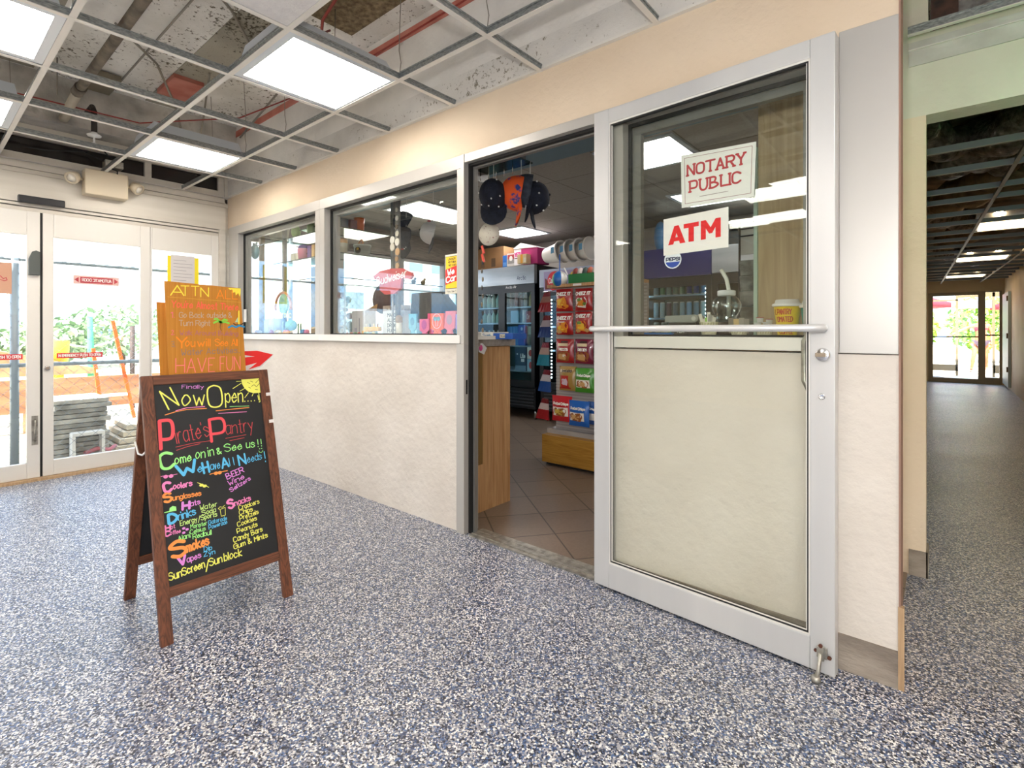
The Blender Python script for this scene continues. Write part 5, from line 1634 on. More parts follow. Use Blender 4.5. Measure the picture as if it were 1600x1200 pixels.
box_item('carton', 'small cream carton standing in front of the magenta carton', 'box', -4.10, -3.955, 5.0, 5.09, 1.987, 2.10, C_('dfc79a'), [('r', .35, .6, .0, 1, C_('f0a83a')), ('r', .7, .95, .1, .6, C_('e8e0d0'))])
# nested white ice buckets lying on their side
M_bucket = mat('white_bucket', h('e2dfda'), .45)
for i in range(4):
    t = thing('ice_bucket', ['leftmost white ice bucket of the four nested on the cooler', 'second white ice bucket from the left in the nested row', 'third white ice bucket from the left in the nested row', 'rightmost white ice bucket nested on the cooler'][i], 'bucket', (-3.55 + i * .14, 5.15, 1.93), group='nested white ice buckets')
    b = B(); x = -3.72 + i * .13
    b.lathe([(.085, 0), (.09, .01), (.122, .24), (.138, .245), (.14, .262), (.126, .262), (.115, .24), (.083, .02)], (x, 5.10, 2.06), 26, axis=(.97, -.1, .10))
    b.build('bucket_body', M_bucket, t)
    b = B(); b.box(x + .13, x + .19, 4.965 - .005, 4.966, 2.03, 2.12); 
    shape_mark([(0, 0), (.05, .01), (.05, .08), (0, .075)], (x + .165, 4.962, 2.055), (1, -.13, 0), (0, 0, 1), C_('4f8fb8'), t, 'blue_print')

# ------------------------------------------------------------------ snack rack seen through the doorway
gy = 3.62
rack = thing('snack_rack', 'grey slatwall snack rack on an oak plinth inside the doorway', 'rack', (-2.0, 3.85, 0))
b = B(); b.box(-2.535, -1.70, gy, gy + .03, .30, 1.50)
M_slat = noisy('grey_slatwall', h('98938f'), h('a8a39f'), 3, .6)
b.build('back_panel', M_slat, rack)
b = B(); 
for k in range(46):
    b.box(-2.535, -1.70, gy - .003, gy, .32 + k * .026, .332 + k * .026)
b.build('slat_faces', mat('slat_light', h('b5b0ac'), .5), rack)
b = B(); b.box(-2.60, -1.65, gy - .12, gy + .5, .03, .26); b.build('plinth', wood('orange_oak', h('9a6a22'), h('b88a3a'), 'X', .8, .45), rack, bevel=.003)
b = B(); b.box(-2.58, -1.68, gy - .08, gy + .46, .004, .03); b.build('toe_kick', M_black, rack)
b = B(); b.box(-2.60, -1.66, gy - .04, gy + .48, .26, .30); b.build('grey_base', M_slat, rack)
b = B(); b.box(-2.56, -1.70, gy - .10, gy + .03, 1.50, 1.525); b.build('header_shelf', M_cw, rack)
b = B(); b.box(-2.30, -2.22, gy - .101, gy - .1, 1.503, 1.521); b.build('shelf_ticket', M_paper, rack)

M_bagfilm = lambda s_: mat('bag_' + s_, h(s_), .28, coat=.3)
def snack_bag(name, lab, x0, x1, z0, z1, y, base, title, zones, tcol='f4f0e6', band=None, lean=0.0, ty=.70, group=None, tilt=0.0):
    """pillow pouch with crimped ends; zones are printed patches pressed on the film"""
    t = thing(name, lab, 'snack bag', ((x0 + x1) / 2, y, z0), group=group)
    wd, hh = x1 - x0, z1 - z0
    nx, nz_ = 9, 12
    cx, c0 = (x0 + x1) / 2, z0
    def P(i, k, s_):
        u, v = i / nx, k / nz_
        edge = .045 * math.sin(v * math.pi) ** .5
        X_ = cx + (u - .5) * wd * (1 - edge)
        bul = .030 * (max(0, math.sin(u * math.pi)) ** .6) * (max(0, math.sin(min(1, max(0, (v - .06) / .88)) * math.pi)) ** .55)
        wr = .0022 * math.sin(u * 23 + v * 9 + x0 * 40) * math.sin(v * math.pi)
        return Vector((X_ + tilt * (v - .5) * hh, y - lean * (1 - v) - s_ * (bul + wr) , c0 + v * hh))
    b = B()
    vs = [P(i, k, 1) for k in range(nz_ + 1) for i in range(nx + 1)] + [P(i, k, -.6) for k in range(nz_ + 1) for i in range(nx + 1)]
    o2 = (nx + 1) * (nz_ + 1)
    fs, ms = [], []
    for k in range(nz_):
        for i in range(nx):
            a = k * (nx + 1) + i
            fs.append((a, a + 1, a + nx + 2, a + nx + 1))
            fs.append((o2 + a, o2 + a + nx + 1, o2 + a + nx + 2, o2 + a + 1))
    b.add(vs, fs, 0, True)
    bag = b.build('pouch', base, t)
    nsub = 10
    def patch(u0, u1, v0, v1, m, nm, off=.0012):
        q = B()
        vs = []
        for kk in range(nsub + 1):
            for ii in range(nsub + 1):
                p = P((u0 + (u1 - u0) * ii / nsub) * nx, (v0 + (v1 - v0) * kk / nsub) * nz_, 1)
                vs.append(p + Vector((0, -off, 0)))
        fs = [(k * (nsub + 1) + i, k * (nsub + 1) + i + 1, (k + 1) * (nsub + 1) + i + 1, (k + 1) * (nsub + 1) + i) for k in range(nsub) for i in range(nsub)]
        q.add(vs, fs, 0, True)
        return q.build(nm, m, bag)
    def blob(u, v, ru, rv, m, off=.002):
        ru, rv = ru * 1.2, rv * 1.22
        q = B()
        c = P(u * nx, v * nz_, 1) + Vector((0, -off - .001, 0))
        ring = []
        for j in range(12):
            a = 2 * math.pi * j / 12; k2 = 1 + .18 * math.sin(j * 2.3 + u * 9)
            ring.append(P((u + ru * k2 * math.cos(a)) * nx, (v + rv * k2 * math.sin(a)) * nz_, 1) + Vector((0, -off, 0)))
        q.add([c] + ring, [(0, j + 1, (j + 1) % 12 + 1) for j in range(12)], 0, True)
        return q.build('printed_food', m, bag)
    for z_ in zones:
        if z_[0] == 'p':
            patch(*z_[1:5], z_[5], 'printed_band')
        else:
            blob(*z_[1:5], z_[5], off=.0022 + .0006 * (zones.index(z_) % 5))
    sp, tw = strokes(title[0])
    q = B(); kx = title[1] / tw * wd; kz = title[2] / 6 * hh
    for s_ in sp:
        pts2 = [((1 - title[1]) / 2 * wd + p[0] * kx, ty * hh + p[1] * kz) for p in s_]
        ribbon(q, pts2, title[3], lambda X_, Z_: P(min(nx, max(0, X_ / wd * nx)), min(nz_, max(0, Z_ / hh * nz_)), 1) + Vector((0, -.0062, 0)), n=6)
    q.build('brand_lettering', C_(tcol), bag)
    b = B(); b.box(cx - .004, cx + .004, y, gy, z1 - .02, z1 - .016); b.build('peg', M_chrome, t)
    return t
yb = 3.54
RED = M_bagfilm('a61a1c')
org, yel, grn, wht, brn, tan_, drk = C_('e8932a'), C_('efc33c'), C_('6f8f3a'), C_('e9e2d6'), C_('9a5a2c'), C_('d2a468'), C_('3a2420')
snack_bag('cracker_bag', 'red cracker bag with a yellow heap, top row left on the snack rack', -2.480, -2.312, 1.300, 1.485, yb, RED, ('CHEEZ IT', .84, .13, .008), [('b', .40, .36, .30, .22, org), ('b', .36, .40, .2, .13, yel), ('b', .70, .22, .1, .07, org)])
snack_bag('cracker_bag', 'red cracker bag with a white and green patch, top row right', -2.290, -2.125, 1.300, 1.480, yb, RED, ('CHEEZ IT', .84, .13, .008), [('b', .42, .36, .32, .2, wht), ('b', .40, .34, .2, .12, org), ('b', .3, .48, .12, .06, grn), ('b', .62, .3, .1, .06, grn)])
snack_bag('cracker_bag', 'glossy red cracker bag with an orange swirl, second row left', -2.478, -2.308, 1.105, 1.285, yb, RED, ('CHEEZ IT', .82, .13, .008), [('b', .42, .34, .34, .2, org), ('b', .36, .3, .18, .09, yel), ('p', .25, .6, .56, .60, wht), ('b', .2, .14, .14, .08, tan_)])
snack_bag('cracker_bag', 'red cracker bag with a yellow-green burst, second row right', -2.290, -2.128, 1.112, 1.292, yb, RED, ('CHEEZ IT', .82, .13, .008), [('b', .42, .36, .3, .2, org), ('b', .44, .34, .2, .12, yel), ('b', .3, .5, .14, .06, grn), ('b', .2, .14, .12, .07, tan_), ('b', .75, .16, .12, .07, tan_)], ty=.74)
MAR = M_bagfilm('7a1420')
for x0, x1, lab, c in ((-2.478, -2.300, 'crimson pretzel pieces bag with cream name plate, third row left', 'a01a1e'), (-2.290, -2.118, 'wine-red pretzel pieces bag with cream name plate, third row right', '7a1838')):
    snack_bag('pretzel_bag', lab, x0, x1, .872, 1.070, yb, M_bagfilm(c), ('PIECES', .5, .09, .006), [('p', .14, .72, .70, .82, C_('ddc9a0')), ('p', .3, .7, .84, .92, drk), ('b', .46, .28, .36, .18, brn), ('b', .42, .26, .22, .11, tan_), ('b', .55, .3, .08, .05, wht), ('p', .05, .95, .03, .08, drk)], ty=.52)
snack_bag('pretzel_bag', 'tan and red pretzel bag, fourth row left', -2.440, -2.268, .645, .845, yb - .01, M_bagfilm('a08040'), ('SNYDERS', .6, .08, .005), [('p', .1, .72, .76, .86, C_('e6d9b8')), ('p', .12, .62, .12, .62, C_('b5281e')), ('b', .40, .36, .18, .12, C_('c8b4c0')), ('p', .02, .7, .02, .14, C_('a5201c'))], tcol='4a3018', ty=.77)
snack_bag('pretzel_bag', 'green pretzel crisps bag with a white window, fourth row right', -2.278, -2.095, .642, .838, yb - .02, M_bagfilm('3f8a24'), ('Pretzel Crisps', .7, .09, .005), [('p', .08, .82, .20, .52, wht), ('b', .45, .34, .30, .13, brn), ('b', .42, .34, .18, .08, tan_)], ty=.66)
snack_bag('pretzel_bag', 'red pretzel crisps bag with a white window, bottom row left', -2.500, -2.300, .390, .600, yb - .03, M_bagfilm('c4202a'), ('Pretzel Crisps', .76, .09, .006), [('p', .08, .86, .22, .56, wht), ('b', .45, .37, .32, .14, brn), ('b', .43, .38, .2, .09, C_('cfae4a'))], ty=.66)
snack_bag('pretzel_bag', 'blue pretzel crisps bag with a white window, bottom row right', -2.325, -2.130, .370, .575, yb - .04, M_bagfilm('1f62b8'), ('Pretzel Crisps', .72, .09, .006), [('p', .08, .80, .22, .54, wht), ('b', .42, .36, .30, .14, brn), ('b', .40, .36, .2, .09, tan_)], ty=.66)
snack_bag('pretzel_bag', 'narrow blue snack bag tucked behind the blue pretzel bag', -2.18, -2.06, .385, .57, yb + .02, M_bagfilm('1f4f98'), ('Crisps', .6, .08, .005), [('p', .1, .8, .2, .5, wht)], ty=.66)

# bunches of long snack pouches hanging off the rack's left side
def bunch(zc, rowlab, cols, n=4, tlt=-.02, hh=.19, x0=-2.70):
    for i in range(n):
        t = thing('snack_pouch', '%s, pouch %s from the left' % (rowlab, ('one', 'two', 'three', 'four', 'five')[i]), 'snack pouch', (x0 + .038 * i, 3.6, zc - hh), group=None)
        xa = x0 + .040 * i
        tops = xa + (.06 - .018 * i)
        b = B()
        segs = [(0, .22), (.22, .52), (.52, 1)]
        for j, (a, c) in enumerate(segs):
            for s0, s1 in ((a, c),):
                X0, X1 = tops + (xa - tops) * s0, tops + (xa - tops) * s1
                w0, w1 = .006 + .0125 * s0, .006 + .0125 * s1
                yy = 3.60 - .008 * i
                b.hexa([(X1 - w1, yy - .010 * (1 - abs(2 * s1 - 1)) - .004, zc - hh * s1), (X1 + w1, yy - .006, zc - hh * s1), (X1 + w1, yy + .006, zc - hh * s1), (X1 - w1, yy + .006, zc - hh * s1),
                        (X0 - w0, yy - .010 * (1 - abs(2 * s0 - 1)) - .004, zc - hh * s0), (X0 + w0, yy - .006, zc - hh * s0), (X0 + w0, yy + .006, zc - hh * s0), (X0 - w0, yy + .006, zc - hh * s0)], j)
        b.build('pouch', [M_bagfilm(c) for c in cols], t)
    return
bunch(1.47, 'top bunch of dark red pouches left of the snack rack', ('7a1f2a', '8a5a50', '8e1820'), 4, hh=.17)
bunch(1.27, 'second bunch, navy-bottomed pouches left of the snack rack', ('6a1a20', 'a09aa0', '17356e'), 4, hh=.19)
bunch(1.035, 'third bunch, teal-bottomed pouches left of the snack rack', ('7a1c30', 'b0988f', '1f7f96'), 4, x0=-2.715, hh=.20)
bunch(.80, 'fourth bunch, blue-bottomed pouches left of the snack rack', ('6a1826', 'b4b0b4', '1b4a8c'), 4, x0=-2.70, hh=.19)
bunch(.55, 'lowest bunch, red-bottomed pouches left of the snack rack', ('7a1a22', 'c4b4b0', 'a01c26'), 4, x0=-2.72, hh=.18)
b = B(); b.tube([(-2.54, 3.62, 1.49), (-2.56, 3.60, 1.48), (-2.66, 3.60, 1.475)], .004, 6); tag(b.build('wire_hook', M_chrome), 'wire hook holding the top bunch of pouches on the rack side', 'hook')
# beach ball hanging on a blue ribbon, green tray
t = thing('beach_ball', 'small striped beach ball hanging on a blue ribbon above the snack rack', 'ball', (-2.45, 3.55, 1.56))
b = B()
n = 24; k = 12
vs = [(-2.45 + .068 * math.sin(math.pi * i / k) * math.cos(2 * math.pi * j / n), 3.55 + .068 * math.sin(math.pi * i / k) * math.sin(2 * math.pi * j / n), 1.57 - .068 * math.cos(math.pi * i / k)) for i in range(k + 1) for j in range(n)]
fs = [(i * n + j, i * n + (j + 1) % n, (i + 1) * n + (j + 1) % n, (i + 1) * n + j) for i in range(k) for j in range(n)]
b.add(vs, fs, 0, True)
b.m = [(((f[0] % n) + 3) // 4) % 6 for f in b.f]
b.build('ball_skin', [C_('e6e3da', .3), C_('2b6fc0', .3), C_('e9d23a', .3), C_('e6e3da', .3), C_('3f9a58', .3), C_('2b6fc0', .3)], t)
b = B(); b.box(-2.456, -2.448, 3.549, 3.552, 1.635, 1.78); b.build('ribbon', C_('2a6fd0'), t)
t = thing('green_tray', 'green plastic tray on top of the snack rack filled with small packets', 'tray', (-2.2, 3.55, 1.525))
b = B(); b.box(-2.345, -1.95, 3.52, 3.53, 1.526, 1.60); b.box(-2.345, -1.95, 3.70, 3.71, 1.526, 1.60); b.box(-2.345, -2.335, 3.53, 3.70, 1.526, 1.60); b.box(-1.96, -1.95, 3.53, 3.70, 1.526, 1.60); b.box(-2.335, -1.96, 3.53, 3.70, 1.526, 1.535)
b.build('tray_body', C_('1f7a3c', .4), t)
b = B(); b.tube([(-2.36, 3.53, 1.60), (-2.40, 3.54, 1.66)], .006, 6); b.build('straw', M_paper, t)
rr = random.Random(9)
for i in range(8):
    x = -2.32 + i * .047
    b = B(); b.ball((x, 3.60, 1.61), .034, 8, sc=(1, 1, 1.5)); tag(b.build('snack_packet', C_(('8a3a30', 'd8c8c0', '3a4a44', 'b05a40', 'c9b8a8', '5a2a28', '9a9088', '40605a')[i])), 'small packet number %s from the left in the green tray' % ('one', 'two', 'three', 'four', 'five', 'six', 'seven', 'eight')[i], 'packet')

# ------------------------------------------------------------------ caps
def cap(lab, loc, rot, crown, brim, deco=None, sc=1.0, group=None, cord=None):
    """baseball cap built upright at the origin, then turned"""
    t = thing('baseball_cap', lab, 'cap', loc, group=group)
    t.rotation_euler = rot
    t.scale = (sc, sc, sc)
    n, k = 24, 8
    vs, fs, mi = [], [], []
    for i in range(k + 1):
        a = math.pi / 2 * i / k
        for j in range(n):
            q = 2 * math.pi * j / n
            vs.append((.085 * math.cos(a) ** .8 * math.cos(q), .098 * math.cos(a) ** .8 * math.sin(q), .115 * math.sin(a) ** .9))
    for i in range(k):
        for j in range(n):
            fs.append((i * n + j, i * n + (j + 1) % n, (i + 1) * n + (j + 1) % n, (i + 1) * n + j))
    def local(b, name, m):
        o = b.build(name, m, None); o.parent = t; return o
    b = B(); b.add(vs, fs, 0, True); local(b, 'crown', crown)
    b = B()
    m_ = 12
    top, bot = [], []
    for i in range(m_ + 1):
        a = R(200 + 140 * i / m_)
        x, y = .082 * math.cos(a), .094 * math.sin(a)
        xo = .085 * math.cos(a) * 1.02; yo = -.094 - .085 * math.sin(math.pi * i / m_) ** .7
        z = .008 - .018 * (abs(x) / .08) ** 2
        top += [(x, y, .006), (xo, yo, z - .004)]
    vs2 = [(p[0], p[1], p[2]) for p in top] + [(p[0], p[1], p[2] - .005) for p in top]
    q = len(top)
    fs2 = []
    for i in range(m_):
        fs2.append((2 * i, 2 * i + 1, 2 * i + 3, 2 * i + 2)); fs2.append((q + 2 * i, q + 2 * i + 2, q + 2 * i + 3, q + 2 * i + 1)); fs2.append((2 * i + 1, q + 2 * i + 1, q + 2 * i + 3, 2 * i + 3))
    b.add(vs2, fs2, 0, False); local(b, 'brim', brim)
    b = B(); b.ball((0, 0, .116), .008, 8); local(b, 'button', brim)
    if cord:
        b = B(); b.tube([(loc[0], loc[1], loc[2] + .07), (loc[0], loc[1], cord)], .002, 6); b.build('hanging_cord', C_('d8d8d4'), t)
    if deco:
        for nm, c, pts, th in deco:
            b = B()
            for p in pts:
                # p in (angle deg round the crown, height 0..1)
                a = math.pi / 2 * p[1]
                q_ = R(p[0])
                b.ball((.087 * math.cos(a) ** .8 * math.cos(q_), .1 * math.cos(a) ** .8 * math.sin(q_), .117 * math.sin(a) ** .9), th, 6)
            local(b, nm, c)
    return t
NAVY = noisy('navy_twill', h('10141f'), h('1a2030'), 30, .9, .3, 200)
GREYN = noisy('charcoal_navy_twill', h('262b34'), h('3a404b'), 30, .9, .3, 200)
ORP = noisy('orange_patterned_cloth', h('e0561c'), h('e0561c'), 22, .85, lo=.3, hi=.55, c3=h('2a3a7a'), p3=.62)
STAR = C_('f0f0ee')
dots = [(a, e) for a, e in ((-60, .2), (-100, .35), (-140, .15), (-30, .5), (180, .3), (-80, .65), (20, .25), (60, .5), (120, .3))]
# hung by the strap, crown out, brim down
DN = R(80)
cap('navy cap with white stars, leftmost of the bunch hanging in the doorway', (-2.17, 2.41, 1.985), (DN, 0, R(30)), NAVY, NAVY, [('star', STAR, dots, .0055)], 1.05, cord=2.215)
cap('orange patterned cap seen edge-on in the hanging bunch', (-2.035, 2.52, 2.00), (DN, 0, R(-48)), ORP, ORP, None, 1.15, cord=2.215)
cap('plain slate-blue cap behind the orange one in the hanging bunch', (-2.00, 2.57, 2.02), (DN, 0, R(-48)), GREYN, NAVY, [('trim_dot', C_('b9bcc4'), [(-70, .05), (-80, .05), (-90, .05), (-100, .05)], .005)], 1.1, cord=2.215)
cap('navy cap with white stars, rightmost of the bunch hanging in the doorway', (-2.035, 2.61, 1.99), (DN, 0, R(125)), NAVY, NAVY, [('star', STAR, dots, .006)], 1.1, cord=2.215)
for q in ([(-2.38, 1.865), (-2.36, 1.872), (-2.335, 1.86), (-2.315, 1.868), (-2.30, 1.855)],):
    pass
cap('dark cap, upper one of the pair hanging behind the second window', (-3.28, 2.6, 1.99), (R(60), 0, R(-20)), GREYN, NAVY, [('badge', C_('8d8f92'), [(-90, .3), (-85, .35), (-95, .35)], .008)], .95, cord=2.42)
cap('navy cap with red and white stars on its brim, lower one behind the second window', (-3.22, 2.55, 1.86), (R(80), 0, R(-10)), GREYN, NAVY, [('star', STAR, [(-60, .05), (-75, .06), (-110, .05), (-125, .06)], .006), ('red_mark', C_('b03038'), [(-90, .08), (-84, .08), (-96, .08), (-102, .09)], .007)], .9, cord=2.42)
cap('white and navy cap hanging right of the dark pair behind the second window', (-2.90, 2.55, 1.86), (R(76), 0, R(-35)), C_('b5b3ae'), NAVY, [('red_mark', C_('a02c3c'), [(90, .3), (80, .35), (100, .3), (70, .3)], .012)], .88, cord=2.42)
t = thing('hat_shelf', 'small glass shelf with dark boxes from which the caps hang in the doorway', 'shelf', (-2.2, 2.5, 2.2))
b = B(); b.box(-2.42, -2.02, 2.40, 2.62, 2.215, 2.223); b.build('shelf_board', mat('dark_glass_shelf', h('2c3b36'), .1), t)
b = B(); b.box(-2.42, -2.40, 2.4, 2.62, 2.15, 2.215); b.build('bracket', M_alum_dk, t)
for k in range(5):
    b = B(); b.tube([(-2.37 + k * .07, 2.5, 2.215), (-2.37 + k * .07, 2.5, 2.13)], .0025, 6); b.build('hook', M_chrome, t)
box_item('hat_box', 'dark box with white lettering on the glass shelf above the caps', 'box', -2.30, -2.06, 2.46, 2.60, 2.224, 2.275, C_('2a2424'), [('t', 'PITTMAN', .12, .3, .7, .4, C_('d8d8d8'), .006)])
box_item('hat_box', 'reddish-brown box left of the lettered one above the caps', 'box', -2.40, -2.31, 2.46, 2.60, 2.224, 2.262, C_('7a3020'))
b = B(); b.lathe([(.0, 0), (.075, 0), (.075, .004), (0, .004)], (-2.235, 2.44, 1.76), 24, axis=(.25, -1, 0)); b.tube([(-2.235, 2.44, 1.83), (-2.24, 2.44, 2.215)], .0015, 6)
dsc = tag(b.build('round_tag', noisy('speckled_cream_disc', h('cfc9ba'), h('cfc9ba'), 60, .7, lo=.3, hi=.6, c3=h('8a4a50'), p3=.66)), 'cream round printed disc hanging at the left edge of the doorway', 'disc')
t = thing('keyring_string', 'string of small keyrings hanging down the left edge of the doorway', 'keyrings', (-2.165, 2.3, 1.3))
for k in range(11):
    b = B(); z = 1.66 - k * .052
    if k < 2:
        b.obox((-2.168, 2.30, z), (-2.15, 2.30, z - .05), .016, .006, up=(0, 1, 0)); b.build('red_charm', C_('d8442c', .3), t)
    else:
        b.ball((-2.165 + .004 * (-1) ** k, 2.30, z), .009, 8, sc=(1, .5, 1.8)); b.build('charm', C_(('6f6658', '8a7a60', '4a4a4a')[k % 3], .4), t)
t = thing('price_tag', 'white and pink price tag hanging below the keyrings', 'tag', (-2.2, 2.3, 1.04))
b = B(); b.prism([(0, 0), (.045, -.015), (.068, .025), (.03, .055), (-.005, .05)], (-2.195, 2.299, 1.005), (1, 0, 0), (0, 0, 1), (0, .002, 0)); q_ = b.build('card', M_paper, t)
shape_mark(disc_pts(.018, .025, .016, .02), (-2.195, 2.299, 1.005), (1, 0, 0), (0, 0, 1), C_('e05a9a'), q_, 'pink_print')

# ------------------------------------------------------------------ notices on the side window
GYP = W + .0425
SX, SZ = Vector((1, 0, 0)), Vector((0, 0, 1))
t = thing('window_notice', 'white NOTARY PUBLIC notice with a thin red border on the side window', 'notice', (-.68, GYP, 1.74))
b = B(); b.prism([(-.820, 1.640), (-.540, 1.640), (-.533, 1.846), (-.823, 1.857)], (0, GYP - .002, 0), SX, SZ, (0, .0015, 0)); pg = b.build('sheet', noisy('laminated_sheet', h('dfe2dc'), h('e9eae6'), 2, .35), t)
NR = C_('b8393f')
o = Vector((0, GYP - .0022, 0))
line_mark([(-.805, 1.655), (-.552, 1.655), (-.547, 1.833), (-.808, 1.842), (-.805, 1.655)], o, SX, SZ, C_('8a4a4c'), pg, .0016, 'border_line')
letters('NOTARY', o + SX * -.795 + SZ * 1.768, (1, 0, .015), SZ, .042, NR, pg, width=.225, th=.0078, serif=True)
letters('PUBLIC', o + SX * -.785 + SZ * 1.700, (1, 0, .015), SZ, .042, NR, pg, width=.200, th=.0078, serif=True)
line_mark([(-.745, 1.675), (-.635, 1.677)], o, SX, SZ, C_('9a8a88'), pg, .0022, 'small_print')
t = thing('soda_sticker', 'round blue and white PEPSI sticker half covered by the ATM notice', 'sticker', (-.858, GYP, 1.44))
o = Vector((0, GYP - .0012, 0))
b = B(); b.add([o + SX * p[0] + SZ * p[1] for p in disc_pts(-.858, 1.430, .037, n=28)], [tuple(range(28))]); st = b.build('sticker_disc', C_('e6ecf2'), t)
shape_mark(disc_pts(-.858, 1.430, .032, n=20, a0=196, a1=344), o, SX, SZ, C_('1c47a8'), st, 'blue_half')
letters('PEPSI', o + SX * -.886 + SZ * 1.4265, SX, SZ, .0125, C_('14284a'), st, width=.058, th=.0042)
t = thing('window_notice', 'white ATM notice with bold red letters on the side window', 'notice', (-.76, GYP, 1.53))
b = B(); b.prism([(-.897, 1.450), (-.633, 1.459), (-.633, 1.616), (-.897, 1.603)], (0, GYP - .004, 0), SX, SZ, (0, .0015, 0)); pg = b.build('sheet', M_paper, t)
AR = C_('e3141c')
o = Vector((0, GYP - .0043, 0))
nsol = [0]
def solid(pts):
    nsol[0] += 1
    shape_mark(pts, o, SX, SZ, AR, pg, 'bold_letter', off=.0004 + nsol[0] * .00004)
bx, bz, ch = -.876, 1.492, .076
sk = .05
def Lp(pts):
    return [(bx + x, bz + z + (x) * sk) for x, z in pts]
for poly in ([(0, 0), (.022, 0), (.045, ch), (.026, ch)], [(.045, ch), (.026, ch), (.050, 0), (.073, 0)], [(.014, .012), (.058, .012), (.055, .028), (.019, .028)]):
    solid(Lp(poly))
for poly in ([(.066, ch), (.066, ch - .018), (.128, ch - .018), (.128, ch)], [(.086, 0), (.108, 0), (.108, ch), (.086, ch)]):
    solid(Lp(poly))
for poly in ([(.136, 0), (.156, 0), (.156, ch), (.136, ch)], [(.194, 0), (.214, 0), (.214, ch), (.194, ch)], [(.136, ch), (.156, ch), (.181, .034), (.175, .020), (.169, .020)], [(.214, ch), (.194, ch), (.169, .034), (.175, .020), (.181, .020)]):
    solid(Lp(poly))
t = thing('window_notice', 'yellow, red and white age-limit card at the right edge of the second window', 'notice', (-2.17, GYP, 1.47))
b = B(); b.box(-2.248, -2.147, GYP - .002, GYP, 1.352, 1.583); pg = b.build('card', C_('d9d5c4'), t)
o = Vector((0, GYP - .0024, 0))
for pts, m in (([(-2.243, 1.382), (-2.149, 1.382), (-2.149, 1.572), (-2.243, 1.572)], C_('3a3420')), ([(-2.240, 1.385), (-2.149, 1.385), (-2.149, 1.569), (-2.240, 1.569)], C_('f0c81e'))):
    shape_mark(pts, o, SX, SZ, m, pg, 'colour_field', off=.0004 if m is C_('3a3420') else .0007)
shape_mark([(-2.245, 1.405), (-2.149, 1.425), (-2.149, 1.515), (-2.245, 1.495)], o, SX, SZ, C_('d2261f'), pg, 'red_field', off=.0010)
letters('We', o + SX * -2.225 + SZ * 1.462, (1, 0, .15), SZ, .030, M_paper, pg, width=.055, th=.008, off=.0014)
letters('Car', o + SX * -2.236 + SZ * 1.418, (1, 0, .15), SZ, .032, M_paper, pg, width=.080, th=.008, off=.0014)
for i, s_ in enumerate(('UNDER', 'NO TOBA', 'NO VAP')):
    letters(s_, o + SX * (-2.222 + .003 * i) + SZ * (1.550 - i * .018), SX, SZ, .010, C_('2a2418'), pg, width=.062, th=.0026, off=.0014)
letters('You be 1', o + SX * -2.235 + SZ * 1.362, SX, SZ, .009, C_('4a4438'), pg, width=.078, th=.002)

# ------------------------------------------------------------------ coffee things inside the side window
LZ = 1.1035
t = thing('packet_tray', 'blue tray holding yellow packets, left end of the side window', 'tray', (-.98, 2.25, LZ))
b = B(); b.hexa([(-1.07, 2.19, LZ), (-.915, 2.19, LZ), (-.915, 2.31, LZ), (-1.07, 2.31, LZ), (-1.08, 2.18, LZ + .022), (-.905, 2.18, LZ + .022), (-.905, 2.32, LZ + .022), (-1.08, 2.32, LZ + .022)])
b.build('tray_body', C_('1d70c0', .4), t)
rr = random.Random(5)
for i in range(9):
    b = B(); x = -1.06 + i * .017
    b.obox((x, 2.21 + rr.random() * .05, LZ + .026), (x + .045, 2.23 + rr.random() * .05, LZ + .030 + rr.random() * .018), .03, .004)
    tag(b.build('sugar_packet', C_('e4cf4c' if i % 3 else 'e8e0b0')), 'yellow paper packet lying in the blue tray', 'packet', 'yellow packets in the blue tray')
t = thing('card_reader', 'grey rounded device on a dark stand beside the blue tray', 'card reader', (-.9, 2.36, LZ))
b = B(); b.box(-.985, -.86, 2.33, 2.40, LZ, 1.172); b.build('stand', C_('2b2a2c'), t)
b = B(); b.prism([(-1.0, 1.175), (-.86, 1.172)] + [(-.862 + .018 * math.cos(R(a)), 1.190 + .018 * math.sin(R(a))) for a in range(-90, 91, 18)] + [(-1.0, 1.204)], (0, 2.32, 0), SX, SZ, (0, .09, 0)); gb = b.build('top_shell', C_('8f958f', .35), t, bevel=.002)
shape_mark(disc_pts(-.864, 1.190, .010), (0, 2.32, 0), SX, SZ, C_('b9beb8'), gb, 'button')
box_item('tea_box', 'small black box with a green edge behind the push bar, beside the device', 'box', -.925, -.84, 2.20, 2.28, LZ, LZ + .045, C_('1c1f20'), [('t', 'TEA', .35, .5, .4, .25, C_('cfd4d0'), .003), ('r', 0, .07, 0, 1, C_('2fa08a'))])
M_weave = noisy('cream_paper_cup', h('cdc7a6'), h('ded9bf'), 60, .7, .4, 120)
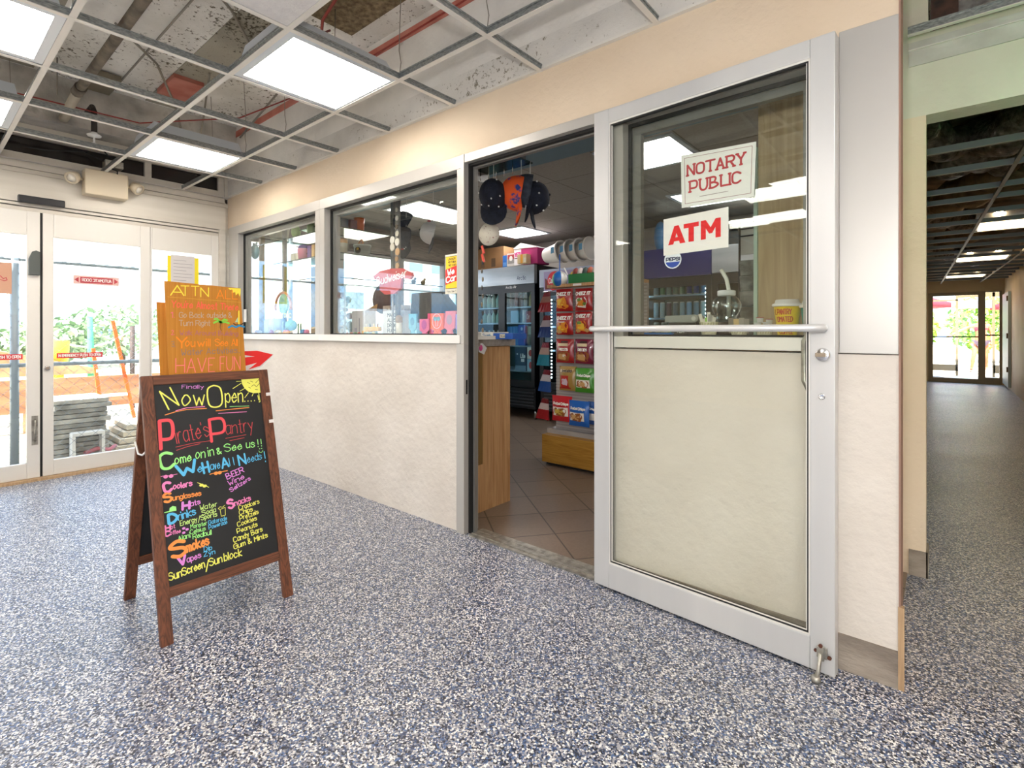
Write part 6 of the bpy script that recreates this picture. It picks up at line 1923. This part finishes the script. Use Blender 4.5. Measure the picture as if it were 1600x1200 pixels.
def cupitem(name, lab, x, y, rb, rt, hh, m, lid=None, stripes=None):
    t = thing(name, lab, 'cup', (x, y, LZ))
    b = B(); b.lathe([(rb, 0), (rb, .012), (rt, hh), (rt - .003, hh), (rb - .002, .012)], (x, y, LZ), 24, ms=[1, 0, 0, 0]); c = b.build('cup_body', [m, C_('efe9d6')], t)
    for k in range(10 if stripes else 0):
        a = R(180 + k * 18)
        r1, r2 = rb + (rt - rb) * .35 + .0008, rb + (rt - rb) * .95 + .0008
        b = B(); b.quad((x + r1 * math.cos(a), y + r1 * math.sin(a), LZ + hh * .35), (x + r1 * math.cos(a + .10), y + r1 * math.sin(a + .10), LZ + hh * .35), (x + r2 * math.cos(a + .30), y + r2 * math.sin(a + .30), LZ + hh * .95), (x + r2 * math.cos(a + .20), y + r2 * math.sin(a + .20), LZ + hh * .95)); b.build('woven_stripe', C_(stripes), c)
    if lid:
        b = B(); b.lathe([(rt + .004, hh - .006), (rt + .006, hh), (rt + .003, hh + .006), (rt - .004, hh + .008), (rt - .008, hh + .022), (0, hh + .022)], (x, y, LZ), 26); b.build('lid', lid, t)
    return c
for i, (x, rb, rt, hh, lab) in enumerate(((-.788, .029, .040, .070, 'cream woven-pattern cup full of stir sticks and sweetener packets'), (-.661, .029, .040, .052, 'middle cream woven-pattern cup holding brown sugar packets'), (-.561, .027, .036, .052, 'cream woven-pattern cup holding creamers beside the yellow cup'))):
    cupitem('paper_cup', lab, x, 2.30, rb, rt, hh, M_weave, None, 'b3ad86')
for i, (dx, dz, c, a) in enumerate(((-.036, .105, 'e2ddcf', -.35), (-.015, .085, 'dcd8ca', -.1), (.0, .09, '8fca4a', .0), (.006, .112, 'e9e5d8', .08), (.022, .098, 'b9b4a8', .18), (.034, .09, 'd8d3c5', .3), (.014, .102, 'a3a098', .1))):
    b = B(); b.obox((-.788 + dx * .5, 2.295 - .003 * i, LZ + .03), (-.788 + dx, 2.29 - .003 * i, LZ + dz), .013 if i != 2 else .022, .003, up=(0, 1, 0))
    tag(b.build('sweetener_packet', C_(c)), ('bright green sweetener packet' if i == 2 else 'pale paper stick') + ' standing in the stir-stick cup', 'packet', None if i == 2 else 'pale sticks in the stir-stick cup')
for i, dx in enumerate((-.028, -.008, .012, .03)):
    b = B(); b.obox((-.661 + dx, 2.295, LZ + .02), (-.661 + dx * 1.1, 2.29, LZ + .085 - .004 * (i % 2)), .022, .003, up=(0, 1, 0))
    tag(b.build('sugar_packet', C_(('7b756a', 'c9ad78', '9b958a', '8b867c')[i])), 'brown-grey sugar packet standing in the middle cream cup', 'packet', 'sugar packets in the middle cream cup')
for i, (x, z) in enumerate(((-.585, .062), (-.575, .085), (-.552, .065), (-.54, .078))):
    b = B(); b.lathe([(.011, 0), (.013, .018), (.016, .019), (.016, .021), (0, .022)], (x, 2.29, LZ + z - .02), 12, ms=[0, 1, 1, 1]); tag(b.build('creamer_pot', [C_('e8e8e4'), C_('a84a48') if i % 2 else C_('dfe3e4')]), 'tiny white creamer pot heaped in the cup beside the yellow cup', 'creamer', 'creamer pots')
c = cupitem('drink_cup', 'tall yellow cup with red handwriting and a white lid in the side window', -.470, 2.27, .034, .049, .132, C_('f0cf10', .45), M_paper)
def cyl_text(s_, cx, cy, rad, z0, cap_, width, a0, m, parent, th):
    sp, tw = strokes(s_)
    bm = B()
    for s2 in sp:
        ribbon(bm, [(p[0] / tw * width, p[1] / 6 * cap_) for p in s2], th, lambda X_, Z_: Vector((cx + (rad + (Z_) * .11 + .0012) * math.sin(a0 + X_ / rad), cy - (rad + (Z_) * .11 + .0012) * math.cos(a0 + X_ / rad), z0 + Z_)), n=6)
    return bm.build('cup_lettering', m, parent)
RI = C_('c44a1c')
cyl_text('L PANTRY', -.470, 2.27, .0452, LZ + .095, .020, .062, -.85, RI, c, .0034)
cyl_text('OMATED', -.470, 2.27, .0424, LZ + .066, .019, .055, -.65, RI, c, .0034)
cyl_text('COFFEE', -.470, 2.27, .0375, LZ + .018, .016, .045, -.5, RI, c, .003)
cupitem('drink_cup', 'teal cup with a white lid half hidden by the sliding door frame', -.375, 2.27, .034, .048, .125, C_('2aa39c', .45), M_paper)
t = thing('fish_bowl_cup', 'clear round plastic fish bowl cup with a white straw on a dark stand', 'bowl', (-.775, 2.5, LZ))
b = B(); b.lathe([(.052, 0), (.050, .07), (.0, .075)], (-.775, 2.5, LZ), 24); b.build('stand', C_('2a1f22'), t)
b = B(); zz = LZ + .076
b.lathe([(.040, 0), (.050, .01), (.044, .018), (.055, .035), (.066, .062), (.066, .080), (.055, .105), (.036, .122), (.034, .128)], (-.775, 2.5, zz), 30)
m = glass('clear_plastic_bowl', (.70, .76, .77), 2.7, .12); b.build('bowl', m, t)
b = B(); b.lathe([(.036, .118), (.040, .122), (.040, .142), (.034, .145), (0, .145)], (-.775, 2.5, zz), 26); b.build('rim_lid', C_('dfe4e2', .3), t)
b = B(); b.tube([(-.765, 2.5, zz + .02), (-.765, 2.5, zz + .15), (-.775, 2.5, zz + .20), (-.800, 2.5, zz + .245)], .009, 10); b.build('straw', C_('e3e6da'), t)
t = thing('packet_rack', 'wire rack hung with silver snack packets behind the fish bowl', 'rack', (-.78, 3.0, 1.0))
b = B()
for x in (-.86, -.66): b.tube([(x, 3.0, .004), (x, 3.0, 1.74)], .006, 8)
for z in (1.70, 1.66, 1.52, 1.36, 1.20): b.tube([(-.86, 3.0, z), (-.66, 3.0, z)], .004, 6)
b.build('wire_frame', C_('1c1c20'), t)
b = B(); b.box(-.86, -.66, 3.02, 3.03, 1.56, 1.73); b.build('header_card', C_('b9bcb8'), t)
for j in range(6):
    z = 1.52 - j * .085
    b = B(); b.hexa([(-.85, 2.985, z - .08), (-.67, 2.985, z - .08), (-.67, 2.995, z - .08), (-.85, 2.995, z - .08), (-.85, 2.96, z), (-.67, 2.96, z), (-.67, 2.97, z), (-.85, 2.97, z)])
    tag(b.build('foil_packet', noisy('silver_foil', h('6a7270'), h('b9c2bf'), 16, .25, .7, 20, metal=.6)), 'silver foil packet number %s from the top on the wire rack' % ('one', 'two', 'three', 'four', 'five', 'six')[j], 'packet')
b = B(); b.box(-1.62, -1.35, 5.1, 5.45, 1.957, 2.16); tag(b.build('storage_bin', glass('clear_bin', (.62, .68, .72), 1.4)), 'clear plastic bin on top of the plain silver cooler', 'bin')
b = B(); b.box(-1.64, -1.33, 5.08, 5.47, 2.16, 2.185); tag(b.build('bin_lid', C_('d8dad8')), 'white lid closing the clear plastic bin on the silver cooler', 'lid')
b = B(); b.box(-1.30, -.95, 5.1, 5.45, 1.957, 2.14); tag(b.build('storage_bin', C_('9aa09c')), 'grey bin right of the clear one on the silver cooler', 'bin')
can('water_bottle', 'blue water bottle beside the clear bin on the coolers', 'bottle', -1.70, 5.2, 2.002, .05, .18, C_('5f8ab0', .3), neck=True)
for x, c, lab in ((-2.36, '3f6f9a', 'blue beach toy pack on the lit-header cooler'), (-2.24, '4d7fae', 'second blue beach toy pack, right of the first'), (-2.13, '7fbf4a', 'lime green float pack standing on the lit-header cooler')):
    b = B(); b.ball((x, 5.35, 2.17 if c != '7fbf4a' else 2.085), .10 if c != '7fbf4a' else .05, 12, sc=(.7, .6, 1.7)); tag(b.build('beach_toy', C_(c)), lab, 'toy')

# ------------------------------------------------------------------ goods behind the first two windows
M_gshelf = glass('shelf_glass', (.62, .78, .74), 1.6)
def gshelf(lab, x0, x1, y0, y1, z):
    t = thing('glass_shelf', lab, 'shelf', ((x0 + x1) / 2, (y0 + y1) / 2, z))
    b = B(); b.box(x0, x1, y0, y1, z - .008, z); b.build('glass_plate', M_gshelf, t)
    b = B(); b.box(x0, x1, y0 - .002, y0, z - .009, z); b.box(x1, x1 + .002, y0, y1, z - .009, z); b.build('dark_edge', C_('22332f', .2), t)
gshelf('top glass shelf running along the first window', -5.12, -4.02, 2.24, 2.50, 1.975)
gshelf('lower glass shelf running along the first window', -4.80, -4.02, 2.24, 2.50, 1.765)
gshelf('top glass shelf running back from the second window', -4.42, -4.0, 2.30, 2.98, 2.045)
gshelf('middle glass shelf running back from the second window', -4.42, -4.0, 2.30, 2.98, 1.822)
gshelf('low glass shelf with tiny figures behind the second window', -4.42, -3.95, 2.30, 3.6, 1.60)
for x, y, lab in ((-4.68, 2.27, 'square alloy shelf post behind the first window'), (-4.01, 2.99, 'slim alloy shelf post behind the second window')):
    b = B(); b.box(x, x + .035, y, y + .03, 1.083, 2.41); tag(b.build('shelf_post', M_alum_dk), lab, 'post')
b = B(); b.box(-5.14, -5.10, 2.26, 2.30, 1.083, 2.41); tag(b.build('shelf_post', M_cw_dk), 'brown shelf post near the entry corner behind the first window', 'post')
b = B(); b.box(-4.62, -4.46, 2.52, 2.62, 1.083, 1.75); tag(b.build('window_post', C_('5b564c')), 'dark square post standing behind the goods in the first window', 'post')
def item(name, lab, cat, bm, m, group=None):
    return tag(bm.build(name, m), lab, cat, group)
b = B(); b.lathe([(.07, 0), (.10, .17), (.105, .175), (.0, .176)], (-4.95, 2.37, 1.976), 24); item('bucket', 'cream bucket on the top shelf of the first window', 'bucket', b, noisy('cream_printed_bucket', h('b9b59e'), h('cdcab4'), 30, .6))
b = B(); b.box(-4.40, -4.12, 2.36, 2.40, 1.976, 2.13); item('carton', 'pale carton between the green toy and the green bottle', 'box', b, C_('b8ae9c'))
t = thing('plush_toy', 'lime green toy with a dark cap on the top shelf of the first window', 'toy', (-4.45, 2.3, 2.06))
b = B(); b.ball((-4.46, 2.29, 2.03), .05, 12, sc=(1, .8, 1.1)); b.build('body', C_('8cc43c'), t); b = B(); b.ball((-4.46, 2.29, 2.10), .026, 10); b.build('head', C_('2f3038'), t)
can('green_bottle', 'slim green bottle with a tan neck at the right end of the top shelf', 'bottle', -4.20, 2.29, 1.976, .032, .17, C_('5f8a3a', .3), C_('c9a878'), neck=True)
t = thing('tumbler', 'pink and purple tumbler on the lower shelf of the first window', 'tumbler', (-4.33, 2.3, 1.766))
b = B(); b.lathe([(.045, 0), (.055, .09), (.05, .10)], (-4.34, 2.30, 1.766), 20); b.build('cup_body', C_('c05a7a', .3), t); b = B(); b.lathe([(.05, .10), (.04, .125), (0, .14)], (-4.34, 2.30, 1.766), 20); b.build('lid', C_('5a3a8a', .3), t)
for i, (x, c, lab) in enumerate(((-4.24, '6a3f8a', 'purple packet right of the pink tumbler'), (-4.17, 'c9a060', 'narrow gold packet right of the purple one'), (-4.10, '4a3a70', 'dark violet packet at the right end of the lower shelf'))):
    b = B(); b.box(x, x + .045, 2.28, 2.33, 1.766, 1.88); item('toy_packet', lab, 'packet', b, C_(c))
for x, lab in ((-4.62, 'left one of two small cream cartons on the lower shelf'), (-4.54, 'right one of two small cream cartons on the lower shelf')):
    b = B(); b.box(x, x + .07, 2.32, 2.38, 1.766, 1.85); item('carton', lab, 'box', b, C_('d6d2b8'))
t = thing('plush_toy', 'turquoise plush toy hanging at the left edge of the first window', 'toy', (-5.05, 2.17, 1.9))
b = B(); b.ball((-5.06, 2.19, 1.90), .05, 12, sc=(.9, .8, 1.5)); bb = b.build('body', C_('4fa6b8'), t)
for dx in (-.03, .03):
    b = B(); b.ball((-5.06 + dx, 2.19, 1.975), .014, 8); b.build('ear', C_('4fa6b8'), bb)
b = B(); b.tube([(-5.08, 2.150, 1.89), (-5.06, 2.148, 1.878), (-5.04, 2.150, 1.89)], .004, 6); b.build('mouth', C_('1c3038'), bb)
# second window, shelves
item('tumbler', 'pale tumbler with an orange band on the middle shelf of the second window', 'tumbler', B().lathe([(.040, 0), (.042, .085), (.043, .12), (.0, .122)], (-4.04, 2.50, 1.823), 20, ms=[0, 1, 0]), [C_('cfc7ac'), C_('e0a050')])
t = thing('printed_tub', 'white tub with a dark print on the middle shelf of the second window', 'tub', (-4.07, 2.72, 1.823))
b = B(); b.lathe([(.065, 0), (.075, .085), (.08, .088), (.08, .10), (.0, .102)], (-4.07, 2.72, 1.823), 26); tb = b.build('tub_body', C_('d9d6c8', .4), t)
shape_mark(disc_pts(0, 0, .03, .03), (-4.03, 2.648, 1.865), (1, .45, 0), SZ, C_('3a2a20'), tb, 'dark_print', off=.004); shape_mark(disc_pts(.0, .012, .012), (-4.03, 2.648, 1.865), (1, .45, 0), SZ, C_('e0b040'), tb, 'yellow_print', off=.006)
t = thing('toy_figure', 'little orange toy curled on the lid of the printed tub', 'toy', (-4.07, 2.72, 1.925))
b = B(); b.tube([(-4.10, 2.70, 1.927), (-4.08, 2.70, 1.955), (-4.05, 2.70, 1.965), (-4.03, 2.70, 1.94), (-4.05, 2.70, 1.93)], .010, 8); b.build('body', C_('c9782a'), t)
item('orange_cup', 'bright orange cup at the end of the top shelf in the second window', 'cup', B().lathe([(.042, 0), (.050, .115), (.046, .116)], (-4.06, 2.68, 2.046), 22), C_('ee6a20', .3))
for i, (y, c, lab) in enumerate(((2.38, 'a04a5a', 'reddish toy pack at the window end of the top shelf'), (2.48, '5f6f8a', 'blue toy pack beside the reddish one on the top shelf'), (2.57, '8a4a5a', 'maroon pack left of the orange cup'))):
    b = B(); b.box(-4.12, -4.03, y, y + .07, 2.046, 2.13); item('toy_pack', lab, 'toy', b, C_(c))
for i, (y, c, lab) in enumerate(((2.33, 'd2643a', 'small orange figure at the window end of the middle shelf'), (2.39, '9a4a60', 'plum-coloured pack left of the pale tumbler'))):
    b = B(); b.ball((-4.05, y, 1.865), .042, 10); item('toy_figure', lab, 'toy', b, C_(c))
for i, (y, c, lab) in enumerate(((3.12, '9a7a4a', 'tan duck-like figure on the low glass shelf'), (3.26, '3f6a7a', 'blue figure on the low glass shelf'), (3.38, '8a7030', 'olive figure, farthest on the low glass shelf'))):
    t = thing('toy_figure', lab, 'toy', (-4.0, y, 1.6)); b = B(); b.ball((-4.0, y, 1.625), .026, 10); b.build('body', C_(c), t); b = B(); b.ball((-3.99, y + .012, 1.655), .015, 8); b.build('head', C_(c), t)
# acrylic toy dispenser at the left of the second window
t = thing('display_case', 'clear acrylic case of pastel plush and small toys at the left of the second window', 'display case', (-3.7, 2.35, LZ))
b = B()
b.box(-3.86, -3.56, 2.22, 2.225, LZ, 1.49); b.box(-3.56, -3.555, 2.22, 2.5, LZ, 1.49); b.box(-3.86, -3.56, 2.22, 2.5, 1.49, 1.495)
b.build('acrylic_wall', glass('acrylic', (.85, .92, .92), 1.45), t)
b = B(); b.box(-3.563, -3.551, 2.214, 2.226, LZ, 1.50); b.build('bright_edge', C_('cfe0dc', .2), t)
pal = ['d8c6cc', 'c9d4da', 'e2d2b0', 'b9c4b8', 'e8b8c4', 'a8b4bc', 'e0a878', '8fa6a8', 'd4cfc0', '66707a', 'c9b0d0', 'b4ccc0']
rr = random.Random(12)
for k in range(26):
    x, y, z = -3.84 + rr.random() * .26, 2.25 + rr.random() * .12, LZ + .025 + rr.random() * .27
    b = B(); b.ball((x, y, z), rr.uniform(.022, .038), 9, sc=(1, .8, rr.uniform(.7, 1.1)))
    item('small_plush', 'small pastel plush ball heaped inside the acrylic case', 'plush toy', b, C_(pal[k % 12]), 'plush balls in the acrylic case')
t = thing('hanging_toy_card', 'card with a red and green toy hanging above the acrylic case', 'toy card', (-3.8, 2.24, 1.4))
b = B(); b.box(-3.86, -3.76, 2.20, 2.204, 1.38, 1.52); cd = b.build('card', C_('9fb0a0'), t)
shape_mark(disc_pts(.05, .04, .022, .030), (-3.86, 2.1995, 1.38), SX, SZ, C_('c2503c'), cd, 'red_print'); shape_mark(disc_pts(.04, .105, .02, .016), (-3.86, 2.1995, 1.38), SX, SZ, C_('d8a83a'), cd, 'yellow_print')
# row of trinkets along the ledge
rr = random.Random(21)
cols = ['c9783a', 'e0b84a', '3f9a8a', 'd86a4a', 'b9b4a0', 'e8d24a', '6f9a5a', 'd04a5a', '5a9ab8', 'e0905a', 'd9c6b0', '4a8a6a']
def trinket(x, y, r_, c, lab, grp=None):
    b = B(); b.ball((x, y, LZ + r_ * .8), r_, 10, sc=(1, .8, .9)); 
    return item('trinket', lab, 'trinket', b, C_(c), grp)
for k in range(9):
    trinket(-3.47 + (k - 9) * .0 + k * .018 - .02, 2.20 + (k % 3) * .02, .014, cols[k], 'tiny coloured trinket at the foot of the acrylic case', 'trinkets at the foot of the acrylic case')
# first-window ledge row
FW = [('white_canister', 'tall white canister at the left end of the first window ledge', 'canister', -4.92, .035, .15, 'dfe3e0'), ('white_canister', 'white canister with a pink base, second on the first window ledge', 'canister', -4.82, .042, .155, 'e4dde2'),
      ('white_canister', 'pale box-like canister, third on the first window ledge', 'canister', -4.70, .042, .150, 'c3ccd4'), ('glass_jar', 'grey-green jar, fourth on the first window ledge', 'jar', -4.58, .03, .12, '8fa69c')]
for nm, lab, cat, x, r_, hh, c in FW:
    b = B(); b.lathe([(r_, 0), (r_, hh - .02), (r_ * .8, hh - .01), (r_ * .8, hh), (0, hh)], (x, 2.25, LZ), 18); item(nm, lab, cat, b, C_(c, .35))
for k, (x, c, lab) in enumerate(((-5.02, 'd8935a', 'peach shell-like trinket at the far left of the ledge'), (-4.97, 'c9a58a', 'beige trinket beside the peach one'), (-4.72, 'c23a4a', 'red heart-like trinket before the white canisters'), (-4.62, 'e0bc40', 'yellow trinket right of the red one'), (-4.56, 'd8b83a', 'mustard trinket right of the yellow one'), (-4.46, 'd8703a', 'orange trinket before the dark post'), (-4.41, 'c24a3a', 'brick-red trinket right of the orange one'))):
    trinket(x, 2.19, .026, c, lab)
for k, (x, c, lab) in enumerate(((-4.20, '2a86b8', 'blue cap-like trinket at the right end of the first window ledge'), (-4.14, 'b83a86', 'magenta trinket beside the blue one'))):
    trinket(x, 2.22, .03, c, lab)
for k, (x, lab) in enumerate(((-4.34, 'slim green glass stick before the right reflection'), (-4.30, 'second slim green stick beside the first'))):
    b = B(); b.tube([(x, 2.25, LZ), (x, 2.25, LZ + .10)], .008, 8); item('glass_stick', lab, 'stick', b, C_('4f8a5a', .3))
t = thing('beer_sign', 'oval beer sign with a green bird shape and yellow Corona lettering in the first window', 'sign', (-4.5, 2.2, 1.4))
b = B()
for a0, a1, m_ in ((20, 160, 0),):
    pts = [(-4.52 + .145 * math.cos(R(a)), 2.2, 1.345 + .135 * math.sin(R(a))) for a in range(-10, 191, 10)]
    b.tube(pts, .012, 8)
b.build('arch_tube', C_('c9805a', .3), t)
b = B(); b.prism(disc_pts(-4.52, 1.375, .085, .095), (0, 2.2, 0), SX, SZ, (0, .01, 0)); pl_ = b.build('face', noisy('green_teal_print', h('4f9a7a'), h('8fc9a8'), 18, .5, c3=h('3f6fa8'), p3=.7), t)
letters('Corona', (-4.62, 2.194, 1.262), (1, 0, -.04), SZ, .055, C_('e6dc4a', .3), t, width=.26, th=.010)
b = B(); b.ball((-4.45, 2.24, 1.185), .075, 12, sc=(1, .6, .7)); item('green_plush', 'mint green plush below the Corona sign', 'plush toy', b, C_('7fbf9a'))
b = B(); b.tube([(-4.52, 2.21, LZ), (-4.52, 2.21, 1.25)], .006, 6); b.build('stand', C_('3a3a3a'), t)
# second window ledge, left to right
box_item('carton', 'white carton with an open brown flap and a thin grey print in the second window', 'box', -3.52, -3.35, 2.26, 2.36, LZ, 1.29, C_('d8d4d4'), [('r', .55, .62, .1, .7, C_('8f8f98')), ('r', .2, .4, .1, .3, C_('b8b4c4'))])
b = B(); b.prism([(-3.52, 1.29), (-3.35, 1.29), (-3.33, 1.345)], (0, 2.36, 0), SX, SZ, (0, .004, 0)); item('carton_flap', 'raised brown flap behind the white carton in the second window', 'flap', b, C_('a8844e'))
t = thing('crab_toy', 'yellow crab-like toy lying on the second window ledge', 'toy', (-3.22, 2.24, LZ))
b = B(); b.box(-3.31, -3.13, 2.22, 2.26, LZ + .03, LZ + .062); b.box(-3.32, -3.26, 2.21, 2.27, LZ, LZ + .035); b.build('body', C_('e8ae3a'), t, bevel=.008)
for k in range(4):
    b = B(); b.tube([(-3.28 + k * .045, 2.23, LZ + .06), (-3.29 + k * .05, 2.23, LZ + .085)], .006, 6); b.build('claw', C_(('d8d2c4', '5a7a8a', 'e0d0b0', 'b87a4a')[k]), t)
for k in range(5):
    trinket(-3.24 + k * .035, 2.19, .016, ('4a8a6a', '7ab0a0', '9ab4c4', 'c9c48a', '6a9aa0')[k], 'tiny shiny trinket in front of the yellow toy', 'trinkets in front of the yellow toy')
t = thing('menu_card', 'standing white list card with grey capitals in the second window', 'card', (-3.05, 2.3, LZ))
b = B(); b.box(-3.13, -2.995, 2.30, 2.304, LZ, 1.285); cd = b.build('card', C_('dfe2dc'), t)
for i, s_ in enumerate(('MARG', 'ALDS', 'DRINK', 'RAM')):
    letters(s_, (-3.12, 2.2995, 1.240 - i * .038), SX, SZ, .024, C_('5f686c'), cd, width=.10, th=.006)
b = B(); b.box(-3.24, -2.98, 2.345, 2.40, 1.285, 1.325); item('gum_box', 'row box of wrapped gum behind the list card', 'box', b, noisy('gum_wrappers', h('7a6a5c'), h('cfc6ba'), 40, .5, stretch=(1, .2, .6))); b = B(); b.box(-3.24, -2.98, 2.345, 2.40, LZ, 1.285); item('display_block', 'white block carrying the gum box behind the list card', 'block', b, C_('e4e8e8'))
t = thing('lighter_bottle', 'tan-capped slim pale bottle right of the list card', 'bottle', (-2.92, 2.25, LZ))
b = B(); b.lathe([(.022, 0), (.022, .09), (.0, .092)], (-2.92, 2.25, LZ), 14); b.build('body', C_('d8cfb8', .3), t); b = B(); b.lathe([(.024, .09), (.024, .13), (.012, .142), (0, .142)], (-2.92, 2.25, LZ), 14); b.build('cap', C_('a8824e', .4), t)
def koozie(x0, x1, z1, c, lab, deco=None, tilt=0.0, y=2.25):
    t = thing('can_sleeve', lab, 'can sleeve', ((x0 + x1) / 2, y, LZ))
    wd = x1 - x0
    zz_ = LZ + (z1 - LZ) * .30
    pts = [(x0 + wd * .16, LZ), (x1 - wd * .16, LZ), (x1 - wd * .30, zz_ - .012), (x1, zz_ + .004), (x1 + tilt, z1), (x0 + tilt, z1), (x0, zz_ + .004), (x0 + wd * .30, zz_ - .012)]
    b = B(); b.prism(pts, (0, y, 0), SX, SZ, (0, .012, 0)); s2 = b.build('foam_body', C_(c, .7), t)
    if deco == 'palm':
        cx, cz2 = (x0 + x1) / 2, zz_ + (z1 - zz_) * .5; r_ = wd * .34
        line_mark(disc_pts(cx, cz2, r_, r_ * 1.1, 24) + [(cx + r_, cz2)], (0, y, 0), SX, SZ, C_('d8e0d4'), s2, .003, 'ring_print')
        for dx in (-.35, .35):
            line_mark([(cx + dx * r_ * .5, cz2 - r_ * .75), (cx + dx * r_, cz2 + r_ * .3)], (0, y, 0), SX, SZ, C_('cfe0d8'), s2, .003, 'palm_trunk_print')
            shape_mark(disc_pts(cx + dx * r_, cz2 + r_ * .35, r_ * .42, r_ * .34), (0, y, 0), SX, SZ, C_('6f9a9a'), s2, 'palm_crown_print')
    elif deco:
        shape_mark(disc_pts((x0 + x1) / 2, zz_ + (z1 - zz_) * .5, wd * .28, wd * .34), (0, y, 0), SX, SZ, C_(deco), s2, 'round_print')
    return t
koozie(-2.815, -2.735, 1.252, '74b9cc', 'light blue can sleeve, leftmost of the row in the second window', '4f8fae')
koozie(-2.700, -2.605, 1.215, 'e27aa8', 'short pink can sleeve between the blue and the magenta ones', 'b85aa8')
koozie(-2.640, -2.565, 1.252, 'd83a78', 'magenta can sleeve mostly behind the orange one', None, y=2.27)
koozie(-2.590, -2.462, 1.250, 'ee6420', 'bright orange can sleeve with two palms in a ring', 'palm')
koozie(-2.455, -2.360, 1.262, 'e07a80', 'salmon can sleeve leaning beside the orange one', 'b08a90', tilt=.012)
koozie(-2.350, -2.265, 1.240, '9a88c8', 'lilac can sleeve at the right end of the row', '3a4a80')
t = thing('price_monitor', 'dark wedge-backed till monitor behind the can sleeves', 'monitor', (-2.95, 2.6, 1.1))
b = B(); b.prism([(2.55, 1.20), (2.57, 1.43), (2.60, 1.43), (2.85, 1.20)], (-3.18, 0, 0), (0, 1, 0), SZ, (.36, 0, 0)); b.build('case', C_('3a3736', .5), t, bevel=.004)
b = B(); b.box(-3.10, -2.90, 2.62, 2.78, 1.083, 1.20); b.build('stand', C_('2a2828'), t)
t = thing('desk_fan', 'dark round-backed fan behind the list card in the second window', 'fan', (-3.45, 2.55, 1.083))
b = B(); b.lathe([(.0, -.05), (.08, -.045), (.13, 0), (.13, .03), (.0, .04)], (-3.48, 2.56, 1.40), 28, axis=(.2, -1, .1)); b.build('head', C_('35323c', .5), t); b = B(); b.tube([(-3.48, 2.57, 1.085), (-3.48, 2.57, 1.40)], .018, 10); b.lathe([(.09, 0), (.085, .015), (0, .02)], (-3.48, 2.57, 1.083), 20); b.build('stand', C_('35323c'), t)
t = thing('beer_sign', 'red bow-tie shaped beer sign with white script behind the second window', 'sign', (-2.95, 2.25, 1.5))
bow = [(-3.18, 1.535), (-3.10, 1.566), (-2.97, 1.575), (-2.84, 1.566), (-2.745, 1.53), (-2.735, 1.505), (-2.76, 1.485), (-2.85, 1.50), (-2.86, 1.43), (-2.93, 1.395), (-3.04, 1.395), (-3.10, 1.43), (-3.10, 1.505), (-3.16, 1.51)]
b = B(); b.prism(bow, (0, 2.215, 0), SX, SZ, (0, .02, 0)); bs = b.build('sign_face', C_('c2302e', .3), t)
letters('Budweiser', (-3.13, 2.214, 1.465), (1, 0, .12), SZ, .055, C_('efe6e0', .3), bs, width=.34, th=.008)
b = B(); b.tube([(-2.96, 2.225, LZ), (-2.96, 2.225, 1.40)], .008, 8); b.build('stand', M_alum_dk, t)
t = thing('trinket_spinner', 'tall metal trinket spinner hung with wooden tokens behind the second window', 'display stand', (-3.0, 2.3, LZ))
b = B(); b.tube([(-2.99, 2.30, LZ), (-2.99, 2.30, 2.405)], .014, 10); b.tube([(-3.02, 2.30, LZ), (-3.02, 2.30, 2.405)], .006, 8); b.build('pole', M_alum_dk, t)
for k, (dx, z, c, s_) in enumerate(((.02, 2.0, 'c9c0b0', .014), (.022, 1.94, 'e0dcd0', .016), (.02, 1.88, '6a5a48', .014), (.025, 1.83, 'd8d0bc', .018), (-.03, 1.79, 'e4e0d4', .026), (.025, 1.77, 'e4e0d4', .024), (-.03, 1.74, 'dcd6c4', .026), (.03, 1.70, 'c9a070', .024), (.02, 1.65, 'a8845a', .018), (.028, 1.60, 'b8946a', .02))):
    b = B(); b.prism(disc_pts(-3.0 + dx, z, s_, s_ * 1.1, 12), (0, 2.272, 0), SX, SZ, (0, .006, 0)); b.build('token', C_(c), t)
b = B(); b.box(-5.38, -5.37, 5.15, 5.85, .95, 2.08); item('window_blind', 'blue-green blind over the last pane of the far shop glazing', 'blind', b, noisy('teal_blind', h('4f7a86'), h('6f9aa6'), 20, .6, stretch=(1, 6, .1)))
b = B(); b.box(-5.1, -4.9, 4.2, 4.5, .004, 1.25); item('blue_cabinet', 'light blue cabinet standing by the far shop glazing', 'cabinet', b, C_('6fb4cc'))

# ------------------------------------------------------------------ unseen green lamp, added to tint the corridor mouth
t = thing('green_tint_lamp', 'green lit box on a short stem, added out of view to tint the corridor mouth', 'added lamp', (.78, 2.35, 1.9))
b = B(); b.box(.70, .98, 2.30, 2.34, 1.70, 1.90); b.build('case', M_white, t)
b = B(); b.box(.71, .97, 2.341, 2.345, 1.71, 1.89); b.build('lit_face', mat('green_lit_face', (.1, .9, .25), .5, emit=(.12, 1.0, .28), estr=6.0), t)
b = B(); b.tube([(.84, 2.32, 1.90), (.84, 2.32, CE)], .008, 8); b.build('stem', M_white, t)
